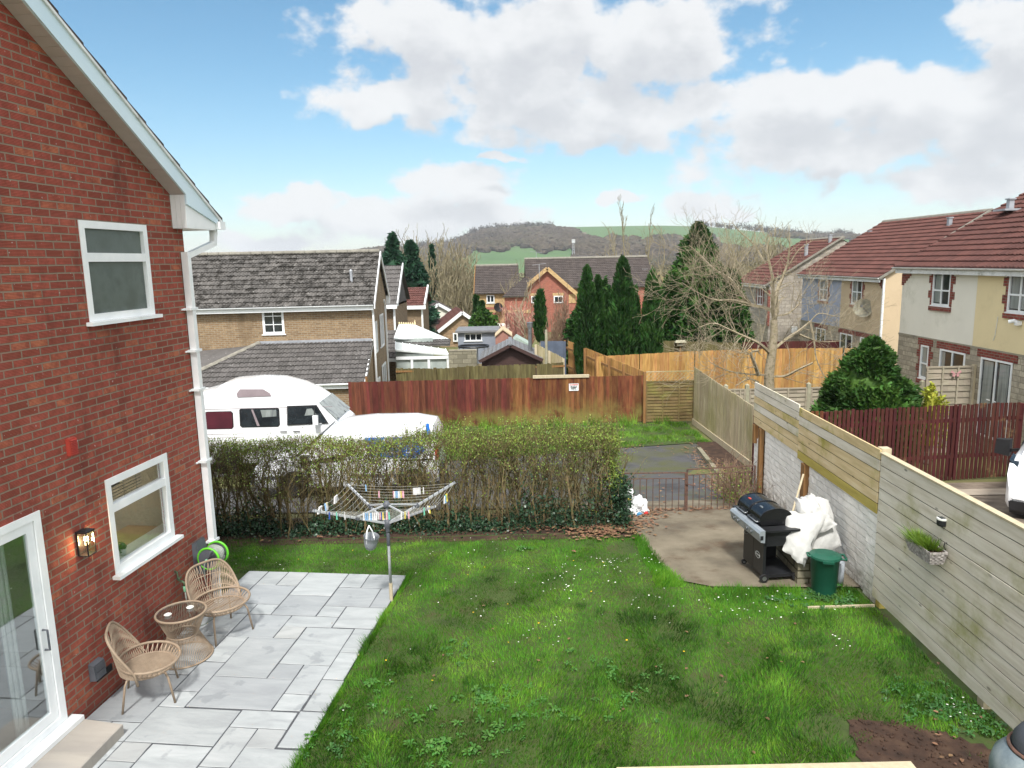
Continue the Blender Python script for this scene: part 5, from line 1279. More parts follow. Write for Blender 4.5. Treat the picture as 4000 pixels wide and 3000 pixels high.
def whitewall():
    m, t, b = base_mat('painted_rock_face_block')
    co = t.new('ShaderNodeTexCoord').outputs['Object']; x, y, z = t.sep(co)
    br = t.new('ShaderNodeTexBrick'); br.offset = .5; t.put(br.inputs['Vector'], t.comb(t.math('ADD', x, y), z, 0))
    br.inputs['Scale'].default_value = 1; br.inputs['Brick Width'].default_value = 1.35; br.inputs['Row Height'].default_value = .105; br.inputs['Mortar Size'].default_value = .010; br.inputs['Mortar Smooth'].default_value = .6
    col = t.ramp(t.noise(co, 7, 9.0, .75), [(.28, C('c4c0b8')), (.37, C('e8e5de')), (.6, C('f2efe9'))])
    col = t.mix(t.math('MULTIPLY', br.outputs['Fac'], .35), col, C('b0afab'))
    zz = t.math('ADD', z, t.math('MULTIPLY', t.noise(co, 2.5, 5.0), .5))
    col = t.mix(t.math('MULTIPLY', t.smooth(t.noise(co, 9, 7.0, .7), .38, .62), t.smooth(zz, .62, .12)), col, C('6a5b49'))
    col = t.mix(t.math('MULTIPLY', t.smooth(t.noise(co, 17, 4.0, .7), .64, .7), .4), col, C('6d6a60'))
    t.put(b.inputs['Base Color'], col); b.inputs['Roughness'].default_value = .85
    hh = t.math('ADD', t.noise(co, 11, 8.0, .7), t.math('MULTIPLY', t.math('SUBTRACT', 1, br.outputs['Fac']), .5))
    bn = t.new('ShaderNodeBump'); bn.inputs['Strength'].default_value = 1; bn.inputs['Distance'].default_value = .012; t.put(bn.inputs['Height'], hh); t.l.new(bn.outputs[0], b.inputs['Normal'])
    return m
MT['whiteblock'] = whitewall()
t_ = empty('white_block_wall', (fx(11), 11, 0), 0, label='white painted rock-face block wall behind the barbecue, under the plank fence', cat='wall')
def wallpanel(y0, y1, z0, z1, off, th=.1):
    mb = MB(); nu = max(2, int((y1 - y0) / .05)); nv = int((z1 - z0) / .05)
    vs = []
    for j in range(nv + 1):
        for i in range(nu + 1):
            y = y0 + (y1 - y0) * i / nu; z = z0 + (z1 - z0) * j / nv
            r_ = noise.noise(V((y * 7, z * 9, 1))) * .012 + noise.noise(V((y * 19, z * 23, 4))) * .006
            if i in (0, nu) : y += noise.noise(V((z * 14, 2, 3))) * .02
            vs.append((fx(y) + off + r_, y, z))
    fs = [(j * (nu + 1) + i, (j + 1) * (nu + 1) + i, (j + 1) * (nu + 1) + i + 1, j * (nu + 1) + i + 1) for j in range(nv) for i in range(nu)]
    mb.add(vs, fs); y0_, y1_ = y0, y1
    mb.hexa([(fx(y0) + off + .02, y0, z0), (fx(y0) + off + th, y0, z0), (fx(y1) + off + th, y1, z0), (fx(y1) + off + .02, y1, z0), (fx(y0) + off + .02, y0, z1 - .01), (fx(y0) + off + th, y0, z1 - .01), (fx(y1) + off + th, y1, z1 - .01), (fx(y1) + off + .02, y1, z1 - .01)])
    mb.build('wall_panel', 'whiteblock', t_)
wallpanel(8.78, 9.13, -.05, 1.24, -.02); wallpanel(9.13, 11.18, -.25, 1.42, .015); wallpanel(11.36, 13.30, -.4, 1.42, .015); wallpanel(13.48, 13.88, -.6, 1.0, .0)
p = MB(); p.box(fx(9) + .12, fx(9) + .16, 8.8, 13.8, -.6, 1.9); p.build('backing', 'greyblock', t_)
t_ = empty('solar_fence_light', (fx(7.42) - .055, 7.42, 1.60), 0, label='small black solar light near the top of the plank fence', cat='fence light')
p = MB(); p.lathe([(.0, 0), (.05, .0), (.055, .02), (.055, .065)], n=20, cap=False); p.build('body', 'blackplastic', t_, True)
p = MB(); p.lathe([(.055, .065), (.058, .07), (.058, .085), (.0, .088)], n=20, cap=False); p.build('lens', 'potwhite', t_, True)
p = MB(); p.box(-.035, .035, -.035, .035, .086, .092); p.build('solar_panel', 'darkglass', t_, True)
# hanging planter
t_ = empty('wicker_planter', (fx(7.6) - .145, 7.53, 1.2), 0, label='grey woven planter with grassy plants hooked on the plank fence', cat='planter')
MT['wicker'] = pm('grey_white_wicker', [C('85807c'), C('a19c98'), C('b3afab')], 30, .8, island=.5)
p = MB(); n = 7
for k in range(n):
    z0, z1 = k * .155 / n, (k + 1) * .155 / n; e = .012 * k
    for i in range(16):
        y0_ = -.20 - e * .8 + (.40 + 1.6 * e) * i / 16; y1_ = y0_ + (.40 + 1.6 * e) / 16; o_ = .004 if (i + k) % 2 else 0
        p.box(-.075 - e * .5 - o_, -.07 - e * .5 + .004, y0_, y1_, z0, z1); p.box(.07, .08 + o_, y0_, y1_, z0, z1)
    for i in range(6):
        x0_ = -.075 - e * .5 + (.15 + e * .5) * i / 6; x1_ = x0_ + (.15 + e * .5) / 6; o_ = .004 if (i + k) % 2 else 0
        p.box(x0_, x1_, -.205 - e * .8 - o_, -.195 - e * .8, z0, z1); p.box(x0_, x1_, .195 + e * .8, .205 + e * .8 + o_, z0, z1)
p.box(-.07, .075, -.2, .2, .0, .01)
p.build('basket', 'wicker', t_, True)
p = MB(); p.box(-.1, .075, -.25, .25, .125, .135); p.build('compost', 'soil', t_, True)
MT['tuft'] = pm('grassy_plant_blade', [C('4c6a1c'), C('6d8a2c')], 8, .5, island=.7, hue=.04)
rr = np.random.default_rng(5); n = 1500; y = np.where(rr.uniform(size=n) < .5, rr.normal(-.08, .045, n), rr.normal(.10, .05, n)); x = rr.normal(-.02, .03, n)
tip = np.stack([x * 2.4 - .01 + rr.normal(0, .02, n), y + (y - np.where(y < .01, -.08, .1)) * 1.4 + rr.normal(0, .02, n), .14 + rr.uniform(.05, .14, n)], 1)
bs = np.stack([x, y, np.full(n, .13)], 1); w_ = np.stack([rr.normal(0, .003, n), rr.normal(0, .003, n), np.zeros(n)], 1)
np_mesh('grassy_plants', np.stack([bs - w_, bs + w_, tip], 1).reshape(-1, 3), 3, 'tuft', t_, True)
for y_ in (-.09, -.2):
    p = MB(); p.tube([(.105, y_, .10), (.09, y_, .16), (.07, y_, .2), (.075, y_, .235), (.1, y_, .24), (.115, y_, .2)], .006, 6); p.build('hook', 'blackmetal', t_, True)
# low timber edging by the wall foot
p = MB(); p.bar((3.75, 8.70, .02), (4.62, 8.72, .02), .025, .04); tag(p.build('timber_edging', 'postpale'), 'low pale timber edging strip in the grass at the foot of the white wall', 'edging')

# ================================================================ deck balustrade rail and iron pot at the bottom edge
t_ = empty('deck_rail', (1.9, 5.0, .62), 0, label='pale timber fence top running along the bottom edge of the view', cat='fence')
p = MB(); p.box(.75, 3.04, 4.95, 5.05, .565, .605); p.build('cap_rail', 'postpale', t_)
for x_ in (.8, 1.9, 2.9):
    p = MB(); p.box(x_, x_ + .07, 4.97, 5.04, 0, .562); p.build('post', 'postpale', t_)
for k in range(3): 
    p = MB(); p.box(.76, 3.02, 4.963, 4.968, .08 + k * .17, .22 + k * .17); p.build('plank', 'fence_board', t_)
MT['zinc'] = pm('blue_grey_weathered_zinc', [C('5f6b70'), C('7d8a8f'), C('98a2a4')], 7, .5, metal=.3, detail=9)
MT['darkdome'] = pm('dark_slate_dome', [C('36393e'), C('474b51')], 4, .6, bump=.3)
t_ = empty('dome_fire_pit', (3.80, 4.70, -.12), 0, label='blue-grey metal drum with a dark domed lid in the bottom right corner', cat='fire pit')
p = MB(); p.lathe([(.25, 0), (.27, .06), (.31, .5), (.33, .86), (.31, .95), (.24, 1.04), (.21, 1.06)], n=40, cap=False); p.build('drum', 'zinc', t_, True, smooth=True)
p = MB(); p.lathe([(.222, 1.045), (.235, 1.05), (.235, 1.065), (.215, 1.07)], n=40, cap=False); p.build('rim', 'iron', t_, True, smooth=True)
p = MB(); p.lathe([(.205, 1.065), (.20, 1.13), (.16, 1.20), (.09, 1.245), (.0, 1.26)], n=36, cap=False); p.build('dome', 'darkdome', t_, True, smooth=True)
p = MB(); p.lathe([(0, -.03), (.16, -.03), (.17, 0), (.16, .02), (0, .02)], (0, 0, 0), 30, cap=False); o = p.build('wooden_disc', 'postpale', t_, True, smooth=False); o.location = (.05, -.36, .93); o.rotation_euler = (.6, 0, 0)

# ================================================================ fences beyond the hedge
def boards(parent, A, B, zt, zb, mat, w=.1, gap=0.0, th=.018, lap=.012, jit=.01, side=1, name='boards'):
    """upright boards from A to B (ground points); zt, zb top and bottom heights (pairs)"""
    A, B = V((A[0], A[1], 0)), V((B[0], B[1], 0)); L = (B - A).length; u = (B - A) / L; n = V((u.y, -u.x, 0)) * side
    k = max(1, int(L / (w + gap))); mb = MB()
    for i in range(k):
        f0, f1 = i * (w + gap), i * (w + gap) + w; t = (f0 + w / 2) / L
        z1 = zt[0] + (zt[1] - zt[0]) * t + random.uniform(-jit, jit); z0 = zb[0] + (zb[1] - zb[0]) * t
        tl = random.uniform(-.004, .004); r = random.uniform(-.003, .003)
        mb.fb(tuple(A), u, n, f0, f1 + (.006 if gap == 0 else 0), z0, z1, r, r + th) if False else None
        a = A + u * f0 + n * r; b = A + u * (f1 + (.005 if gap == 0 else 0)) + n * (r + lap); z = V((0, 0, 1))
        mb.hexa([a + z * z0, b + z * z0, b + n * th + z * z0, a + n * th + z * z0, a + u * tl + z * z1, b + u * tl + z * z1, b + u * tl + n * th + z * z1, a + u * tl + n * th + z * z1])
    return mb.build(name, mat, parent)
def rails(parent, A, B, zs, mat, off=-.05, w=.05, h=.075):
    A_, B_ = V((A[0], A[1], 0)), V((B[0], B[1], 0)); u = (B_ - A_).normalized(); n = V((u.y, -u.x, 0))
    for z0, z1 in zs:
        p = MB(); a, b = A_ + n * off, B_ + n * off; a.z, b.z = z0, z1; p.bar(a, b, w, h); p.build('rail', mat, parent)
def posts(parent, A, B, n_, zb, zt, mat, off=-.09, s=.1):
    A_, B_ = V((A[0], A[1], 0)), V((B[0], B[1], 0)); u = (B_ - A_).normalized(); n = V((u.y, -u.x, 0))
    for i in range(n_):
        t = (i + .0) / max(1, n_ - 1); q = A_ + (B_ - A_) * t + n * off
        z1 = zt[0] + (zt[1] - zt[0]) * t; z0 = zb[0] + (zb[1] - zb[0]) * t
        p = MB(); p.box(q.x - s / 2, q.x + s / 2, q.y - s / 2, q.y + s / 2, z0, z1); p.build('post', mat, parent)
FA, FM, FB_ = (-5.87,25.6,0.36), (-0.088,25.6,0.377), (4.776,25.6,0.385)
t_ = empty('featheredge_fence', (FM[0], 25.6, -1.3), 0, label='long red-brown vertical board fence across the lane, red left half and brown right half', cat='fence')
o = boards(t_, FA, FM, (FA[2], FM[2]), (-1.4, -1.35), 'fence_red', w=.105); boards(t_, FM, FB_, (FM[2], FB_[2]), (-1.35, -1.3), 'fence_redbrown', w=.105)
rails(t_, FA, FB_, [(-.9, -.9), (.1, .2)], 'post', off=-.03)
p = MB(); CP0, CP1 = (0.754,25.5,0.412), (2.765,25.5,0.388); p.box(CP0[0], CP1[0], 25.53, 25.64, CP0[2] - .05, CP0[2] + .05); p.build('cap_plank', 'postpale', t_)
p = MB(); q = (-5.225,25.62,0.482); p.box(q[0] - .04, q[0] + .04, 25.63, 25.7, q[2] - .15, q[2] + .05); p.build('post', 'post', t_)
# the sign
S0, S1 = (2.041,25.5,0.144), (2.387,25.5,-0.115)
t_ = empty('warning_sign', ((S0[0] + S1[0]) / 2, 25.56, (S0[2] + S1[2]) / 2), 0, label='small white no parking sign on the brown board fence', cat='sign')
sw, sh = S1[0] - S0[0], S0[2] - S1[2]
p = MB(); p.box(-sw / 2, sw / 2, -.006, 0, -sh / 2, sh / 2); p.build('board', 'pvc', t_, True)
MT['signred'] = pm('sign_red', [C('c0262a')], 3, .6); MT['signblack'] = pm('sign_black', [C('151515')], 3, .6)
RF = Matrix.Rotation(pi / 2, 4, 'X')
for body, z, s, m_, b_ in (('NO PARKING', .33, .19, 'signred', .004), ('KEEP ENTRANCE', .13, .13, 'signblack', .002), ('CLEAR', -.10, .30, 'signblack', .008), ('THANK YOU', -.35, .13, 'signblack', .002)):
    text(t_, body, (0, -.008, z * sh), s * sh, RF, m_, 'lettering', True, .0005, b_)

# lap panel and trellis beside it
def lap_panel(parent, A, B, zb, zt, mat, n=None, battens=(0.0, .33, .66, 1.0), th=.02, side=1, lean=0.0):
    A, B = V((A[0], A[1], 0)), V((B[0], B[1], 0)); L = (B - A).length; u = (B - A) / L; nn = V((u.y, -u.x, 0)) * side; mb = MB(); n = n or int((zt - zb) / .14)
    h = (zt - zb) / n
    for i in range(n):
        wv = random.uniform(-.012, .012)
        z0, z1 = zb + i * h + random.uniform(-.008, .008), zb + (i + 1) * h + .01
        P = lambda a, z, d: A + u * a + nn * d + V((0, 0, z))
        a0, a1 = 0, L
        segs = 6
        for k in range(segs):
            x0, x1 = L * k / segs, L * (k + 1) / segs; w0 = wv * sin(k * 1.3 + i); w1 = wv * sin((k + 1) * 1.3 + i)
            mb.hexa([P(x0, z0 + w0, .028), P(x1, z0 + w1, .028), P(x1, z0 + w1, .040), P(x0, z0 + w0, .040), P(x0, z1, 0), P(x1, z1, 0), P(x1, z1, .012), P(x0, z1, .012)])
    mb.build('slat_panel', mat, parent)
    p = MB()
    for b in battens: p.fb(tuple(A), u, nn, min(b * L, L - .045), min(b * L, L - .045) + .045, zb, zt, .042, .07)
    p.fb(tuple(A), u, nn, 0.05, L - .05, zt - .04, zt, .032, .052); p.fb(tuple(A), u, nn, .05, L - .05, zb, zb + .04, .032, .052)
    p.build('frame', mat, parent)
G0, G1 = (4.731,25.2,0.229), (6.468,25.2,0.229)
t_ = empty('lap_fence_panel', (G0[0], 25.2, -1.3), 0, label='brown and green lap panel topped by diagonal trellis, at the end of the lane', cat='fence')
lap_panel(t_, G0, G1, -1.22, G0[2], 'fence_lap', n=13)
p = MB(); q0, q1, zt0, zt1 = G0[0], G1[0], G0[2] + .01, 0.58
L_ = q1 - q0; n = 12; hh = zt1 - zt0
for k in range(-2, n + 1):
    for s_ in (0, 1):
        x0 = q0 + L_ * k / n; x1 = x0 + hh * 1.0
        a0, a1 = max(x0, q0), min(x1, q1)
        if a1 <= a0: continue
        z0 = zt0 + (a0 - x0); z1 = zt0 + (a1 - x0)
        if s_: z0, z1 = zt1 - (a0 - x0), zt1 - (a1 - x0)
        p.bar((a0, 25.15 - .008 * s_, z0), (a1, 25.15 - .008 * s_, z1), .007, .026, up=(0, 1, 0))
p.bar((q0, 25.15, zt1), (q1, 25.15, zt1), .03, .03); p.build('trellis', 'fence_pale', t_)
p = MB(); p.box(q0 - .1, q0 - .01, 25.1, 25.2, -1.3, zt1); p.build('post', 'post', t_)
# pale upright board fence along the lane
P0, P1 = (6.398,25,0.735), (6.246,18.2,0.682)
t_ = empty('board_fence', (P1[0], P1[1], -1.1), 0, label='pale grey upright board fence along the right of the lane', cat='fence')
boards(t_, P0, P1, (P0[2], P1[2]), (-1.25, -.95), 'fence_pale', w=.115, side=1)
p = MB(); p.bar((P0[0] - .04, P0[1], -1.2), (P1[0] - .04, P1[1], -.88), .04, .2); p.build('gravel_board', 'postpale', t_)
rails(t_, P0, P1, [(P0[2] - .3, P1[2] - .3)], 'postpale', off=-.08)
# grey panels between concrete posts
z22 = 0.474
t_ = empty('panel_fence', (8, 22, -1.3), 0, label='grey lap panels between concrete posts, in front of the long orange fence', cat='fence')
xs = [6.60,7.26,9.16,11.04,12.67]
for a, b in zip(xs, xs[1:]): lap_panel(t_, (a + .06, 22), (b - .06, 22), -1.25, z22, 'fence_grey', n=12)
for a in xs:
    p = MB(); p.box(a - .055, a + .055, 21.93, 22.05, -1.3, z22 + .12); p.add([(a - .055, 21.93, z22 + .12), (a + .055, 21.93, z22 + .12), (a + .055, 22.05, z22 + .12), (a - .055, 22.05, z22 + .12), (a, 21.99, z22 + .17)], [(0, 1, 4), (1, 2, 4), (2, 3, 4), (3, 0, 4)]); p.build('post', 'concpost', t_)
# orange fences
O0, O1 = (4.757,25.9,0.489), (2.808,36,0.558)
t_ = empty('orange_fence', (O0[0], O0[1], -1.5), 0, label='orange board fence running away from the lap panel, its posts and rails showing', cat='fence', group='orange board fences')
boards(t_, O0, O1, (O0[2], O1[2]), (-1.5, -1.8), 'fence_orange', w=.1, side=1); rails(t_, O0, O1, [(O0[2] - .35, O1[2] - .35), (-.6, -.7)], 'post', off=-.07, h=.1); posts(t_, O0, O1, 7, (-1.5, -1.8), (O0[2] + .02, O1[2] + .02), 'post', off=-.13)
O2 = [(3.614,30.5,0.446),(5.374,30,0.581),(7.541,29.4,0.739),(10.036,28.6,0.876),(12.909,27.8,0.941),(14.486,27.4,0.926)]
t_ = empty('orange_fence', (O2[2][0], O2[2][1], -1.5), 0, label='long orange board fence facing the camera behind the big bare tree', cat='fence', group='orange board fences')
for a, b in zip(O2, O2[1:]): boards(t_, a, b, (a[2], b[2]), (-1.45, -1.4), 'fence_orange', w=.1)
Q = [(6.949,33.5,0.74),(10.767,33.5,0.54),(12.435,33.5,0.589),(15.297,33.5,0.577)]
t_ = empty('dark_fence', (Q[0][0], 33.5, -1.6), 0, label='dark brown board fence in the shade below the big evergreen, behind the orange fence', cat='fence')
boards(t_, Q[0], Q[1], (Q[0][2], Q[1][2]), (-1.7, -1.7), 'fence_olive', w=.11); boards(t_, Q[1], Q[3], (Q[2][2], Q[3][2]), (-1.7, -1.7), 'fence_picket', w=.11)
BX = (7.833,33.3,0.624)
t_ = empty('bird_table', (BX[0], BX[1], -1.6), 0, label='small pale roofed bird table in front of the dark fence', cat='bird table')
p = MB(); p.box(-.16, .16, -.12, .12, BX[2] + 1.6 - .1, BX[2] + 1.6 - .07); p.add([(-.26, -.16, BX[2] + 1.63), (.26, -.16, BX[2] + 1.63), (.26, .16, BX[2] + 1.63), (-.26, .16, BX[2] + 1.63), (-.2, 0, BX[2] + 1.74), (.2, 0, BX[2] + 1.74)], [(0, 1, 5, 4), (2, 3, 4, 5), (1, 2, 5), (3, 0, 4), (3, 2, 1, 0)]); p.build('roof', 'concpost', t_, True)
p = MB(); p.box(-.03, .03, -.03, .03, 0, BX[2] + 1.5); p.box(-.15, -.13, -.1, .1, BX[2] + 1.53, BX[2] + 1.63); p.box(.13, .15, -.1, .1, BX[2] + 1.53, BX[2] + 1.63); p.build('post', 'post', t_, True)
# olive fence and the bits behind it on the left
U = [(-4.771,29.5,0.275),(-3.15,29.5,0.219),(-1.804,29.6,0.262),(1.082,29.8,0.279),(2.215,30,0.292)]
t_ = empty('olive_fence', (U[0][0], 29.5, -1.6), 0, label='old olive green board fence just behind the red-brown fence, in front of the dark shed', cat='fence')
for a, b in zip(U, U[1:]): boards(t_, a, b, (a[2], b[2]), (-1.7, -1.7), 'fence_olive', w=.1, jit=.02)
rails(t_, U[0], U[4], [(U[0][2] - .14, U[4][2] - .14)], 'post', off=.05)
for a in U[1:4]:
    p = MB(); p.box(a[0] - .06, a[0] + .06, 29.3, 29.42, -1.6, a[2] + .06); p.build('post', 'fence_olive', t_)
W0, W1 = (1.152,32,0.852), (2.301,31,0.33)
t_ = empty('weathered_fence', (W0[0], 32, -1.6), 0, label='short pale weathered fence beside the wooden pole, left of the orange fence', cat='fence')
boards(t_, W0, W1, (W0[2], W1[2]), (-1.7, -1.7), 'fence_pale', w=.12); posts(t_, W0, W1, 3, (-1.6, -1.6), (W0[2], W1[2]), 'postpale', off=.1)
K0, K1 = (1.416,34.5,0.712), (2.642,34.5,0.698)
t_ = empty('blue_panel_fence', (K0[0], 34.5, -1.6), 0, label='slate blue painted fence panels seen over the pale weathered fence', cat='fence')
MT['slateblue'] = pm('slate_blue_fence_paint', [C('4a5362'), C('596374')], 3, .8, island=.2)
boards(t_, K0, K1, (K0[2], K1[2]), (-1.7, -1.7), 'slateblue', w=.15)
a = (1.481,30.4,1.644); p = MB(); p.tube([(a[0], a[1], -1.7), (a[0], a[1], a[2])], .055, 8); tag(p.build('wooden_pole', 'concpost'), 'grey wooden pole standing between the dark shed and the orange fence', 'pole')

# dark red picket fence on the right
R = [(5.543,16,0.983),(7.119,16.1,1.005),(9.18,16.3,1.01),(11.911,16.5,1.039)]
t_ = empty('picket_fence', (9, 16.2, -.8), 0, label='dark red slatted picket fence right of the plank fence, paint worn at its left end', cat='fence')
k = 0
for a, b in zip(R, R[1:]): 
    boards(t_, a, b, (a[2], b[2]), (-.8, -.74), 'fence_picket' if k else 'fence_redbrown', w=.073, gap=.030, jit=.018, lap=0, name='slats'); k += 1
rails(t_, R[0], R[3], [(-.25, -.2), (.62, .66)], 'fence_picket', off=-.03, h=.08)
posts(t_, R[0], R[3], 5, (-.8, -.7), (R[0][2] - .05, R[3][2] - .05), 'fence_picket', off=-.08)
H0, H1 = (11.533,19.9,1.374), (12.836,19.9,1.396)
t_ = empty('lap_fence_panel', (H0[0], 19.9, -1.1), 0, label='silver grey lap panel standing out from the white house wall, with a pink butterfly', cat='fence')
lap_panel(t_, H0, H1, -1.1, H0[2], 'fence_grey', n=14, battens=(0, .33, .66, 1))
p = MB(); p.box(H1[0], H1[0] + .1, 19.85, 19.95, -1.1, H1[2] + .02); p.build('post', 'postpale', t_)
MT['pinkmetal'] = pm('pink_painted_metal', [C('b88a8c')], 4, .5)
a = (12.329,19.8,1.185); p = MB()
for s_ in (-1, 1):
    p.prism([(s_ * .01, 0, .0), (s_ * .12, 0, .09), (s_ * .15, 0, .03), (s_ * .07, 0, -.01)][::s_], (0, .008, 0)); p.prism([(s_ * .01, 0, -.01), (s_ * .08, 0, -.02), (s_ * .10, 0, -.08), (s_ * .03, 0, -.09)][::s_], (0, .008, 0))
o = p.build('butterfly_ornament', 'pinkmetal'); o.location = (a[0], 19.80, a[2]); tag(o, 'pink metal butterfly on the silver grey lap panel', 'ornament')

# ================================================================ vehicles
def side_y(S, x, z):     # half width of the body at x, z
    for a, b in zip(S, S[1:]):
        if a[0] <= x <= b[0]:
            f = (x - a[0]) / (b[0] - a[0]); s = [a[i] + (b[i] - a[i]) * f for i in range(6)]; break
    else: s = S[0] if x < S[0][0] else S[-1]
    _, zb, zs, zt, hw, ht = s
    if z <= zs: return hw
    return hw + (ht - hw) * min(1, (z - zs) / max(.01, (zt - .10 - zs)))
def loft(S, name, parent, mat='carwhite', arches=(), sub=4):
    """S: stations (x, bottom, shoulder, top, half width, half width at roof)"""
    st = []
    for a, b in zip(S, S[1:]):
        for k in range(sub):
            f = k / sub; st.append([a[i] + (b[i] - a[i]) * f for i in range(6)])
    st.append(list(S[-1])); mb = MB(); rows = []
    for x, zb, zs, zt, hw, ht in st:
        za = zb
        for ax, az_, ar in arches:
            if abs(x - ax) < ar: za = max(za, az_ + sqrt(ar * ar - (x - ax) ** 2))
        h = [(hw * .86, zb + .02), (hw * .95, za + .01), (hw * .995, za + .10), (hw, max(za + .15, (zb + zs) / 2)), (hw, zs), (ht + (hw - ht) * .5, zs + (zt - .10 - zs) * .5), (ht, zt - .13), (ht * .965, zt - .05), (ht * .85, zt - .015), (ht * .5, zt), (0, zt + .005)]
        rows.append([(x, -y, z) for y, z in h] + [(x, y, z) for y, z in reversed(h[:-1])])
    n = len(rows[0]); vs = [q for r in rows for q in r]
    fs = [(i * n + j, i * n + j + 1, (i + 1) * n + j + 1, (i + 1) * n + j) for i in range(len(rows) - 1) for j in range(n - 1)]
    fs += [(i * n + n - 1, i * n, (i + 1) * n, (i + 1) * n + n - 1) for i in range(len(rows) - 1)]
    fs += [tuple(range(n)), tuple(range((len(rows) - 1) * n, len(rows) * n))[::-1]]
    mb.add(vs, fs)
    bm = bmesh.new(); me = bpy.data.meshes.new(name); me.from_pydata(mb.v, [], mb.f); bm.from_mesh(me); bmesh.ops.recalc_face_normals(bm, faces=bm.faces); bm.to_mesh(me); bm.free()
    for p_ in me.polygons: p_.use_smooth = True
    me.materials.append(MT[mat]); o = link(name, me, parent, True)
    md = o.modifiers.new('n', 'EDGE_SPLIT'); md.split_angle = radians(38)
    return o
def patch(S, parent, pts, side, name, mat, off=.008, label=None, th=.004):
    """panel or pane that follows the body side; pts in (x, z)"""
    mb = MB(); v = [(x, side * (side_y(S, x, z) + off), z) for x, z in pts]
    mb.prism(v if side < 0 else v[::-1], (0, side * th, 0)); o = mb.build(name, mat, parent, True)
    return o
def wheel(parent, x, y, r, w=.2, mat='steel'):
    p = MB(); p.lathe([(r * .62, -w / 2), (r * .9, -w / 2), (r, -w * .32), (r, w * .32), (r * .9, w / 2), (r * .62, w / 2)], (x, y, r), 28, axis='Y'); wh = p.build('wheel', 'rubber', parent, True)
    p = MB(); p.lathe([(0, -w * .42), (r * .3, -w * .46), (r * .64, -w * .36), (r * .64, w * .36), (r * .3, w * .46), (0, w * .42)], (x, y, r), 22, axis='Y', cap=False); p.build('rim', mat, wh, True)
MT['vanglass'] = glass_mat('van_window_glass', (.30, .33, .35), .06)
MT['maroon'] = pm('maroon_curtain', [C('3a0f1c'), C('4c1624')], 3, .9)
MT['hatchglass'] = pm('smoked_roof_window', [C('857a7e'), C('978c90')], 3, .12)
MT['seal'] = pm('black_rubber_seal', [C('1c1d1f')], 5, .7)
# --- camper van (nose to the right)
CVY, CVZ = 19.0, -1.08
def cx(p): return p
CW = .90
pts_c = {'tail':(-8.571,1.150),'rt0':(-8.736,2.218),'rt1':(-8.005,2.365),'rt2':(-7.797,2.503),'rt3':(-7.118,2.532),'rt4':(-6.478,2.511),'rt5':(-5.920,2.347),'rt6':(-5.491,2.135),'wst':(-5.246,1.948),'wstn':(-5.252,1.924),'wsb':(-4.725,1.440),'wsbn':(-4.885,1.416),'seamL':(-8.346,1.800),'seamR':(-5.267,1.923),'w1a':(-8.252,1.777),'w1b':(-7.510,1.311),'w2a':(-7.314,1.848),'w2b':(-6.269,1.341),'w3a':(-6.005,1.855),'w3b':(-5.271,1.867),'w3c':(-4.997,1.427),'w3d':(-6.023,1.406),'nose':(-4.457,1.231),'line':(-6.227,1.157),'q1':(-7.353,2.150),'q2':(-7.275,2.368),'q3':(-6.656,2.355),'q4':(-6.445,2.166)}
T0 = -8.75
t_ = empty('camper_van', (-6.4, CVY + CW, CVZ), 0, label='old white high-roof camper van with maroon curtain parked behind the hedge', cat='camper van')
ox = -6.4
def L2(k): return (pts_c[k][0] - ox, pts_c[k][1])
S = []
zs_ = (L2('seamL')[1] + L2('seamR')[1]) / 2
zsh = L2('w3d')[1] - .08
def add_s(x, zt, hw=CW, ht=None, zs=None, zb=.32):
    q = min(zs, zsh) if zs else zsh
    S.append((x, zb, q, zt, hw, hw - .085 * (zt - .10 - q)))
add_s(-2.35, zs_ + .10, .86); add_s(-2.25, L2('rt0')[1] - .12); add_s(L2('rt0')[0] + .1, L2('rt0')[1]); add_s(L2('rt1')[0], L2('rt1')[1]); add_s(L2('rt2')[0], L2('rt2')[1]); add_s(L2('rt3')[0], L2('rt3')[1] + .01); add_s(L2('rt4')[0], L2('rt4')[1]); add_s(L2('rt5')[0], L2('rt5')[1]); add_s(L2('rt6')[0], L2('rt6')[1])
xw, zw = L2('wst'); xb, zb_ = L2('wsb')
add_s(xw, zw, .90, .70, zs_ - .1); add_s((xw + xb) / 2, (zw + zb_) / 2, .89, .76, (zw + zb_) / 2 - .45); add_s(xb, zb_, .87, .80, zb_ - .2); add_s(xb + .12, zb_ - .10, .84, .76, zb_ - .3); add_s(xb + .2, zb_ - .40, .80, .72, zb_ - .6); add_s(xb + .22, .62, .76, .7, .45)
body = loft(S, 'body', t_, arches=((-1.35, .33, .40), (1.35, .33, .40)))
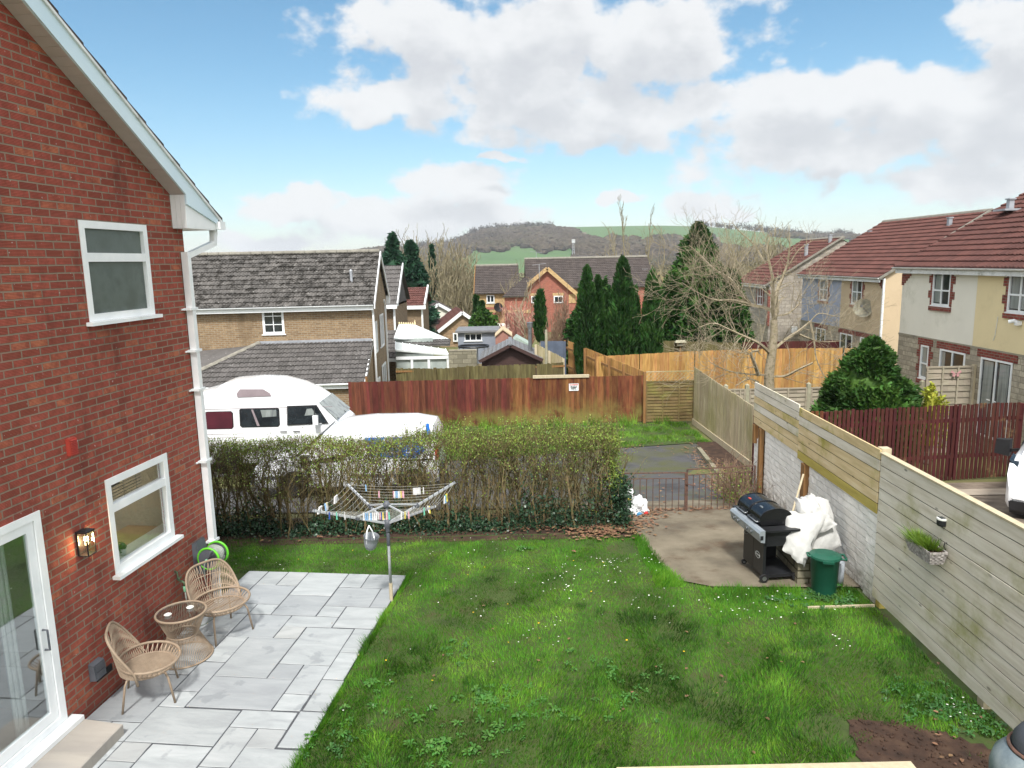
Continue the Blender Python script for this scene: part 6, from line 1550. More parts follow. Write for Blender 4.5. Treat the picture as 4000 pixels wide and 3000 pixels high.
for k in ('w1', 'w2'):
    (x0, z1), (x1, z0) = L2(k + 'a'), L2(k + 'b'); r = .05
    fr = [(x0 + r, z0), (x1 - r, z0), (x1, z0 + r), (x1, z1 - r), (x1 - r, z1), (x0 + r, z1), (x0, z1 - r), (x0, z0 + r)]
    m_ = [((x0 + x1) / 2, (z0 + z1) / 2)]
    g = lambda q: [((a - m_[0][0]) * q + m_[0][0], (b - m_[0][1]) * q + m_[0][1]) for a, b in fr]
    w_ = patch(S, t_, g(1.03), -1, 'window', 'seal', .003); patch(S, w_, g(.97), -1, 'pane', 'maroon' if k == 'w1' else 'darkglass', .010)
    patch(S, t_, g(1.03), 1, 'window', 'seal', .003)
    if k == 'w2':
        sw_ = [(x0 + .45, z0 + .03), (x0 + .52, z0 + .03), (x0 + .36, z1 - .03), (x0 + .31, z1 - .03)]; patch(S, w_, sw_, -1, 'curtain_strip', 'hatchglass', .016)
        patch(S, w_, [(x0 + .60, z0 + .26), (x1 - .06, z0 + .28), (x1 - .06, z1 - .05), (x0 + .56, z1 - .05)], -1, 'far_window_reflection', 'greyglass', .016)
W3 = [L2('w3d'), L2('w3c'), L2('w3b'), L2('w3a')]
w_ = patch(S, t_, [(W3[0][0] - .03, W3[0][1] - .03), (W3[1][0] + .05, W3[1][1] - .03), (W3[2][0] + .03, W3[2][1] + .04), (W3[3][0] - .03, W3[3][1] + .04)], -1, 'door_window', 'seal', .028); patch(S, w_, W3, -1, 'pane', 'darkglass', .036)
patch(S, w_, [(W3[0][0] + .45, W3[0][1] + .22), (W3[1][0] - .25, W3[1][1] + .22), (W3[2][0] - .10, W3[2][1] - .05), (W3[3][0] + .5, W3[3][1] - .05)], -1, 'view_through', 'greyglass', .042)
patch(S, w_, [(W3[1][0] - .30, W3[1][1]), (W3[1][0] - .27, W3[1][1]), (W3[2][0] - .02, W3[2][1]), (W3[2][0] - .05, W3[2][1])], -1, 'quarter_bar', 'seal', .046)
p = MB(); p.prism([(xw + .02, -.70, zw - .02), (xb - .02, -.79, zb_ + .03), (xb - .02, .79, zb_ + .03), (xw + .02, .70, zw - .02)], (.02, 0, .018)); ws = p.build('windscreen', 'greyglass', t_, True)
p = MB(); p.bar((xb + .02, -.75, zb_ + .06), (xw + .16, -.2, zw - .35), .012, .012); p.bar((xb + .02, .1, zb_ + .06), (xw + .2, .55, zw - .3), .012, .012); p.build('wiper', 'seal', t_, True)
patch(S, t_, [L2('q1'), L2('q4'), (L2('q4')[0] - .04, L2('q4')[1] + .08), L2('q3'), L2('q2'), (L2('q1')[0] - .02, L2('q1')[1] + .1)], -1, 'roof_window', 'hatchglass', .012)
p = MB(); a = L2('rt3'); p.box(a[0], a[0] + .40, -.25, .25, a[1] - .01, a[1] + .03); p.build('roof_hatch', 'carwhite', t_, True)
zl = L2('line')[1]
for z in (zs_ - .02, zl, zl - .10): patch(S, t_, [(-2.2, z), (xb - .1, z), (xb - .1, z + .012), (-2.2, z + .012)], -1, 'trim_line', 'hatchglass', .004)
for x in (-1.0, .35, L2('w3d')[0] - .06): patch(S, t_, [(x, .45), (x + .012, .45), (x + .012, zs_ - .05), (x, zs_ - .05)], -1, 'door_gap', 'hatchglass', .004)
for x in (L2('w3d')[0] + .12, .15): patch(S, t_, [(x, zl + .03), (x + .18, zl + .03), (x + .18, zl + .055), (x, zl + .055)], -1, 'door_handle', 'blackplastic', .03)
a = L2('w3c'); p = MB(); p.box(a[0] - .32, a[0] - .18, -CW - .20, -CW - .12, a[1] - .02, a[1] + .23); p.bar((a[0] - .25, -CW - .13, a[1]), (a[0] - .12, -CW + .02, a[1] - .03), .02, .02); p.build('wing_mirror', 'carwhite', t_, True)
for x in (-1.35, 1.35):
    for y in (-.80, .80): wheel(t_, x, y, .33)
for q_ in ((-2.42, -2.3), (xb + .18, xb + .30)):
    p = MB(); p.box(*q_, -.85, .85, .35, .55); p.build('bumper', 'blackplastic', t_, True)
# --- small panel van (nose to the left)
t_ = empty('panel_van', (-3.2, 15.75 + .85, -.66), pi, label='small white panel van with blue side lettering parked nose left behind the hedge', cat='van')
vx = lambda X: -(X + 3.2)
PV = {'r0':(-1.499,1.166),'r1':(-1.381,1.538),'r2':(-0.903,1.597),'r3':(0.117,1.607),'r4':(0.780,1.554),'ws':(1.089,1.419),'wb':(1.886,0.772),'bn':(2.540,0.536),'fr':(2.678,0.319),'wa':(1.561,0.764),'wbx':(1.232,1.125),'wc':(0.426,1.190),'wd':(0.450,0.966),'we':(0.746,0.830),'aF':(1.766,0.476),'aR':(-0.933,0.418),'g0':(0.126,1.336),'g1':(0.051,0.922),'g2':(-1.039,0.862),'g3':(-1.225,1.054),'g4':(-1.201,1.320),'s0':(-0.691,0.793),'s1':(-1.382,0.808)}
aF, aR = PV['aF'][0], PV['aR'][0]
S = [(PV['r0'][0], .3, .95, PV['r1'][1] - .25, .84, .74), (PV['r1'][0], .25, 1.0, PV['r1'][1] - .03, .85, .74), (PV['r2'][0], .2, 1.0, PV['r2'][1], .86, .75), (PV['r3'][0], .2, 1.0, PV['r3'][1], .86, .75), (PV['r4'][0], .2, 1.0, PV['r4'][1], .86, .73),
     (PV['ws'][0], .2, 1.0, PV['ws'][1], .86, .70), (PV['wb'][0], .2, .92, PV['wb'][1], .86, .76), (PV['bn'][0], .22, .8, PV['bn'][1], .83, .72), (PV['fr'][0] + .03, .28, .55, PV['fr'][1], .78, .70), (PV['fr'][0] + .10, .32, .45, .6, .72, .66)]
S.sort(key=lambda s: s[0])
loft(S, 'body', t_, arches=((aF, .30, .38), (aR, .30, .38)))
sd = 1     # camera side in the van's own frame
wn = [PV[k] for k in ('wa', 'wbx', 'wc', 'wd', 'we')]
patch(S, t_, wn, sd, 'door_window', 'darkglass', .01); patch(S, t_, wn, -sd, 'door_window', 'darkglass', .01)
p = MB(); a, b = PV['ws'], PV['wb']; p.prism([(a[0] + .03, -.68, a[1] - .02), (b[0] - .03, -.74, b[1] + .03), (b[0] - .03, .74, b[1] + .03), (a[0] + .03, .68, a[1] - .02)], (.02, 0, .02)); p.build('windscreen', 'darkglass', t_, True)
MT['vinylblue'] = pm('blue_vinyl', [C('1d62b8'), C('2a74c8')], 3, .35)
patch(S, t_, [PV[k] for k in ('g0', 'g1', 'g2', 'g3', 'g4')], sd, 'blue_graphic', 'vinylblue', .008)
patch(S, t_, [(PV['r1'][0] + .02, 1.25), (PV['r1'][0] + .16, 1.25), (PV['r1'][0] + .12, 1.62), (PV['r1'][0] + .06, 1.62)], sd, 'blue_graphic', 'vinylblue', .008)
a, b = PV['wb'], PV['bn']; p = MB(); p.prism([(a[0] + .1, .30, a[1] + .015), (b[0] - .05, .34, b[1] + .02), (b[0] - .05, .66, b[1] + .0), (a[0] + .1, .62, a[1] - .0)], (0, 0, .012)); p.build('blue_graphic', 'vinylblue', t_, True)
gx, gz_ = (PV['g0'][0] + PV['g4'][0]) / 2, PV['g1'][1]
RV = Matrix.Rotation(pi, 4, 'Z') @ Matrix.Rotation(pi / 2, 4, 'X')
text(t_, 'All', (gx + .15, side_y(S, gx, gz_ + .36) + .018, gz_ + .37), .20, RV, 'pvc', 'lettering', True, .002, .004)
text(t_, 'www.', (gx, side_y(S, gx, gz_) + .018, gz_ + .06), .11, RV, 'pvc', 'lettering', True, .002, .002)
patch(S, t_, [PV['s0'], PV['s1'], (PV['s1'][0], PV['s1'][1] + .035), (PV['s0'][0], PV['s0'][1] + .035)], sd, 'sliding_rail', 'blackplastic', .006)
patch(S, t_, [(S[0][0] + .15, .42), (S[-1][0] - .3, .42), (S[-1][0] - .3, .50), (S[0][0] + .15, .50)], sd, 'rubbing_strip', 'greyplastic', .012)
for x in (PV['wd'][0] - .03, PV['wd'][0] - 1.05): patch(S, t_, [(x, .45), (x + .01, .45), (x + .01, 1.45), (x, 1.45)], sd, 'door_gap', 'hatchglass', .004)
p = MB(); a = PV['wa']; p.box(a[0] - .18, a[0] - .02, sd * .88, sd * 1.02, a[1] + .02, a[1] + .22); p.build('wing_mirror', 'blackplastic', t_, True)
for q_ in ((S[-1][0] - .12, S[-1][0] + .02), (S[0][0] - .05, S[0][0] + .08)):
    p = MB(); p.box(*q_, -.80, .80, .3, .51); p.build('bumper', 'greyplastic', t_, True)
p = MB(); p.box(S[0][0] - .01, S[0][0] + .06, sd * .70, sd * .85, .8, 1.1); p.build('tail_light', 'redplastic', t_, True)
for x in (aF, aR):
    for y in (-.76, .76): wheel(t_, x, y, .30)
# --- white van at the right edge
hx, hy = -.75, -.66; hr = atan2(hy, hx); vc = (8.779,12.263,-0.22)
cf = (vc[0] - .12 + .66 * 1.0, vc[1] - .75 * 1.0)     # middle of the nose
t_ = empty('white_van', (cf[0] - hx * 2.2, cf[1] - hy * 2.2, -.26), hr, label='modern white van with black mirror, its nose entering at the right edge', cat='van')
t_.scale = (1.1, 1.1, 1.1)
S = [(-3.0, .3, 1.1, 1.9, .95, .85), (-2.9, .25, 1.1, 1.96, .97, .86), (0.2, .22, 1.1, 1.97, .97, .85), (.75, .22, 1.05, 1.88, .97, .78), (1.35, .22, 1.0, 1.28, .96, .84), (1.7, .24, .95, 1.12, .94, .82), (1.95, .26, .8, .95, .90, .80), (2.04, .28, .6, .72, .84, .76), (2.06, .30, .42, .5, .78, .72)]
loft(S, 'body', t_, arches=((1.1, .34, .42), (-2.0, .34, .42)))
for s_ in (-1, 1):
    patch(S, t_, [(.0, 1.12), (1.18, 1.10), (.80, 1.60), (.0, 1.66)], s_, 'door_window', 'darkglass', .01)
    p = MB(); p.hexa([(1.72, s_ * .80, .78), (1.99, s_ * .62, .78), (1.72, s_ * .955, .80), (1.50, s_ * .965, .84), (1.66, s_ * .80, 1.0), (1.93, s_ * .62, .93), (1.70, s_ * .95, .98), (1.42, s_ * .97, 1.04)]); p.build('headlight', 'darkglass', t_, True)
    p = MB(); p.bar((1.18, s_ * .95, 1.05), (1.14, s_ * 1.12, 1.0), .05, .05); p.hexa([(1.06, s_ * 1.08, .92), (1.22, s_ * 1.08, .92), (1.20, s_ * 1.30, .94), (1.08, s_ * 1.30, .94), (1.06, s_ * 1.08, 1.2), (1.20, s_ * 1.08, 1.2), (1.18, s_ * 1.29, 1.18), (1.08, s_ * 1.29, 1.18)]); p.build('wing_mirror', 'blackplastic', t_, True)
p = MB(); p.prism([(.78, -.76, 1.87), (1.33, -.84, 1.31), (1.33, .84, 1.31), (.78, .76, 1.87)], (.02, 0, .02)); p.build('windscreen', 'darkglass', t_, True)
p = MB(); p.box(2.0, 2.085, -.80, .80, .27, .42); p.hexa([(1.5, -.965, .22), (2.06, -.80, .22), (2.06, .80, .22), (1.5, .965, .22), (1.5, -.975, .40), (2.08, -.82, .40), (2.08, .82, .40), (1.5, .975, .40)]); p.box(2.0, 2.075, -.45, .45, .52, .72); p.build('bumper_grille', 'blackplastic', t_, True)
for x in (1.1, -2.0):
    for y in (-.86, .86): wheel(t_, x, y, .34)

# ================================================================ houses
def tiles(parent, o, u, s, W, L, mat, tw=.30, course=.32, lo=None, hi=None, prof='roll', name='roof', label=None, local=False):
    """interlocking roof tiles: o lower left corner, u along the eave, s up the slope; lo/hi clip u as a function of slope distance"""
    o, u, s = V(o), V(u).normalized(), V(s).normalized(); n = u.cross(s).normalized()
    if n.z < 0: n = -n
    mb = MB(); nc = int(math.ceil(L / course)); nt = int(math.ceil(W / tw))
    P = [(0, .0), (.12, .030), (.24, .036), (.36, .030), (.48, .004), (.62, .004), (.74, .030), (.86, .034), (1.0, .0)] if prof == 'roll' else [(0, .012), (.06, .022), (.94, .022), (1.0, 0)]
    for j in range(nc):
        v0 = j * course; v1 = min(L, v0 + course + .02)
        a_, b_ = (lo(v0) if lo else 0), (hi(v0) if hi else W)
        for i in range(nt):
            u0, u1 = i * tw, (i + 1) * tw
            if u1 < a_ + .02 or u0 > b_ - .02: continue
            jz = random.uniform(-.004, .004); vs = []
            for f, h in P:
                x = min(max(u0 + f * tw, a_), b_); x1_ = min(max(x, (lo(v1) if lo else 0)), (hi(v1) if hi else W))
                vs += [o + u * x + s * v0 + n * .0, o + u * x + s * v0 + n * (h + .045 + jz), o + u * x1_ + s * v1 + n * (h * .85 + .004)]
            fs = []
            for q in range(len(P) - 1): fs += [(3 * q, 3 * q + 3, 3 * q + 4, 3 * q + 1), (3 * q + 1, 3 * q + 4, 3 * q + 5, 3 * q + 2)]
            mb.add(vs, fs)
    ro = mb.build(name, mat, parent, local)
    if label: ro['label'] = label
    a, b = (lo(0) if lo else 0), (hi(0) if hi else W); c, d = (hi(L) if hi else W), (lo(L) if lo else 0)
    k = MB(); q = [o + u * a, o + u * b, o + u * c + s * L, o + u * d + s * L]; k.add([p + n * -.07 for p in q] + [p + n * -.004 for p in q], [(3, 2, 1, 0), (4, 5, 6, 7), (0, 1, 5, 4), (1, 2, 6, 5), (2, 3, 7, 6), (3, 0, 4, 7)])
    k.build('roof_deck', 'mortar', ro, True)
    return ro
def ridge(parent, a, b, mat='mortar', r=.11, seg=.45):
    a, b = V(a), V(b); L = (b - a).length; n = max(1, int(L / seg)); mb = MB()
    for i in range(n):
        p, q = a + (b - a) * (i / n), a + (b - a) * ((i + .97) / n); mb.tube([p, q], [r * random.uniform(.95, 1.05), r], 8)
    return mb.build('ridge', mat, parent, True)
def house(name, loc, label): return empty(name, loc, 0, label=label, cat='house')
def flue(parent, x, y, z, h=.75, w=.15, side=0):
    p = MB(); p.box(x - w / 2, x + w / 2, y - w / 2, y + w / 2, z - .25, z + h); p.box(x - w / 2 - .03, x + w / 2 + .03, y - w / 2 - .03, y + w / 2 + .03, z + h, z + h + .04)
    q = p.build('flue', 'lead', parent); p = MB(); p.box(x - .34, x + .16, y - .28, y + .28, z - .26, z - .20) ; p.build('flashing', 'lead', q, True)

# ---------------------------------------------------------------- terraces on the right: gardens face -x
NX, UY = V((-1, 0, 0)), V((0, -1, 0))           # wall normal, and 'along the wall' toward the camera
def quoins(mb, x, y, z0, z1, side, w=(.10, .21), step=.225):
    k = 0; z = z0
    while z < z1 - .02:
        ww = w[k % 2]; zz = min(z + step, z1); a, b = (y - ww, y) if side < 0 else (y, y + ww)
        mb.box(x - .018, x + .02, a, b, z, zz); z = zz; k += 1
def rwin(parent, x, y_far, y_near, z0, z1, vert=(.5,), hor=(.5,), glass='darkglass', curtain=None, door=False, quo=True, sill=True, head=False, mat='quoin', kind='window'):
    w_ = window(parent, (x, y_far, z0), UY, NX, y_far - y_near, z1 - z0, vert=vert, hor=hor, glass=glass, sill=.04 if not door else 0, set_=.03, fd=.05, proj=.03, name=kind)
    if curtain:
        for a, b in curtain:
            p = MB(); p.fb((x, y_far, z0), UY, NX, a * (y_far - y_near), b * (y_far - y_near), .09, z1 - z0 - .09, -.012, -.008); p.build('curtain', 'greyglass', w_, True)
    p = MB()
    if quo: quoins(p, x, y_far, z0 - .02, z1, 1); quoins(p, x, y_near, z0 - .02, z1, -1)
    if sill and quo: p.box(x - .05, x + .02, y_near - .10, y_far + .10, z0 - .17, z0 - .042)
    if head: p.box(x - .02, x + .02, y_near - .16, y_far + .16, z1, z1 + .22)
    if p.v: p.build('brick_surround', mat, w_, True)
    return w_
def terrace(name, loc, label, x, y0, y1, zg, zb, ze, slope, cols, rise_x, tilemat, near_gable=None, far_gable=None, gable_mat='r_tan', holes=()):
    """y0 near, y1 far; zg ground, zb storey band, ze eave; cols [(y_a, y_b, render material)]"""
    H = house(name, loc, label)
    for ya, yb, m_ in cols:
        p = MB(); wall_cells(p, (x, yb, 0), UY, NX, yb - ya, ze - .12, [(yb - h[1], yb - h[0], h[2], h[3]) for h in holes if ya - .01 <= h[0] and h[1] <= yb + .01 and h[2] > zb], .08, z0=zb); p.build('wall', m_, H)
    p = MB(); wall_cells(p, (x - .012, y1, 0), UY, NX, y1 - y0, zb - .004, [(y1 - h[1], y1 - h[0], h[2], h[3]) for h in holes if h[3] <= zb + .01], .08, z0=zg); p.build('wall', 'ashlar', H)
    p = MB(); p.box(x - .03, x + .0, y0, y1, zb - .03, zb + .03); p.build('string_course', 'concrete', H)
    xr = x + rise_x; zr_ = ze + rise_x * slope
    for yy, g in ((y0, near_gable), (y1, far_gable)):
        if g:
            p = MB(); pts = [(x + .001, yy, zg), (xr + rise_x, yy, zg), (xr + rise_x, yy, ze), (xr, yy, zr_ - .05), (x + .001, yy, ze)]; p.prism(pts, (0, .12 if yy == y0 else -.12, 0)); p.build('gable_wall', gable_mat, H)
    sdir = V((1, 0, slope)); L = (rise_x + .28) * sqrt(1 + slope ** 2)
    rf_ = tiles(H, (x - .28, y1 + .08, ze - .28 * slope + .06), (0, -1, 0), sdir, y1 - y0 + .16, L, tilemat, name='roof')
    p = MB(); q = [(x - .28, y0 - .06, ze - .28 * slope + .02), (xr, y0 - .06, zr_ + .02)]
    p.bar((x - .28, y0 - .10, ze - .28 * slope + .05), (xr, y0 - .10, zr_ + .09), .08, .09); p.build('verge', 'mortar', rf_, True)
    p = MB(); p.poly((xr, y0, zr_), (xr, y1, zr_), (xr + rise_x, y1, ze), (xr + rise_x, y0, ze)); p.build('back_slope', tilemat, rf_, True)
    ridge(rf_, (xr, y0 - .1, zr_ + .04), (xr, y1 + .1, zr_ + .04))
    p = MB(); p.box(x - .24, x - .21, y0 - .05, y1 + .05, ze - .28, ze - .08); p.box(x - .21, x, y0 - .05, y1 + .05, ze - .16, ze - .13); p.build('fascia', 'pvc_dirty', H)
    p = MB(); pr = [(.055 * cos(pi + pi * i / 8), .055 * sin(pi + pi * i / 8)) for i in range(9)]; p.prism([(x - .30 + a, y0 - .1, ze - .09 + b) for a, b in pr], (0, y1 - y0 + .2, 0)); p.build('gutter', 'pvc_dirty', H)
    return H
# white and cream house
HO1 = [(21.35, 22.25, 2.93, 3.93), (17.95, 18.85, 2.95, 3.94), (22.18, 22.62, .62, 1.66), (20.38, 21.6, .72, 1.66), (18.42, 19.68, -.5, 1.66)]
A1 = terrace('terraced_house', (13.0, 20, -.9), 'pair of rendered houses at the right edge, white then cream, under a red-brown tiled roof', 12.93, 13.0, 24.0, -1.1, 1.88, 4.15, .556,
             [(20.15, 24.0, 'r_white'), (13.0, 20.148, 'r_cream')], 4.6, 'tile_red', near_gable=True, far_gable=True, gable_mat='r_white', holes=HO1)
rwin(A1, 12.93, 22.25, 21.35, 2.93, 3.93, vert=(.5,), hor=(.45,), curtain=((.12, .44),))
rwin(A1, 12.93, 18.85, 17.95, 2.95, 3.94, vert=(.5,), hor=(.45,), curtain=((.1, .45), (.55, .8)))
rwin(A1, 12.918, 22.62, 22.18, .62, 1.66, vert=(), hor=(.45,), glass='greyglass')
rwin(A1, 12.918, 21.6, 20.38, .72, 1.66, vert=(.5,), hor=(), quo=False, sill=True, curtain=((.06, .2),))
fdoor = rwin(A1, 12.918, 19.68, 18.42, -.5, 1.66, vert=(.5,), hor=(), door=True, quo=False, sill=False, curtain=((.1, .4), (.6, .9)), kind='french_door')
for dy in (-.06, .06):
    p = MB(); p.bar((12.86, 19.05 + dy, .55), (12.86, 19.05 + dy * 3, .55), .02, .025); p.build('handle', 'pvc', fdoor, True)
for y in (19.68, 19.05, 18.42):
    pass
for a, b in ((22.0, 22.8), (20.2, 21.78), (18.25, 19.85)):
    p = MB(); p.box(12.895, 12.93, a, b, 1.662, 1.87); p.build('brick_lintel', 'quoin', A1)
p = MB(); [p.box(12.90, 12.96, 24.0 - .2 * .5 * k - .10, 24.01, 3.85 - .075 * (5 - k), 3.85 - .075 * (4 - k)) for k in range(5)]; p.build('brick_corbel', 'quoin', A1)
flue(A1, 15.501, 22.9, 5.988, .08)
p = MB(); a = (12.831,18.3,2.693); p.box(12.80, 12.92, a[1] - .06, a[1] + .06, a[2] - .05, a[2] + .05); p.tube([(12.90, a[1], a[2]), (12.78, a[1] + .05, a[2] + .06), (12.70, a[1] + .12, a[2] + .03)], .05, 8); p.build('security_light', 'pvc', A1)
p = MB(); p.tube([(12.91, 19.15, 2.8), (12.91, 19.2, 2.3), (12.91, 19.25, 2.15)], .008, 5); p.build('cable', 'pvc_dirty', A1)
# blue and tan house
HO2 = [(31.85, 32.8, 2.32, 3.38), (35.3, 36.25, 2.32, 3.32), (32.5, 33.7, -.6, .92), (31.2, 31.75, -.2, .92), (35.3, 36.4, .05, .92)]
A2 = terrace('terraced_house', (15.5, 33, -1.3), 'pale blue and tan rendered houses under a red-brown roof, set back from the white one', 15.42, 30.0, 38.4, -1.5, 1.12, 3.62, .60,
             [(33.9, 38.4, 'r_blue'), (30.0, 33.898, 'r_tan')], 4.1, 'tile_redb', near_gable=True, far_gable=True, gable_mat='r_tan', holes=HO2)
rwin(A2, 15.42, 32.8, 31.85, 2.32, 3.38, curtain=((.1, .45),)); rwin(A2, 15.42, 36.25, 35.3, 2.32, 3.32, curtain=((.1, .45), (.55, .9)))
rwin(A2, 15.408, 33.7, 32.5, -.6, .92, door=True, quo=False, sill=False, hor=(), kind='french_door'); rwin(A2, 15.408, 31.75, 31.2, -.2, .92, vert=(), quo=False, sill=False, hor=(.5,), glass='greyglass'); rwin(A2, 15.408, 36.4, 35.3, .05, .92, quo=False, sill=False, hor=())
for a, b in ((30.7, 32.2), (32.3, 33.9), (35.1, 36.6)):
    p = MB(); p.box(15.385, 15.42, a, b, .925, 1.11); p.build('brick_lintel', 'quoin', A2)
p = MB(); [p.box(15.39, 15.45, 29.99, 30.1 + .12 * k, 3.0 + .09 * k, 3.085 + .09 * k) for k in range(5)]; p.build('brick_corbel', 'quoin', A2)
p = MB(); p.box(15.33, 15.40, 29.90, 29.98, -1.4, 3.5); p.build('downpipe', 'pvc', A2)
flue(A2, 18.62, 31.2, 5.631, .30); flue(A2, 18.624, 38.0, 5.548, .1)
a = (15.263,31.2,2.208)
dsh = empty('satellite_dish', (15.2, 31.2, a[2]), 0, label='large grey satellite dish on the tan wall between the blue house and the white one', cat='satellite dish')
def dish(parent, r, nrm, mat='fence_grey'):
    n_ = V(nrm).normalized(); u = n_.orthogonal().normalized(); v = n_.cross(u); mb = MB(); k = 20; vs = [tuple(n_ * 0)]
    for j, (f, d) in enumerate(((.5, .04), (1.0, .16))):
        for i in range(k): a_ = 2 * pi * i / k; vs.append(tuple(u * cos(a_) * r * f + v * sin(a_) * r * f + n_ * d * r))
    fs = [(0, 1 + i, 1 + (i + 1) % k) for i in range(k)] + [(1 + i, 1 + k + i, 1 + k + (i + 1) % k, 1 + (i + 1) % k) for i in range(k)]
    mb.add(vs, fs); o = mb.build('reflector', mat, parent, True)
    q = MB(); q.bar(n_ * -.02, n_ * -.25 * r * 2 + V((.0, 0, -.1)), .04, .04); q.bar(n_ * 0 + v * r * .9, n_ * r * 1.1, .02, .02); q.box(*[c for ax in (n_ * r * 1.1) for c in (ax - .04, ax + .04)]); q.build('arm', 'greyplastic', parent, True); return o
MT['dishgrey'] = pm('mossy_grey_dish', [C('6f6d62'), C('85836f')], 8, .6)
dish(dsh, .40, (-.55, -.75, .25), 'dishgrey')
# third terrace: grey block gable
A3 = terrace('terraced_house', (15, 44, -1.5), 'farthest right house with a grey block gable wall behind the bare tree', 14.6, 41.0, 46.5, -1.8, .6, 3.0, .60, [(41.0, 46.5, 'greyblock')], 3.95, 'tile_redb', near_gable=True, far_gable=True, gable_mat='greyblock', holes=[(42.0, 42.9, 1.7, 2.7)])
rwin(A3, 14.6, 42.9, 42.0, 1.7, 2.7)
flue(A3, 16.9, 41.8, 4.5, .6); flue(A3, 18.1, 41.5, 5.1, .5)
p = MB(); a = (16.07,40.9,0.362); p.box(a[0] - .15, a[0] + .15, 40.85, 40.98, a[2] - .18, a[2] + .18); p.build('flue_terminal', 'pvc', A3)
p = MB(); p.box(14.5, 14.62, 40.85, 41.0, .6, 2.6); p.build('quoin_strip', 'quoin', A3)

# ---------------------------------------------------------------- tan brick house left of centre
TR = radians(3.7); TX = -5.542; TY = 29.0; TG = -1.95
TE = 3.009 - TG     # eave height
T = empty('tan_brick_house', (TX, TY, TG), TR, label='tan brick house with mossy grey tiled roof and small six-pane window, behind the camper van', cat='house')
WX, NY = V((1, 0, 0)), V((0, -1, 0))
def tl(px, py, Y, f=None): pass
w0 = [(-9.848,28.75,1.851),(-9.007,28.75,2.9)]
wx0, wx1 = w0[0][0] - TX, w0[1][0] - TX; wz0, wz1 = w0[0][2] - TG, w0[1][2] - TG
TW = 13.0
p = MB(); wall_cells(p, (-TW, 0, 0), WX, NY, TW, TE + .05, [(TW + wx0, TW + wx1, wz0, wz1)], .08)
p.poly((0, 0, 0), (0, 5.6, 0), (0, 5.6, TE), (0, 2.8, TE + 1.95), (0, 0, TE)); p.poly((-TW, 5.6, 0), (-TW, 0, 0), (-TW, 0, TE), (-TW, 5.6, TE)); p.poly((0, 5.6, 0), (-TW, 5.6, 0), (-TW, 5.6, TE), (0, 5.6, TE))
p.build('wall', 'tanbrick', T, True)
window(T, (wx0, 0, wz0), WX, NY, wx1 - wx0, wz1 - wz0, vert=(.5,), hor=(.36, .68), fr=.09, bar=.03, set_=.04, local=True, proj=.04)
sl = 2.03 / 2.95
RT = tiles(T, (-TW, -.22, TE - .22 * sl + .06), (1, 0, 0), (0, 1, sl), TW + .12, 3.05 * sqrt(1 + sl * sl), 'tile_grey', tw=.30, course=.30, local=True)
p = MB(); p.poly((.12, 2.82, TE + 2.0), (-TW, 2.82, TE + 2.0), (-TW, 6.0, TE - .2), (.12, 6.0, TE - .2)); p.build('back_slope', 'tile_grey', RT, True)
ridge(RT, (-TW, 2.84, TE + 2.05), (.12, 2.84, TE + 2.05), 'mortar', .10)
p = MB(); p.hexa([(.13, -.25, TE - .24), (.17, -.25, TE - .24), (.17, 2.84, TE + 1.84), (.13, 2.84, TE + 1.84), (.13, -.25, TE - .02), (.17, -.25, TE - .02), (.17, 2.84, TE + 2.06), (.13, 2.84, TE + 2.06)])
p.hexa([(.13, 2.85, TE + 1.84), (.17, 2.85, TE + 1.84), (.17, 5.95, TE - .3), (.13, 5.95, TE - .3), (.13, 2.85, TE + 2.06), (.17, 2.85, TE + 2.06), (.17, 5.95, TE - .08), (.13, 5.95, TE - .08)]); p.box(.0, .15, 5.55, 5.95, TE - .35, TE + .02); p.build('bargeboard', 'pvc', RT, True)
p = MB(); p.box(-TW, .1, -.25, -.22, TE - .28, TE - .08); p.box(-TW, .1, -.22, 0, TE - .2, TE - .17); p.build('fascia', 'pvc', T, True)
p = MB(); pr = [(.055 * cos(pi + pi * i / 8), .055 * sin(pi + pi * i / 8)) for i in range(9)]; p.prism([(-TW, -.31 + a, TE - .08 + b) for a, b in pr], (TW + .1, 0, 0)); p.build('gutter', 'pvc', T, True)
for y0_ in (-.06, 4.6):
    p = MB(); p.bar((.04, y0_ - .18, TE - .12), (.06, y0_, TE - .4), .07, .07); p.bar((.06, y0_, TE - .38), (.06, y0_, .1), .07, .07); p.build('downpipe', 'pvc', T, True)
for (ya, yb, za, zb_) in ((.35, .95, 2.9, 4.15), (2.3, 3.4, 2.9, 4.3), (2.2, 3.6, .1, 2.1), (.5, 1.1, .3, 1.8)):
    window(T, (0.0, ya, za), (0, 1, 0), (1, 0, 0), yb - ya, zb_ - za, vert=(.5,), hor=(), fr=.07, set_=-.03, fd=.05, local=True)
a = (-6.414,29.9,3.828); p = MB(); p.tube([(a[0] - TX, 1.05, a[2] - TG - .4), (a[0] - TX - .02, 1.05, a[2] - TG + .42)], .055, 10); p.tube([(a[0] - TX - .02, 1.05, a[2] - TG + .42), (a[0] - TX - .02, 1.05, a[2] - TG + .5)], [.07, .02], 10); p.build('soil_vent_pipe', 'lead', RT, True)
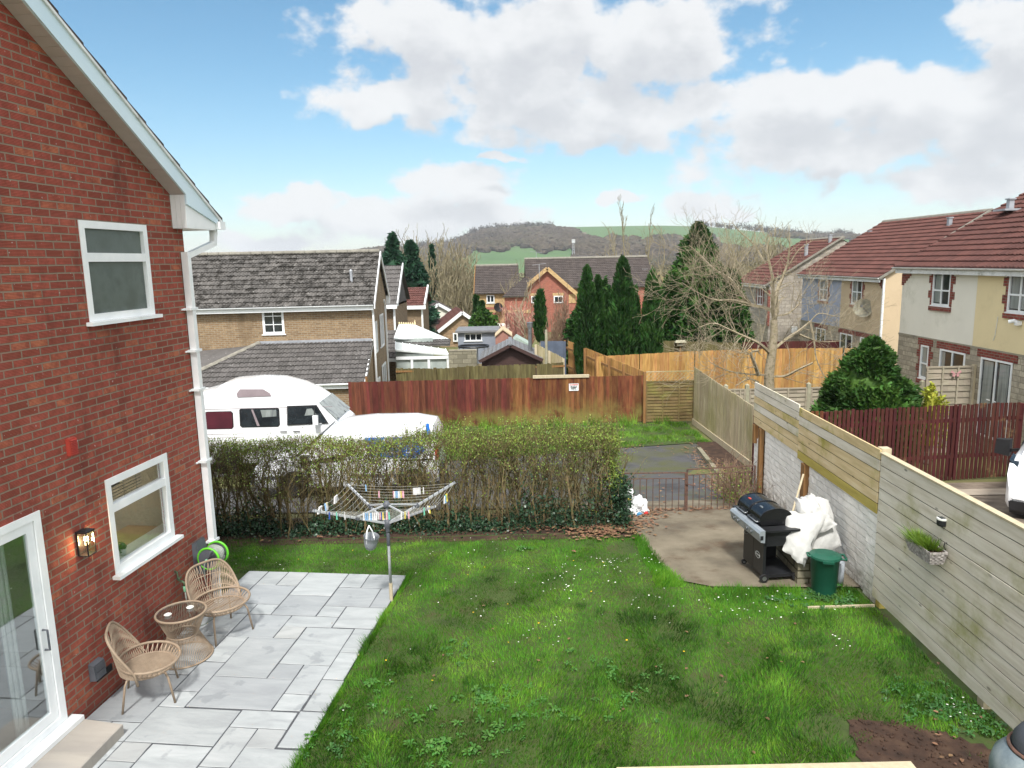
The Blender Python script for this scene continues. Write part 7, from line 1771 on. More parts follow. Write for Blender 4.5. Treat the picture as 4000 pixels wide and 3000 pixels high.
# garage wing with hipped roof
GE = 0.222 - TG; GT = 1.445 - TG; GY = -2.55; gs = (GT - GE) / 2.45
gL = 2.45; gLs = 2.55 * sqrt(1 + gs * gs)
p = MB(); wall_cells(p, (-TW, GY, 0), WX, NY, TW - .05, GE + .05, [], .08); p.poly((-.05, GY, 0), (-.05, -.002, 0), (-.05, -.002, GT - .05), (-.05, GY, GE)); p.build('garage_wall', 'tanbrick', T, True)
hipx0 = -10.007 - TX; hx1 = -11.84 - TX; hd = 1.75
lo_ = lambda v: max(0.0, (hx1 + (hipx0 - hx1) * ((v / sqrt(1 + gs * gs)) - (2.5 - hd)) / hd) + TW - .0) if True else 0
RG = tiles(T, (-TW, GY - .12, GE - .02), (1, 0, 0), (0, 1, gs), TW - .0, gLs, 'tile_grey2', tw=.30, course=.30, lo=lambda v: max(0, min(TW + hipx0, TW + hx1 + (hipx0 - hx1) * (v / gLs - .3) / .7)), local=True, name='garage_roof')
p = MB()
for k in range(9):
    f0, f1 = k / 9, (k + .97) / 9; A_ = V((hx1, GY + .8, GE + .8 * gs + .05)); B_2 = V((hipx0, -.05, GT + .06)); p.tube([A_ + (B_2 - A_) * f0, A_ + (B_2 - A_) * f1], [.10, .11], 8)
p.build('hip_ridge', 'mortar', RG, True)
p = MB(); p.poly((-TW, GY, GE), (hx1, GY + .8, GE + .8 * gs), (hipx0, -.05, GT), (-TW, -.05, GE + .6)); p.build('hip_slope', 'tile_grey2', RG, True)
p = MB(); p.box(hipx0, -.05, -.10, -.002, GT + .0, GT + .14); p.build('flashing', 'lead', RG, True)
p = MB(); p.hexa([(-.06, GY - .15, GE - .16), (-.01, GY - .15, GE - .16), (-.01, -.02, GT - .12), (-.06, -.02, GT - .12), (-.06, GY - .15, GE + .05), (-.01, GY - .15, GE + .05), (-.01, -.02, GT + .09), (-.06, -.02, GT + .09)]); p.build('bargeboard', 'pvc', RG, True)
p = MB(); p.box(-TW, -.06, GY - .16, GY - .13, GE - .20, GE - .01); p.prism([(-TW, GY - .21 + a, GE - .02 + b) for a, b in pr], (TW - .1, 0, 0)); p.build('gutter', 'pvc', T, True)

# ---------------------------------------------------------------- simpler houses farther off, in world axes, walls facing -y
def block(parent, x0, x1, y0, y1, z0, z1, mat, name='wall'):
    p = MB(); p.box(x0, x1, y0, y1, z0, z1); return p.build(name, mat, parent)
def slope_roof(parent, x0, x1, y0, z0, y1, z1, mat, tw=.35, course=.36, over=.0, name='roof', lo=None, hi=None):
    s = V((0, y1 - y0, z1 - z0)); return tiles(parent, (x0 - over, y0, z0), (1, 0, 0), s, x1 - x0 + 2 * over, s.length, mat, tw=tw, course=course, lo=lo, hi=hi, name=name)
def barge(parent, a, b, w=.22, t=.05, mat='pvc', name='bargeboard'):
    p = MB(); p.bar(a, b, t, w); return p.build(name, mat, parent)
# second tan house behind (grey roof)
P1_, P2_ = (-6.764,38,2.398), (-5.853,38,2.405); R1_, R2_ = (-7.089,40.6,4.397), (-6.224,40.6,4.421)
B = house('brown_brick_house', (P1_[0], 38, -2.2), 'narrow glimpse of a brown brick house with grey roofs, right behind the tan house')
p = MB(); xe = -6.073; p.box(xe - 6, xe, 38.3, 42.7, -2.2, P2_[2]); p.build('wall', 'brownbrick', B)
rr_ = slope_roof(B, xe - 6, xe + .15, 38.0, P2_[2] - .02, 40.6, R2_[2], 'tile_grey2')
p = MB(); p.poly((xe - 6, 40.6, R2_[2]), (xe + .15, 40.6, R2_[2]), (xe + .15, 43.2, P2_[2]), (xe - 6, 43.2, P2_[2])); p.poly((xe, 38.3, P2_[2] - .1), (xe, 42.7, P2_[2] - .1), (xe, 40.5, R2_[2] - .1)); p.build('back_slope', 'tile_grey2', rr_, True)
barge(rr_, (xe + .18, 37.95, P2_[2]), (xe + .18, 40.6, R2_[2] + .05)); p = MB(); p.box(xe - 6, xe + .15, 37.9, 37.98, P2_[2] - .2, P2_[2]); p.build('gutter', 'pvc', B); p = MB(); p.box(xe - .1, xe, 38.2, 38.28, -2, P2_[2] - .2); p.build('downpipe', 'pvc', B)
q0, q1 = (-6.456,36.6,-0.216), (-5.866,38.2,1.046)
p = MB(); p.box(q0[0] - 1.5, q1[0] - .1, 36.8, 38.2, -2.2, q0[2] - .1); p.build('porch_wall', 'brownbrick', B)
pr_ = slope_roof(B, q0[0] - 1.5, q1[0], 36.5, q0[2], 38.25, q1[2], 'tile_grey2', name='porch_roof'); p = MB(); p.box(q0[0] - 1.5, q1[0] + .1, 36.42, 36.5, q0[2] - .17, q0[2] - .01); p.build('gutter', 'pvc', pr_, True)
# third with red roof
a, b, c, d = (-8.013,52,1.561), (-6.145,52,1.54), (-6.348,54.5,2.748), (-6.312,52.2,-0.163)
B = house('brown_brick_house', (a[0], 52, -2.6), 'brown brick house with a small brick-red roof above the white conservatory')
p = MB(); p.box(a[0] - 4, d[0] - .1, 52.2, 56.8, -2.6, b[2]); p.build('wall', 'brownbrick', B)
rr_ = slope_roof(B, a[0] - 4, b[0], 51.9, b[2], 54.5, c[2], 'tile_redb'); p = MB(); p.poly((a[0] - 4, 54.5, c[2]), (b[0], 54.5, c[2]), (b[0], 57.1, b[2]), (a[0] - 4, 57.1, b[2])); p.poly((d[0] - .1, 52.2, b[2]), (d[0] - .1, 56.8, b[2]), (d[0] - .1, 54.5, c[2] - .1)); p.build('back_slope', 'tile_redb', rr_, True)
barge(rr_, (b[0] + .03, 51.85, b[2]), (b[0] + .03, 54.5, c[2] + .05), .3, .1); p = MB(); p.box(a[0] - 4, b[0] + .1, 51.8, 51.9, b[2] - .25, b[2]); p.build('gutter', 'pvc', B); p = MB(); p.box(d[0] - .1, d[0] + .02, 52.1, 52.2, -2.6, b[2]); p.build('downpipe', 'pvc', B)
# conservatory
MT['polyroof'] = pm('white_polycarbonate_roof', [C('c2c8c6'), C('d4d9d6')], 2, .35)
MT['consglass'] = pm('conservatory_pane', [C('8f9a98'), C('b3bbb6')], 2, .1)
K = empty('conservatory', (-4.465,36,-0.192), 0, label='white conservatory with ridge cresting and a lean-to beside it, behind the olive fence', cat='conservatory')
ra, rb = (-5.85,38,1.334), (-5.031,38,1.29); ea, eb = (-5.862,36.2,0.783), (-3.85,36.6,0.698); ec = (-3.426,39.5,0.368)
p = MB(); p.poly(ea, eb, rb, ra); p.poly(eb, ec, rb); p.poly(ec, (ea[0], 40, ea[2]), ra, rb); p.build('roof', 'polyroof', K)
rfb = MB()
for f in (0, .33, .66, 1): rfb.bar(V(ea) + (V(eb) - V(ea)) * f + V((0, 0, .02)), V(ra) + (V(rb) - V(ra)) * f + V((0, 0, .02)), .05, .05)
for f in (.4, 1): rfb.bar(V(eb) + (V(ec) - V(eb)) * f + V((0, 0, .02)), V(rb) + V((0, 0, .02)), .05, .05)
rfb.bar(ra, rb, .1, .1); rfb.build('glazing_bar', 'pvc', K)
p = MB()
for k in range(8):
    q = V(ra) + (V(rb) - V(ra)) * (k / 7); p.lathe([(.04, 0), (.03, .06), (.05, .10), (.0, .18 if k < 7 else .34)], tuple(q), 8)
p.build('cresting', 'r_cream', K)
p = MB(); p.box(ea[0], eb[0] - .1, 36.4, 36.5, -1.8, ea[2]); p.build('side_wall', 'consglass', K)
q0, q1, q2, q3 = (-5.79,36.1,0.625), (-3.077,35.2,0.163), (-3.055,34.6,0.064), (-5.577,34.6,0.204)
tb = tiles(K, (-5.799,36.1,0.444), (1, 0, 0), (0, .8, .25), 2.72, .7, 'tile_grey2', name='tile_strip')
p = MB(); l0, l1, l2, l3 = (-5.759,35.9,0.62), (-3.286,35.9,0.209), (-2.994,34.2,0.139), (-5.505,34.2,0.413); p.prism([l3, l2, l1, l0], (0, 0, .06)); lr = p.build('lean_to_roof', 'polyroof', K)
p = MB()
for f in [k / 7 for k in range(8)]: p.bar(V(l3) + (V(l2) - V(l3)) * f + V((0, 0, .08)), V(l0) + (V(l1) - V(l0)) * f + V((0, 0, .08)), .04, .03)
p.build('glazing_bar', 'pvc', lr, True)
p = MB(); p.box(l3[0], l2[0] - .12, 34.30, 34.34, -1.6, l2[2] - .12); p.build('lean_to_pane', 'consglass', K)
p = MB(); p.box(l3[0], l2[0], 34.2, 34.3, l2[2] - .14, l2[2] + .0)
for f in (.30, .62, .985): x_ = l3[0] + (l2[0] - l3[0]) * f; p.box(x_ - .06, x_ + .06, 34.22, 34.29, -1.6, l2[2] - .14)
x_ = l3[0] + (l2[0] - l3[0]) * .3; p.box(x_ + .06, x_ + .7, 34.235, 34.285, l2[2] - .75, l2[2] - .68); p.build('frame', 'pvc', K)
# breeze block wall
a, b = (-2.966,34,0.457), (-1.637,34,0.381)
t_ = empty('block_wall', (a[0], 34, -1.7), 0, label='unpainted grey block wall left of the dark shed', cat='wall'); block(t_, a[0], b[0], 34, 34.15, -1.8, b[2], 'breeze'); p = MB(); p.box(a[0], b[0], 33.98, 34.17, b[2] + .002, b[2] + .06); p.build('coping', 'concrete', t_)
# dark brown shed with metal roof
MT['shedbrown'] = pm('dark_brown_shiplap', [C('3a2926'), C('48332e')], 3, .7, stretch=(1, 1, 12), bump=.5, bscale=3)
MT['metaltile'] = pm('grey_metal_roof', [C('6b6c6e'), C('828385')], 3, .45, metal=.2)
f0, fa, f1 = (-1.422,31.6,0.215), (-0.043,31.6,0.866), (1.376,31.6,0.236)
SHD = empty('garden_shed', ((f0[0] + f1[0]) / 2, 32, -1.6), 0, label='dark brown shed with grey metal roof and steel chimney, behind the olive fence', cat='shed')
zz_ = (f0[2] + f1[2]) / 2; xm = fa[0]; dpt = 3.0
p = MB(); p.prism([(f0[0] + .1, 31.75, -1.7), (f1[0] - .1, 31.75, -1.7), (f1[0] - .1, 31.75, zz_), (xm, 31.75, fa[2] - .03), (f0[0] + .1, 31.75, zz_)], (0, dpt - .3, 0)); p.build('wall', 'shedbrown', SHD)
sr = None
for s_, xe_ in ((-1, f0[0]), (1, f1[0])):
    p = MB(); up = V((xm - xe_, 0, fa[2] - zz_)); L = up.length; 
    for k in range(7):
        a0 = V((xe_, 31.5, zz_ + .0)) + up * (k / 7); a1 = V((xe_, 31.5, zz_)) + up * ((k + 1.02) / 7)
        p.hexa([a0, a0 + V((0, dpt, 0)), a1 + V((0, dpt, 0)), a1, a0 + V((0, 0, .06)), a0 + V((0, dpt, .06)), a1 + V((0, dpt, .03)), a1 + V((0, 0, .03))])
    for k in range(9): yk = 31.5 + dpt * (k + .5) / 9; p.bar((xe_, yk, zz_ + .055), (xm, yk, fa[2] + .04), .02, .03)
    sr = p.build('roof', 'metaltile', SHD)
    p = MB(); p.bar((xe_, 31.46, zz_ - .03), (xm, 31.46, fa[2] + .02), .05, .14); p.build('bargeboard', 'shedbrown', sr, True)
p = MB(); p.bar((xm, 31.4, fa[2] + .06), (xm, 31.5 + dpt, fa[2] + .06), .16, .06); p.lathe([(.05, 0), (.03, .1), (.0, .22)], (xm, 31.45, fa[2] + .05), 8); p.build('ridge_cap', 'metaltile', SHD)
a = (0.86,32.5,1.612); b = (0.908,32.5,0.335)
p = MB(); p.lathe([(.085, b[2] - a[2]), (.085, -.05)], a, 16); p.lathe([(.15, b[2] - a[2] - .02), (.10, b[2] - a[2] + .12)], a, 14); ch_ = p.build('chimney', 'steel', SHD)
p = MB(); p.lathe([(.13, -.04), (.13, .14)], a, 16, cap=False); p.lathe([(.15, .14), (.15, .18), (0, .2)], a, 16); p.lathe([(.06, -.05), (.06, .14)], a, 10); p.build('cowl', 'steel', ch_, True)
# summerhouse, trampoline, pink shed, pale tarpaulin
MT['greyblue'] = pm('grey_blue_cladding', [C('777f8b'), C('8b929e')], 3, .8, stretch=(1, 1, 10))
a, b = (-3.385,46,0.199), (-0.846,46,-0.691)
t_ = empty('summerhouse', ((a[0] + b[0]) / 2, 46, -2), 0, label='grey-blue flat-roofed garden room with a wide window in front of the bungalow gable', cat='garden room')
w0_, w1_ = (-2.965,46,-0.433), (-1.857,46,0.036)
p = MB(); wall_cells(p, (a[0], 46, 0), WX, NY, b[0] - a[0], a[2] - .1, [(w0_[0] - a[0], w1_[0] - a[0], w0_[2], w1_[2])], .2, z0=-2.2); p.box(a[0], b[0], 46.4, 49, -2.2, a[2] - .1); p.build('wall', 'greyblue', t_)
window(t_, (w0_[0], 46, w0_[2]), WX, NY, w1_[0] - w0_[0], w1_[2] - w0_[2], vert=(.33, .66), fr=.05, set_=.08); p = MB(); p.box(a[0] - .15, b[0] + .1, 45.8, 49, a[2] - .095, a[2] + .03); p.build('roof', 'metaltile', t_)
a, b = (-6.537,60,-0.981), (-6.881,60,-0.018)
c0, r0 = (-2.142,41,-0.2), 0.845
t_ = empty('trampoline', (c0[0], 41, -2), 0, label='round black-rimmed trampoline between the block wall and the garden room', cat='trampoline')
p = MB(); p.tube([(c0[0] + r0 * cos(2 * pi * k / 36), 41 + r0 * .9 * sin(2 * pi * k / 36), c0[2]) for k in range(36)], .06, 6, closed=True); p.build('rim', 'blackplastic', t_)
p = MB(); p.add([(c0[0] + r0 * .95 * cos(2 * pi * k / 30), 41 + r0 * .85 * sin(2 * pi * k / 30), c0[2] - .03) for k in range(30)], [tuple(range(30))]); p.build('mat', 'blackplastic', t_)
for k in range(6):
    p = MB(); x_, y_ = c0[0] + r0 * cos(2 * pi * k / 6 + .3), 41 + r0 * .9 * sin(2 * pi * k / 6 + .3); p.bar((x_, y_, c0[2]), (x_, y_, -2.0), .05, .05); p.build('leg', 'steel', t_)
MT['pinkshed'] = pm('faded_pink_brown_board', [C('8d6358'), C('9f7468')], 3, .8)
a, b, c = (-0.954,44,0.025), (0.03,44,0.035), (-0.493,44,0.39)
t_ = empty('garden_shed', (c[0], 44, -2), 0, label='little faded pinkish shed with pale roof edges, right of the garden room', cat='shed')
p = MB(); p.prism([(a[0], 44, -2.1), (b[0], 44, -2.1), (b[0], 44, b[2]), (c[0], 44, c[2]), (a[0], 44, a[2])], (0, 2.0, 0)); p.build('wall', 'pinkshed', t_)
for e in (a, b):
    p = MB(); p.prism([(e[0] + (e[0] - c[0]) * .08, 43.9, e[2] - .04), (c[0], 43.9, c[2] + .02), (c[0], 43.9, c[2] + .10), (e[0] + (e[0] - c[0]) * .08, 43.9, e[2] + .04)], (0, 2.2, 0)); p.build('roof', 'r_tan', t_)
MT['tarp'] = pm('pale_green_tarp', [C('8fa096'), C('a5b3aa')], 3, .7, bump=.6, bscale=6)
a, b = (0.123,42,-0.258), (0.879,42,0.25)
p = MB(); p.prism([(a[0], 41, -2), (b[0] + .5, 41, -2), (b[0] + .3, 41, a[2]), (a[0] + .2, 41, b[2]), (a[0], 41, a[2] + .3)], (0, 2, 0)); tag(p.build('tarpaulin_cover', 'tarp'), 'pale green sheeted frame right of the little pinkish shed', 'cover')
# bungalow gables
def gable_house(name, label, L_, A_, R_, Y, depth, wallmat, roofmat, zb, trim='pvc', back=None, vdx=0.0, twb=.4, loc=None):
    """front gable at y=Y from three roof points; ridge runs back by depth, shifted by vdx"""
    H = house(name, (A_[0], Y, zb), label)
    wallp = [(L_[0] + .15, Y, zb), (R_[0] - .15, Y, zb), (R_[0] - .15, Y, R_[2]), (A_[0], Y, A_[2] - .08), (L_[0] + .15, Y, L_[2])]
    p = MB(); p.prism(wallp, (vdx, depth, 0)); p.build('wall', wallmat, H)
    for e, sd_ in ((L_, -1), (R_, 1)):
        up = V((A_[0] - e[0], 0, A_[2] - e[2])); u = V((vdx, depth, 0)) * -sd_ if False else V((vdx, depth, 0))
        o_ = V((e[0], Y - .2, e[2]))
        if sd_ < 0: ro = tiles(H, o_, u, up, u.length + .2, up.length, roofmat, tw=twb, course=.4)
        else: ro = tiles(H, o_, u, up, u.length + .2, up.length, roofmat, tw=twb, course=.4)
        p = MB(); p.bar((e[0], Y - .24, e[2] - .05), (A_[0], Y - .24, A_[2] - .02), .06, .26); p.build('bargeboard', trim, ro, True)
    return H
G_ = gable_house('bungalow', 'brick bungalow gable with white bargeboards and brown tiles, left of centre', (-5.829,58,-0.87), (-3.849,58,0.606), (-1.92,58,-0.767), 58, 7, 'bungbrick', 'tile_red', -2.6, vdx=-1.0)
a, b = (-4.659,57.9,-1.751), (-4.265,57.9,-1.038); window(G_, (a[0], 57.95, a[2]), WX, NY, b[0] - a[0], b[2] - a[2], fr=.1, set_=-.04, sill=0)
gable_house('bungalow', 'white rendered gable end with dark roof, left of the brick bungalow gable', (-8.229,68,-0.563), (-6.738,68,0.745), (-5.139,68,-0.124), 68, 7, 'r_white', 'tile_brown', -2.8, vdx=-1.0)
a, b = (-7.392,62,-0.623), (-6.058,62,-0.147)
t_ = empty('balcony_railing', (a[0], 62, -2), 0, label='black railing on a deck below the white gable', cat='railing')
p = MB(); p.box(a[0], b[0], 61.97, 62.03, b[2] - .06, b[2]); p.box(a[0], b[0], 61.97, 62.03, a[2], a[2] + .06); p.build('rail', 'blackmetal', t_); p = MB(); [p.box(a[0] + (b[0] - a[0]) * k / 12 - .02, a[0] + (b[0] - a[0]) * k / 12 + .02, 61.98, 62.02, a[2], b[2]) for k in range(13)]; p.build('balusters', 'blackmetal', t_); p = MB(); p.box(a[0] - .1, b[0] + .1, 62.1, 64, -2.8, a[2]); p.build('deck', 'fence_grey', t_)

# ---------------------------------------------------------------- red brick estate houses in the centre
Lg, Ag, Rg = (0.767,74,1.41), (3.788,74,3.813), (6.851,74,1.129)
E = house('red_brick_house', (Ag[0], 74, -2.9), 'red brick gabled house with cream verges and long brown roof, above the dark shed')
p = MB(); p.prism([(Lg[0] + .25, 74, -3), (Rg[0] - .2, 74, -3), (Rg[0] - .2, 74, Rg[2]), (Ag[0], 74, Ag[2] - .1), (Lg[0] + .25, 74, Lg[2])], (0, 8, 0)); p.build('wall', 'orangebrick', E)
for e in (Lg, Rg):
    up = V((Ag[0] - e[0], 0, Ag[2] - e[2])); ro = tiles(E, (e[0], 73.7, e[2]), (0, 1, 0), up, 9, up.length, 'tile_brown', tw=.5, course=.36)
    p = MB(); p.bar((e[0], 73.65, e[2] - .1), (Ag[0], 73.65, Ag[2] - .06), .08, .38); p.build('bargeboard', 'buffbrick', ro, True)
p = MB(); p.box(Rg[0] - .9, Rg[0] - .2, 73.95, 74, Rg[2] - .9, Rg[2]); p.box(Lg[0] + .25, Lg[0] + .8, 73.95, 74, Lg[2] - .9, Lg[2]); p.build('corbel', 'buffbrick', E)
for (x0, y0, x1, y1) in ((2075, 1182, 2107, 1148), (2162, 1185, 2200, 1150)):
    pass
EW = [((2.127,74,0.295),(2.92,74,1.004)),((4.421,74,0.247),(5.366,74,0.979))]
for a, b in EW:
    window(E, (a[0], 73.98, a[2]), WX, NY, b[0] - a[0], b[2] - a[2], vert=(.5,), fr=.1, bar=.07, set_=-.03, sill=0); p = MB(); p.box(a[0] - .1, b[0] + .1, 73.94, 73.99, b[2] + .01, b[2] + .28); p.build('lintel', 'buffbrick', E)
# long roof behind
l0, l1, h0, h1 = (0.555,80,1.5), (15.951,80,1.515), (1.547,85,4.706), (16.667,85,4.802)
o0 = V((l0[0], 80, l0[2])); up = V((0, 5, h0[2] - l0[2]))
LR = tiles(E, o0, (1, 0, 0), up, l1[0] - l0[0], up.length, 'tile_brown', tw=.5, course=.36, name='long_roof', lo=lambda v: (h0[0] - l0[0]) * 0 + 1.2, hi=None)
ridge(LR, (l0[0] + 1.2, 85, h0[2] + .05), (l1[0], 85, h0[2] + .05), 'mortar', .16, .6); p = MB(); p.box(l0[0] + 1.5, l1[0] - .3, 80.3, 89, -3, l0[2]); p.prism([(l0[0] + 1.4, 80.3, l0[2]), (l0[0] + 1.4, 89.7, l0[2]), (l0[0] + 1.4, 85, h0[2] - .1)], (.1, 0, 0)); p.build('long_wall', 'orangebrick', E)
p = MB(); p.poly((l0[0] + 1.2, 85, h0[2]), (l1[0], 85, h0[2]), (l1[0], 90, l0[2]), (l0[0] + 1.2, 90, l0[2])); p.build('back_slope', 'tile_brown', LR, True)
a = (15.314,84,3.231); p = MB(); p.box(a[0] - .3, a[0] + .3, a[1] - 1.2, a[1] - .6, a[2] - .2, a[2] + .15); p.build('roof_vent', 'lead', LR, True)
# left wing: hipped roof falling toward the buff house, red wall with buff band
v0, v1, v2, v3 = (-0.752,70,1.51), (1.161,70,1.177), (1.114,73,2.765), (2.156,73.5,2.987)
up = V(v2) - V((v1[0] - .5, 70, v1[2])); 
LW = slope_roof(E, v0[0], 1.702, 70, v1[2], 73.6, v2[2] + .1, 'tile_brown', tw=.5, name='wing_roof', lo=lambda v: v * .55)
p = MB(); p.box(v0[0] + .2, Lg[0] + 1.2, 70.3, 78, -3, v1[2]); p.build('wing_wall', 'orangebrick', E); bnd = (-0.101,70.2,-0.284); p = MB(); p.box(v0[0] + .2, Lg[0] + 1.2, 70.25, 70.298, bnd[2] - .15, bnd[2] + .15); p.build('band', 'buffbrick', E)
# TV aerials
def aerial(loc, h, label, flip=1):
    t = empty('tv_aerial', loc, 0, label=label, cat='aerial'); p = MB(); p.tube([(0, 0, 0), (0, 0, h)], .03, 5); p.build('mast', 'lead', t, True)
    p = MB(); p.tube([(-.7 * flip, 0, h - .05), (.7 * flip, 0, h + .1)], .02, 4)
    for k in range(7): p.bar((-.6 * flip + k * .2 * flip, -.25, h - .04 + k * .02), (-.6 * flip + k * .2 * flip, .25, h - .04 + k * .02), .015, .015)
    p.build('boom', 'lead', t, True)
a = (2.974,73.5,2.587); aerial((a[0], a[1], a[2]), 1.575, 'tall grey TV aerial beside the red brick gable')
a = (3.117,85,4.615); aerial((a[0], a[1], a[2]), .9, 'TV aerial on the ridge of the long brown roof', -1)
# buff house
l0, l1, h0, h1 = (-3.854,78,1.177), (0.202,78,1.092), (-3.981,83,4.071), (1.006,83,4.054)
Bf = house('buff_brick_house', (l0[0], 78, -3), 'buff brick house with dark slate-coloured roof and white window, left of the red brick gable')
up = V((0, 5, h0[2] - l0[2])); rb_ = tiles(Bf, (l0[0], 78, l0[2]), (1, 0, 0), up, h1[0] - l0[0], up.length, 'tile_brown', tw=.5, course=.36); ridge(rb_, (l0[0], 83, h0[2] + .04), (h1[0], 83, h0[2] + .04), 'mortar', .15, .6)
p = MB(); p.box(l0[0] + .15, l1[0] + 1, 78.4, 88, -3.2, l0[2]); p.prism([(l0[0] + .15, 78.4, l0[2]), (l0[0] + .15, 87.6, l0[2]), (l0[0] + .15, 83, h0[2] - .1)], (.1, 0, 0)); p.build('wall', 'buffbrick', Bf)
p = MB(); p.bar((l0[0] - .03, 77.9, l0[2] - .1), (l0[0] - .03, 83, h0[2]), .08, .3); p.build('bargeboard', 'post', rb_, True); p = MB(); p.poly((l0[0], 83, h0[2]), (h1[0], 83, h0[2]), (h1[0], 88, l0[2]), (l0[0], 88, l0[2])); p.build('back_slope', 'tile_brown', rb_, True)
a, b = (-2.546,78.3,0.178), (-1.698,78.3,1.009); window(Bf, (a[0], 78.38, a[2]), WX, NY, b[0] - a[0], b[2] - a[2], vert=(.5,), fr=.1, bar=.08, set_=-.04, sill=.1)
a, b = (-2.595,78.3,-1.668), (-1.751,78.3,-1.133); window(Bf, (a[0], 78.38, a[2]), WX, NY, b[0] - a[0], b[2] - a[2], vert=(.5,), fr=.1, bar=.08, set_=-.04, sill=0)
p = MB(); q = -0.416; p.box(l0[0] + .15, l1[0] + 1, 78.36, 78.398, q - .12, q + .12); a = (-2.191,78.3,-1.013); p.box(a[0] - .6, a[0] + .6, 78.36, 78.398, a[2] - .1, a[2] + .12); p.build('band', 'orangebrick', Bf)
a = (-1.311,77.9,-0.318); t_ = empty('satellite_dish', (a[0], 77.9, a[2]), 0, label='dark satellite dish on the wall of the buff brick house', cat='satellite dish'); dish(t_, .5, (.3, -.9, .2), 'blackplastic')
a = (-3.554,66,-1.137)
p = MB(); q = (-1.923,60,-0.971); b = (-0.114,62,-0.863); p.box(q[0], b[0], 62, 64, -2.6, b[2]); tag(p.build('white_outbuilding', 'r_white'), 'low white outbuilding between the brick bungalow and the bare shrubs', 'outbuilding')
# mast on the hill
a = (71.583,820,10.665); t_ = empty('radio_mast', (a[0], 820, GZ(a[0], 820)), 0, label='thin pale lattice phone mast in front of the wooded hill', cat='mast')
hM = 26.082 - GZ(a[0], 820)
p = MB()
for s1_, s2_ in ((-1, -1), (1, -1), (1, 1), (-1, 1)): p.bar((s1_ * 1.3, s2_ * 1.3, 0), (s1_ * .6, s2_ * .6, hM), .3, .3)
for k in range(7):
    z = hM * k / 7; p.bar((-1.2 + k * .08, -1.2, z), (1.2 - k * .08, -1.2, z + hM / 7), .2, .2); p.bar((1.2 - k * .08, -1.2, z), (-1.2 + k * .08, -1.2, z + hM / 7), .2, .2)
p.build('tower', 'lead', t_, True); p = MB(); [p.box(dx_ - .3, dx_ + .3, -1.6, -1.2, hM - 2.5, hM + 1.5) for dx_ in (-1.4, 0, 1.4)]; p.build('antenna', 'pvc', t_, True)

# ---------------------------------------------------------------- the air of the valley
hz_m = bpy.data.materials.new('valley_haze'); hz_m.use_nodes = True; t = NT(hz_m.node_tree); t.n.remove(t.n['Principled BSDF'])
pv = t.new('ShaderNodeVolumePrincipled'); pv.inputs['Color'].default_value = (.86, .92, 1, 1); pv.inputs['Density'].default_value = .00019; pv.inputs['Anisotropy'].default_value = .1
t.l.new(pv.outputs[0], t.n['Material Output'].inputs['Volume'])
p = MB(); p.box(-3700, 3700, -3700, 3700, -60, 110); h_o = p.build('haze', hz_m); h_o['kind'] = 'stuff'

# ================================================================ trees
def leafmat(name, cols, scale=.8, isl=.7, trans=.2, hue=.04):
    m, t, b = base_mat(name)
    co = t.new('ShaderNodeTexCoord').outputs['Object']
    n_ = len(cols); col = t.ramp(t.noise(co, scale, 4.0, .6), [(.32 + .36 * i / (n_ - 1), c) for i, c in enumerate(cols)]); col = vary(t, col, isl, hue)
    t.put(b.inputs['Base Color'], col); b.inputs['Roughness'].default_value = .6; b.inputs['Specular IOR Level'].default_value = .2
    tl_ = t.new('ShaderNodeBsdfTranslucent'); t.put(tl_.inputs[0], col); mx = t.new('ShaderNodeMixShader'); mx.inputs[0].default_value = trans
    t.l.new(b.outputs[0], mx.inputs[1]); t.l.new(tl_.outputs[0], mx.inputs[2]); t.l.new(mx.outputs[0], t.n['Material Output'].inputs[0]); return m
MT['cypress'] = leafmat('cypress_spray', [C('203a1a'), C('2e4f22'), C('40662c')], 1.2)
MT['leyland'] = leafmat('leylandii_spray', [C('233f1a'), C('335624'), C('4a702f')], .7)
MT['leyl_bright'] = leafmat('bright_conifer_spray', [C('28431a'), C('395a24'), C('547832')], 1.0)
MT['cedar'] = leafmat('dark_cedar_spray', [C('1c3a2c'), C('284a36'), C('35573e')], .5)
MT['golden'] = leafmat('golden_shrub_leaf', [C('8c9034'), C('a4a840'), C('768032')], 2)
MT['bark'] = pm('grey_bark', [C('6d665a'), C('8b8475'), C('57514a')], 12, .9, stretch=(1, 1, .3), bump=.5)
MT['barkpale'] = pm('lichened_bark', [C('766c5a'), C('988d7a'), C('857c62'), C('665d4e')], 10, .9, bump=.5)
MT['twigbeige'] = pm('beige_twig', [C('6a614c'), C('7d755e'), C('5f5c43')], 2, .9, island=.5)
MT['twigbrown'] = pm('brown_twig', [C('6d5848'), C('836c58')], 2, .9, island=.5)
MT['twigpink'] = pm('pinkish_shrub_twig', [C('9a6e62'), C('b08478')], 2, .9, island=.5)
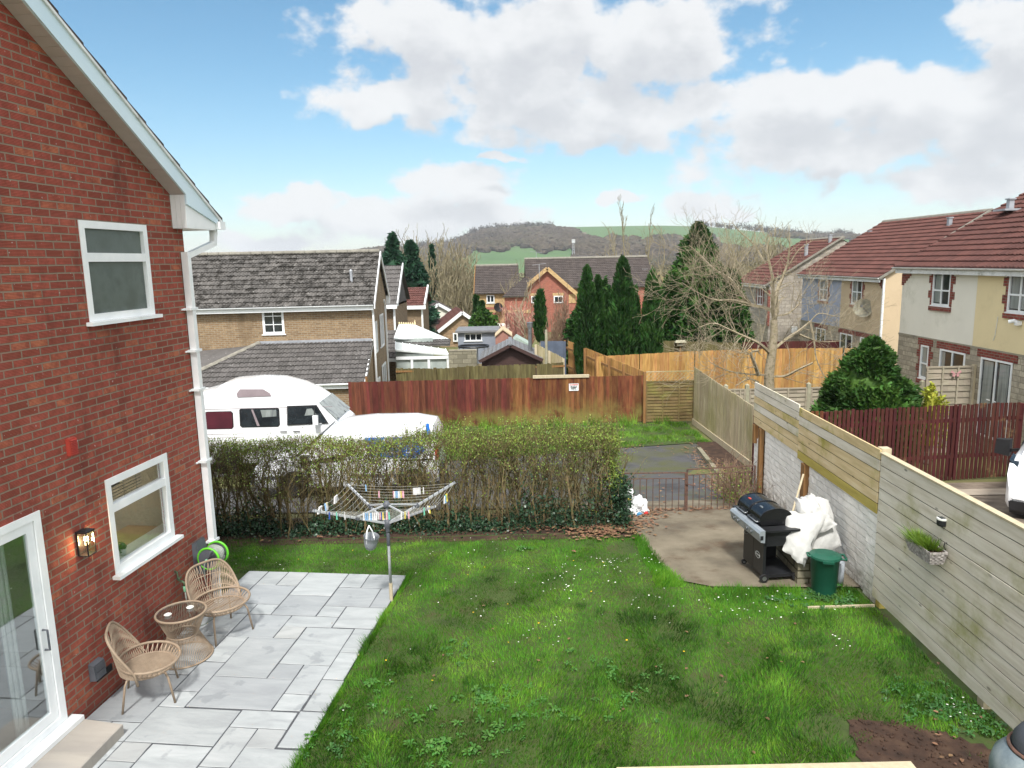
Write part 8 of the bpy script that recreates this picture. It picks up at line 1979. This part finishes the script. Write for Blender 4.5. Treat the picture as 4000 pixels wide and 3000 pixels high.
def crown(cx, cy, z0, z1, rfun, n, size, elong, rng, clumps=90, up=1.0, out_bias=.82, droop=0.0, csize=.22, sway=0.0):
    """leaf sprays gathered into clumps over a crown whose radius at relative height h is rfun(h)"""
    hc = rng.uniform(0, 1, clumps) ** .9; ac = rng.uniform(0, 2 * pi, clumps)
    rad = np.array([rfun(h) for h in hc]); f = rng.uniform(out_bias * .75, 1.05, clumps)
    C0 = np.stack([cx + np.cos(ac) * rad * f, cy + np.sin(ac) * rad * f, z0 + (z1 - z0) * hc], 1)
    k = rng.integers(0, clumps, n); sz = csize * (z1 - z0) * (.35 + .65 * rad[k] / max(rad.max(), .01))
    d = rng.normal(size=(n, 3)) * .38; d[:, 2] *= 1.25
    P_ = C0[k] + d * sz[:, None]
    P_[:, 2] -= droop * np.hypot(P_[:, 0] - cx, P_[:, 1] - cy)
    h = np.clip((P_[:, 2] - z0) / (z1 - z0), 0, 1.05)
    R = np.array([rfun(min(v, 1)) for v in np.linspace(0, 1.06, 60)]); rmax = np.interp(h, np.linspace(0, 1.06, 60), R) * 1.18 + .03
    r = np.hypot(P_[:, 0] - cx, P_[:, 1] - cy); s_ = np.where(r > rmax, rmax / np.maximum(r, 1e-6), 1)
    P_[:, 0] = cx + (P_[:, 0] - cx) * s_; P_[:, 1] = cy + (P_[:, 1] - cy) * s_
    P_ = P_[P_[:, 2] > z0 - .1]
    # sprays point outward and up
    m = len(P_); a = np.stack([P_[:, 0] - cx, P_[:, 1] - cy, np.zeros(m)], 1); a /= np.linalg.norm(a, axis=1)[:, None] + 1e-6
    a = a * .8 + rng.normal(size=(m, 3)) * .45; a[:, 2] += up; a /= np.linalg.norm(a, axis=1)[:, None]
    b = rng.normal(size=(m, 3)); b -= (b * a).sum(1)[:, None] * a; b /= np.linalg.norm(b, axis=1)[:, None]
    sz = size * rng.uniform(.5, 1.4, (m, 1)); A = a * sz * elong * .5; B_ = b * sz * .5
    q = np.stack([P_ - A, P_ + B_ * .9, P_ + A, P_ - B_ * .9], 1)
    return q.reshape(-1, 3)
def core(parent, cx, cy, z0, z1, rfun, mat, k=.72, seed=0):
    """dense inner foliage and trunk that the sprays grow from"""
    mb = MB(); n = 14; rows = 16
    for j in range(rows + 1):
        h = j / rows; r = rfun(h) * k
        for i in range(n):
            a = 2 * pi * i / n; q = 1 + .25 * noise.noise(V((cos(a) * 2 + seed, sin(a) * 2, h * 9))); mb.v.append((cx + cos(a) * r * q, cy + sin(a) * r * q, z0 + (z1 - z0) * h * .97))
    for j in range(rows):
        for i in range(n): mb.f.append((j * n + i, j * n + (i + 1) % n, (j + 1) * n + (i + 1) % n, (j + 1) * n + i)); mb.m.append(0)
    mb.build('inner_foliage', mat, parent)
def conifer(name, label, cx, cy, zg, z0, z1, R, shape, n, size, mat, seed, group=None, elong=2.6, up=1.0, clumps=90, csize=.12, droop=0.0, cat='tree', k=.72, bias=.82):
    rng = np.random.default_rng(seed); t = empty(name, (cx, cy, zg), 0, label=label, cat=cat)
    if group: t['group'] = group
    rf_ = (lambda h: R * shape(h))
    np_mesh('crown', crown(cx, cy, z0, z1, rf_, n, size, elong, rng, clumps, up, bias, droop, csize), 4, mat, t)
    core(t, cx, cy, z0, z1, rf_, mat, k, seed)
    p = MB(); p.tube([(cx, cy, zg), (cx, cy, z0 + (z1 - z0) * .5)], [.12, .05], 8); p.build('trunk', 'bark', t)
    return t
col_shape = lambda h: (min(1, (h + .12) / .35) ** .5) * (1 - max(0, h - .55) / .46) ** .55 if h < 1 else .03
con_shape = lambda h: (min(1, (h + .25) / .3)) * (1 - h) ** .75 + .03
ball_shape = lambda h: (min(1, (h + .3) / .55)) ** .6 * max(0.0, 1 - h ** 2.2) ** .55 + .04
CY = [(3.51,33.4,-1.22,4.08,0.739),(4.08,33.8,-1.30,3.62,0.419),(5.10,33.0,-1.19,4.44,0.876),(4.57,34.6,-1.45,2.87,0.380),(6.37,32.6,-1.15,3.94,0.606),(5.97,34.8,-1.51,3.08,0.369),(1.64,40.0,0.15,2.86,0.410),(-2.79,60.0,-0.46,1.69,0.467),(-2.36,61.0,-0.56,1.16,0.367)]
CL = ['tall columnar conifer, leftmost of the big ones behind the orange side fence', 'thinner columnar conifer tucked against the leftmost big one', 'tallest columnar conifer, in the middle of the row behind the orange fence', 'small columnar conifer filling the gap left of the tallest one',
      'columnar conifer at the right end of the row, beside the big evergreen', 'low columnar conifer behind the gap right of the tallest one', 'slim bright green columnar conifer standing alone in front of the red brick house', 'small dark conifer in front of the buff brick house', 'smaller dark conifer touching the right side of another before the buff brick house']
for i, (x, y, z0, z1, r) in enumerate(CY):
    conifer('columnar_conifer', CL[i], x, y, GZ(x, y), max(z0, GZ(x, y) + .1), z1, r * .6, col_shape, 20000 if i < 6 else 4500, .085 if i < 6 else .14, 'cypress', 20 + i, 'columnar conifers', 3.2, 1.8, 110 if r > .5 else 50, .065)
# big leylandii: three leaders
for i, (x, y, z0, z1, r, n) in enumerate([(9.51,37.0,-1.60,6.04,2.619,70000),(8.06,36.2,-1.60,3.74,1.281,22000),(11.03,36.5,-1.60,3.80,1.421,24000)]):
    conifer('evergreen_tree', ['biggest dark evergreen, its pointed top against the hill, behind the bare tree', 'lower shoulder of evergreen just left of the biggest one', 'lower evergreen right of the biggest one, behind the bare branches'][i], x, y, -1.6, z0, z1, r, lambda h: (min(1, (h + .3) / .5)) * (1 - h ** 1.15) ** .72 * (.92 + .08 * sin(h * 23)) + .02, n, .15, 'leyland', 40 + i, 'big evergreens', 2.6, .5, 260, .06, .12)
x, y, z1, r = (9.552,19,2.249,1.261)
conifer('conifer_shrub', 'broad bright green conifer shrub behind the red picket fence, in front of the houses', x, y, -1.0, -.8, z1, r, lambda h: (min(1, (h + .45) / .75)) ** .8 * max(0, 1 - h ** 2.0) ** .8 + .06, 60000, .075, 'leyl_bright', 51, None, 2.6, .35, 260, .075, .10, cat='shrub')
x, y, z1, r = (10.988,18.6,1.039,0.46)
conifer('golden_shrub', 'small yellow-leaved shrub between the green conifer and the grey lap panel', x, y, -1.0, -.5, z1, r, ball_shape, 3000, .05, 'golden', 52, None, 1.5, .4, 40, .15, cat='shrub', k=.5)
# dark cedars at the left
for i, (x, y, z0, z1, r) in enumerate([(-9.80,62.0,-2.50,6.76,2.742),(-8.41,63.0,-2.50,6.22,2.675),(-11.24,64.0,-2.50,5.21,1.472),(-8.84,84.0,-2.50,6.47,0.669)]):
    conifer('cedar_tree', ['dark blue-green cedar with a pointed top behind the tan house', 'dark blue-green cedar right of the pointed one', 'low dark cedar at the left of the pair, half hidden by the tan roof', 'narrow dark spire rising from the pale bare trees'][i], x, y, -2.4, z0, z1, r, lambda h: (min(1, (h + .3) / .4)) * (1 - h) ** .75 * (.85 + .2 * sin(h * 19 + i)) + .03, 18000 if i < 2 else 4000, .22, 'cedar', 60 + i, 'cedars behind the tan house', 2.4, .1, 130, .07, .08)

# ---- bare trees
def tree_mesh(segs, sides=5):
    A = np.array([s[0] for s in segs], float); B = np.array([s[1] for s in segs], float); ra = np.array([s[2] for s in segs])[:, None]; rb = np.array([s[3] for s in segs])[:, None]
    D = B - A; D /= np.linalg.norm(D, axis=1)[:, None] + 1e-9; U = np.cross(D, (.9, .1, .4)); U /= np.linalg.norm(U, axis=1)[:, None] + 1e-9; W = np.cross(D, U); q = []
    cs = [(cos(2 * pi * k / sides), sin(2 * pi * k / sides)) for k in range(sides)]
    for k in range(sides):
        c0, s0 = cs[k]; c1, s1 = cs[(k + 1) % sides]
        q.append(np.stack([A + (U * c0 + W * s0) * ra, A + (U * c1 + W * s1) * ra, B + (U * c1 + W * s1) * rb, B + (U * c0 + W * s0) * rb], 1))
    return np.stack(q, 1).reshape(-1, 3)
def grow(segs, p, d, r, L, rng, depth, curl=.22, up=.12, split=.82, step=.15, rmin=.0036, shrink=.62, maxd=5, spread=.75):
    n = max(2, int(L / step)); p = np.array(p, float); d = np.array(d, float); d /= np.linalg.norm(d)
    r1 = max(rmin, r * .45)
    for i in range(n):
        ra = r + (r1 - r) * i / n; rb = r + (r1 - r) * (i + 1) / n
        d = d + rng.normal(size=3) * curl * .5 + np.array([0, 0, up * .3]); d /= np.linalg.norm(d); q = p + d * L / n; segs.append((p, q, ra, rb)); p = q
        if depth < maxd and i > 0 and rng.uniform() < split:
            s = rng.normal(size=3); s -= s.dot(d) * d; s /= np.linalg.norm(s); nd = d + s * rng.uniform(.5, 1.1) * spread + np.array([0, 0, up])
            grow(segs, p, nd, max(rmin, rb * rng.uniform(.4, .7)), L * rng.uniform(.35, shrink + .1), rng, depth + 1, curl, up, split * .9, step * .85, rmin, shrink, maxd, spread)
def limb(segs, pts, r0, r1, rng, twigs=True, tl=.8, dens=.9, depth=2, up=.1, maxd=5):
    P_ = [np.array(p, float) for p in pts]; n = len(P_)
    # smooth the traced points and roughen a little
    Q_ = []
    for i in range(n - 1):
        for k in range(4):
            f = k / 4; a = P_[max(i - 1, 0)]; b = P_[i]; c = P_[i + 1]; d = P_[min(i + 2, n - 1)]
            Q_.append(.5 * ((2 * b) + (-a + c) * f + (2 * a - 5 * b + 4 * c - d) * f * f + (-a + 3 * b - 3 * c + d) * f ** 3))
    Q_.append(P_[-1]); m = len(Q_)
    for i in range(m - 1):
        ra, rb = r0 + (r1 - r0) * i / (m - 1), r0 + (r1 - r0) * (i + 1) / (m - 1); segs.append((Q_[i], Q_[i + 1], ra, rb))
        if twigs and i > m * .15:
            for _ in range(2):
                if rng.uniform() < dens:
                    d = Q_[i + 1] - Q_[i]; d /= np.linalg.norm(d) + 1e-9; s = rng.normal(size=3); s[1] *= .8; s -= s.dot(d) * d; s /= np.linalg.norm(s)
                    grow(segs, Q_[i + 1], d * .5 + s * .9 + (0, 0, up), max(.005, rb * rng.uniform(.22, .4)), tl * rng.uniform(.4, 1.2), rng, depth, up=up, maxd=maxd)
BT = {'trunk':[(8.66,24,0.137),(8.644,24,0.559),(8.693,24,1.102),(8.731,24,1.517),(8.756,24,1.93),(8.736,24,2.423)],'up1':[(8.736,24,2.423),(8.817,24,2.748),(8.857,24.2,3.267),(9.059,24.3,3.748),(9.223,24.3,4.231),(9.224,24.2,4.753),(9.225,24.2,5.191)],'up2':[(8.736,24,2.423),(8.602,23.8,2.968),(8.513,23.6,3.697),(8.38,23.6,4.251),(8.316,23.7,4.763),(8.437,23.8,5.115)],'left1':[(8.747,24,2.668),(8.547,24.5,2.804),(8.14,24.8,2.92),(7.819,24.9,3.384),(7.542,25,3.763),(7.012,25.1,4.107),(6.544,25.3,4.619),(6.197,25.3,4.919)],'left2':[(8.14,24.8,2.92),(7.507,24.4,3.08),(6.787,24.2,3.106),(6.113,24,3.413),(5.659,24,3.705)],'left3':[(8.636,24,1.311),(8.045,23.4,1.722),(7.419,23.1,2.008),(6.947,23,2.225),(6.441,22.9,2.441),(5.948,22.8,2.343)],'left4':[(8.36,24,4.25),(8.115,24.3,4.858),(7.632,24.5,5.355),(7.398,24.5,5.64)],'left5':[(8.118,23.5,0.648),(7.915,23.3,1.05),(7.749,23.2,1.43),(7.985,23.2,1.506)],'low1':[(8.499,24,0.562),(7.612,23.2,0.747),(6.846,22.8,0.944),(6.232,22.6,1.263)],'low2':[(8.196,23.7,0.366),(7.698,23.2,0.582),(7.177,22.8,0.438)],'right1':[(8.736,24,1.392),(9.268,24.3,1.722),(9.754,24.4,1.995),(10.156,24.5,2.291)],'right1b':[(10.156,24.5,2.291),(10.23,24.3,1.66),(10.302,24.2,1.041),(10.539,24,0.435),(10.845,23.8,0.042)],'right2':[(8.708,24,0.515),(9.091,23.7,0.576),(9.451,23.5,0.825),(9.846,23.4,1.036)],'right3':[(8.772,24,2.545),(9.314,24.3,2.594),(9.712,24.4,2.91),(9.684,24.5,3.03),(9.778,24.5,3.235)],'right4':[(9.759,24.4,1.869),(10.398,24.6,1.624),(10.91,24.7,1.56),(11.42,24.8,1.581)],'right5':[(9.285,24.3,4.23),(9.551,24.2,4.706),(9.985,24.2,4.977)],'right6':[(10.156,24.5,2.291),(10.479,24.6,2.549),(10.99,24.7,2.447),(11.418,24.8,2.389)]}
def bigtree():
    rng = np.random.default_rng(11); t = empty('bare_tree', BT['trunk'][0], 0, label='large leafless tree with spreading crooked branches in front of the orange fence', cat='tree')
    tr = []; limb(tr, [(BT['trunk'][0][0], 24, -1.3)] + BT['trunk'], .185, .11, rng, twigs=False)
    np_mesh('trunk', tree_mesh(tr, 12), 4, 'barkpale', t)
    br = []
    R_ = dict(up1=(.13, .02), up2=(.11, .02), left1=(.11, .025), left2=(.055, .015), left3=(.08, .02), left4=(.05, .015), left5=(.10, .05), low1=(.055, .018), low2=(.06, .02), right1=(.09, .06), right1b=(.05, .015), right2=(.065, .045), right3=(.05, .015), right4=(.05, .015), right5=(.035, .012), right6=(.03, .012))
    for k, (a, b) in R_.items():
        limb(br, BT[k], a * .75, b * .6, rng, tl=.55 if k in ('up1', 'up2', 'left4', 'right5') else 1.1, dens={'up1': .9, 'up2': .9, 'left4': .9, 'right5': 1.0, 'right1': .25, 'right2': .2, 'left1': 1.0, 'left3': 1.0, 'left2': 1.0, 'low1': 1.0}.get(k, .7), maxd=5)
    np_mesh('branches', tree_mesh(br, 4), 4, 'barkpale', t)
bigtree()
def bare(name, label, x, y, zg, ztop, spread, mat, seed, trunks=1, sp=.8, n_=8, rad=.12, rmin=.012, group=None, cat='tree', maxd=4, up=.35):
    rng = np.random.default_rng(seed); t = empty(name, (x, y, zg), 0, label=label, cat=cat)
    if group: t['group'] = group
    H_ = ztop - zg; tr, br = [], []
    for k in range(trunks):
        bx = x + rng.normal() * spread * .25 * (trunks > 1); top = np.array([bx + rng.normal() * spread * .35, y + rng.normal() * spread * .2, zg + H_ * rng.uniform(.8, 1)])
        pts = [np.array([bx, y, zg]) + (top - np.array([bx, y, zg])) * f + (rng.normal(size=3) * spread * .06 if 0 < f < 1 else 0) for f in (0, .25, .5, .75, 1)]
        limb(tr, pts, rad, rmin, rng, twigs=False)
        for f in np.linspace(.15, .97, n_):
            i = min(3, int(f * 4)); q = pts[i] + (pts[i + 1] - pts[i]) * (f * 4 - i); a = rng.uniform(0, 2 * pi)
            grow(br, q, (cos(a) * sp, sin(a) * sp, 1.0), max(rmin, rad * .45 * (1 - f)), spread * rng.uniform(.5, 1.0) * (1.1 - .5 * f), rng, 1, up=up, step=spread * .12, rmin=rmin, maxd=maxd, spread=.7)
    np_mesh('trunk', tree_mesh(tr, 5), 4, mat, t); np_mesh('branches', tree_mesh(br, 3), 4, mat, t)
for i, (x, y, zt, s_) in enumerate([(15.81,96.0,9.81,3.0),(17.57,95.0,9.87,3.0),(14.48,100.0,7.70,5.0),(20.29,102.0,7.30,4.0)]):
    bare('bare_tree', ['tall slender leafless tree, left of the twins above the long brown roof', 'tall slender leafless tree, right of the twins above the long brown roof', 'low spreading leafless tree behind the long brown roof, left of the twins', 'low leafless tree behind the long brown roof, right of the twins'][i], x, y, -3.3, zt, s_, 'twigbeige', 70 + i, trunks=1, sp=.35 if i < 2 else .8, n_=10, rad=.22, rmin=.03, group='leafless trees behind the long roof', up=.6 if i < 2 else .3)
for i, (x, y, zt, s_) in enumerate([(-9.18,88.0,6.41,3.6),(-7.62,86.0,5.61,3.4),(-9.79,84.0,5.05,3.0),(-6.72,90.0,4.71,3.6),(-5.77,95.0,4.04,3.2),(-12.48,92.0,7.03,4.0),(-4.86,100.0,3.30,3.5),(-7.59,78.0,3.10,2.6)]):
    bare('bare_tree', ['tallest pale leafless tree left of centre, behind the bungalow', 'pale leafless tree just right of the tallest, above the bungalow gable', 'pale leafless tree left of the tallest one, beside the cedars', 'pale leafless tree nearest the buff brick house', 'thin leafless tree touching the roof of the buff brick house', 'leafless crown showing behind the cedars', 'far leafless tree behind the buff brick roof', 'low pale leafless tree just above the white gable'][i], x, y, -3.1, zt, s_, 'twigbeige', 80 + i, trunks=3, sp=.45, n_=12, rad=.16, rmin=.028, group='pale leafless trees left of centre')
for i, (x, y, zt, s_) in enumerate([(19.63,58.0,6.42,3.0),(21.36,60.0,5.34,2.6),(18.27,56.0,4.36,2.2),(23.90,64.0,4.49,2.6)]):
    bare('bare_tree', ['tallest of the leafless trees behind the crooked bare tree', 'leafless tree close right of the tallest, beside the grey block gable', 'low leafless tree at the right flank of the evergreens', 'leafless top showing above the far terrace eave'][i], x, y, -2.2, zt, s_, 'twigbeige', 90 + i, trunks=3, sp=.4, n_=13, rad=.10, rmin=.018, group='leafless trees beside the far terrace')
for i, (x, y, zt, s_, m_, lab) in enumerate([(2.56,37.0,2.42,1.1,'twigbrown','dense brown leafless shrub between the slim conifer and the big columnar ones'),(3.06,37.5,1.99,0.9,'twigbrown','brown leafless shrub against the leftmost big columnar conifer'),(2.23,38.0,1.90,0.8,'twigbrown','brown leafless shrub just right of the slim conifer'),(0.68,47.0,2.89,2.0,'barkpale','crooked leafless tree in front of the red brick gable'),(-0.07,50.0,0.97,1.4,'twigpink','pinkish leafless shrub left of the crooked tree'),(0.97,49.0,0.93,1.3,'twigpink','pinkish leafless shrub under the crooked tree'),(2.82,72.0,2.75,2.2,'twigbrown','thin leafless tree against the red brick gable wall'),(-0.48,73.0,3.81,2.2,'twigbeige','thin leafless tree between the buff and the red brick houses')]):
    bare('bare_shrub' if i not in (3, 6, 7) else 'bare_tree', lab, x, y, GZ(x, y), zt, s_, m_, 110 + i, trunks=(5 if i < 3 else 1 if i in (3, 6, 7) else 4), sp=.25 if i < 3 else .7, n_=12, rad=.05 if i < 3 else .09, rmin=.010 if i < 3 else .014, cat='shrub' if i not in (3, 6, 7) else 'tree', up=.6 if i < 3 else .25)
a = (-2.042,57,0.315)
conifer('green_bush', 'bright green bush between the brick bungalow and the small dark conifers', a[0], 57, -2.3, -1.6, a[2] + .5, 1.2, ball_shape, 2600, .2, 'leyl_bright', 131, None, 1.5, .3, 40, .2, cat='shrub')
for i, (x, y, z) in enumerate([(3.426,36.5,2.043),(4.674,36,3.309)]):
    conifer('green_bush', ['dull green bush against the left side of the big columnar conifers', 'pale green bush top between the two leftmost big conifers'][i], x, y, GZ(x, y), GZ(x, y) + .2, z, [.8, .7][i], ball_shape, 3000, .16, 'leyland', 140 + i, None, 1.5, .4, 40, .15, cat='shrub')
# small twiggy plants by the gate and inside the lane
rng = np.random.default_rng(9)
sg = []
for i in range(60):
    x, y = 4.45 + rng.normal() * .15, 14.1 + rng.normal() * .35; grow(sg, (x, y, GZ(x, y)), (rng.normal() * .4, rng.normal() * .4, 1), .006, rng.uniform(.3, .7), rng, 2, step=.08, rmin=.003, maxd=4)
t_ = empty('twiggy_shrub', (4.45, 14.1, -.45), 0, label='straggly little shrub behind the right gate leaf against the board fence', cat='shrub')
np_mesh('branches', tree_mesh(sg, 3), 4, 'twigbrown', t_); c_ = np.stack([rng.normal(4.45, .2, 900), rng.normal(14.1, .35, 900), rng.uniform(-.4, .25, 900)], 1); np_mesh('leaves', leaf_quads(c_, .035, .5, 1.3, rng), 4, 'hedgeleaf', t_)

# ---------------------------------------------------------------- wooded hillside and far woods (uncountable)
def clumps(name, pts, rad, mat, seed, sub=1, squash=.75):
    rng = np.random.default_rng(seed)
    bm = bmesh.new(); bmesh.ops.create_icosphere(bm, subdivisions=sub, radius=1.0); bv = np.array([v.co[:] for v in bm.verts]); bf = np.array([[v.index for v in f.verts] for f in bm.faces]); bm.free()
    n = len(pts); vs = bv[None] * (1 + rng.normal(size=(n, len(bv), 1)) * .22); vs = vs * (rad[:, None, None] * np.array([1, 1, squash])); vs = vs + pts[:, None, :]
    tri = vs[:, bf, :].reshape(-1, 3); o = np_mesh(name, tri, 3, mat); o['kind'] = 'stuff'; return o
def woodmat(name, cols):
    m, t, b = base_mat(name); co = t.new('ShaderNodeTexCoord').outputs['Object']
    col = t.ramp(t.noise(co, .012, 6.0, .65), [(.36, cols[0]), (.5, cols[1]), (.64, cols[2])]); col = vary(t, col, 1.0)
    col = t.mix(t.math('MULTIPLY', t.smooth(t.noise(co, .35, 3.0), .45, .6), .6), col, tuple(c * .55 for c in cols[1]))
    t.put(b.inputs['Base Color'], col); b.inputs['Roughness'].default_value = .95; b.inputs['Specular IOR Level'].default_value = .05; return m
MT['wood'] = woodmat('leafless_wood', (C('38332c'), C('4b4338'), C('3c3d2a')))
rng = np.random.default_rng(21)
n = 60000; az_ = rng.uniform(-20, 38, n); t_w = rng.uniform(-.1, 1.0, n); d = 700 + 700 * t_w
keep = np.array([not is_field(a, t + .012) for a, t in zip(az_, t_w)])
gap = np.sin(az_ * 2.3 + t_w * 30) * np.sin(az_ * 5.1 - t_w * 17)
keep &= rng.uniform(size=n) < .62 + .3 * gap
ridge_ok = ~((az_ > 3.5) & (az_ < 14.5) & (t_w > .95)) | (rng.uniform(size=n) < .25)
k = keep & ridge_ok; az_, d = az_[k], d[k]
x, y = d * np.sin(np.radians(az_)), d * np.cos(np.radians(az_)); r = rng.uniform(2.6, 5.6, len(x)); z = gz(x, y) + r * .55
clumps('hillside_wood', np.stack([x, y, z], 1), r, 'wood', 3)
# bare crowns standing along the ridge line, fine sprays of twigs
n = 260; a = np.concatenate([rng.uniform(-9, 3.5, 170), rng.uniform(14.5, 25, 90)]); d = rng.uniform(1380, 1430, n); x, y = d * np.sin(np.radians(a)), d * np.cos(np.radians(a)); h = rng.uniform(6, 13, n)
pts = np.repeat(np.stack([x, y, gz(x, y) + h * .6], 1), 60, 0); pts = pts + rng.normal(size=pts.shape) * np.repeat(h, 60)[:, None] * (.28, .28, .25)
o = np_mesh('ridge_trees', leaf_quads(pts, 1.4, 1.5, 2.0, rng), 4, 'wood'); o['kind'] = 'stuff'
# scrub and woods on the valley floor between the houses and the hill
MT['scrub'] = woodmat('valley_scrub', (C('5d5744'), C('6d654c'), C('5a5f3e')))
n = 5200; a = rng.uniform(-32, 40, n); d = 105 + 560 * rng.uniform(size=n) ** 1.6; x, y = d * np.sin(np.radians(a)), d * np.cos(np.radians(a)); h = rng.uniform(2.2, 4.2, n) * (1 + d / 500)
h = np.minimum(h, 7.0) * np.where(np.abs(a) < 6, .5, 1.0) * np.where((np.abs(a - .5) < 6) & (d > 230), .2, 1.0)
pts = np.repeat(np.stack([x, y, gz(x, y) + h * .55], 1), 55, 0); pts = pts + rng.normal(size=pts.shape) * np.repeat(h, 55)[:, None] * (.45, .45, .27)
pts[:, 2] = np.maximum(pts[:, 2], gz(pts[:, 0], pts[:, 1]))
o = np_mesh('valley_scrub', leaf_quads(pts, .42, 1.2, 2.4, rng) , 4, 'scrub'); o['kind'] = 'stuff'
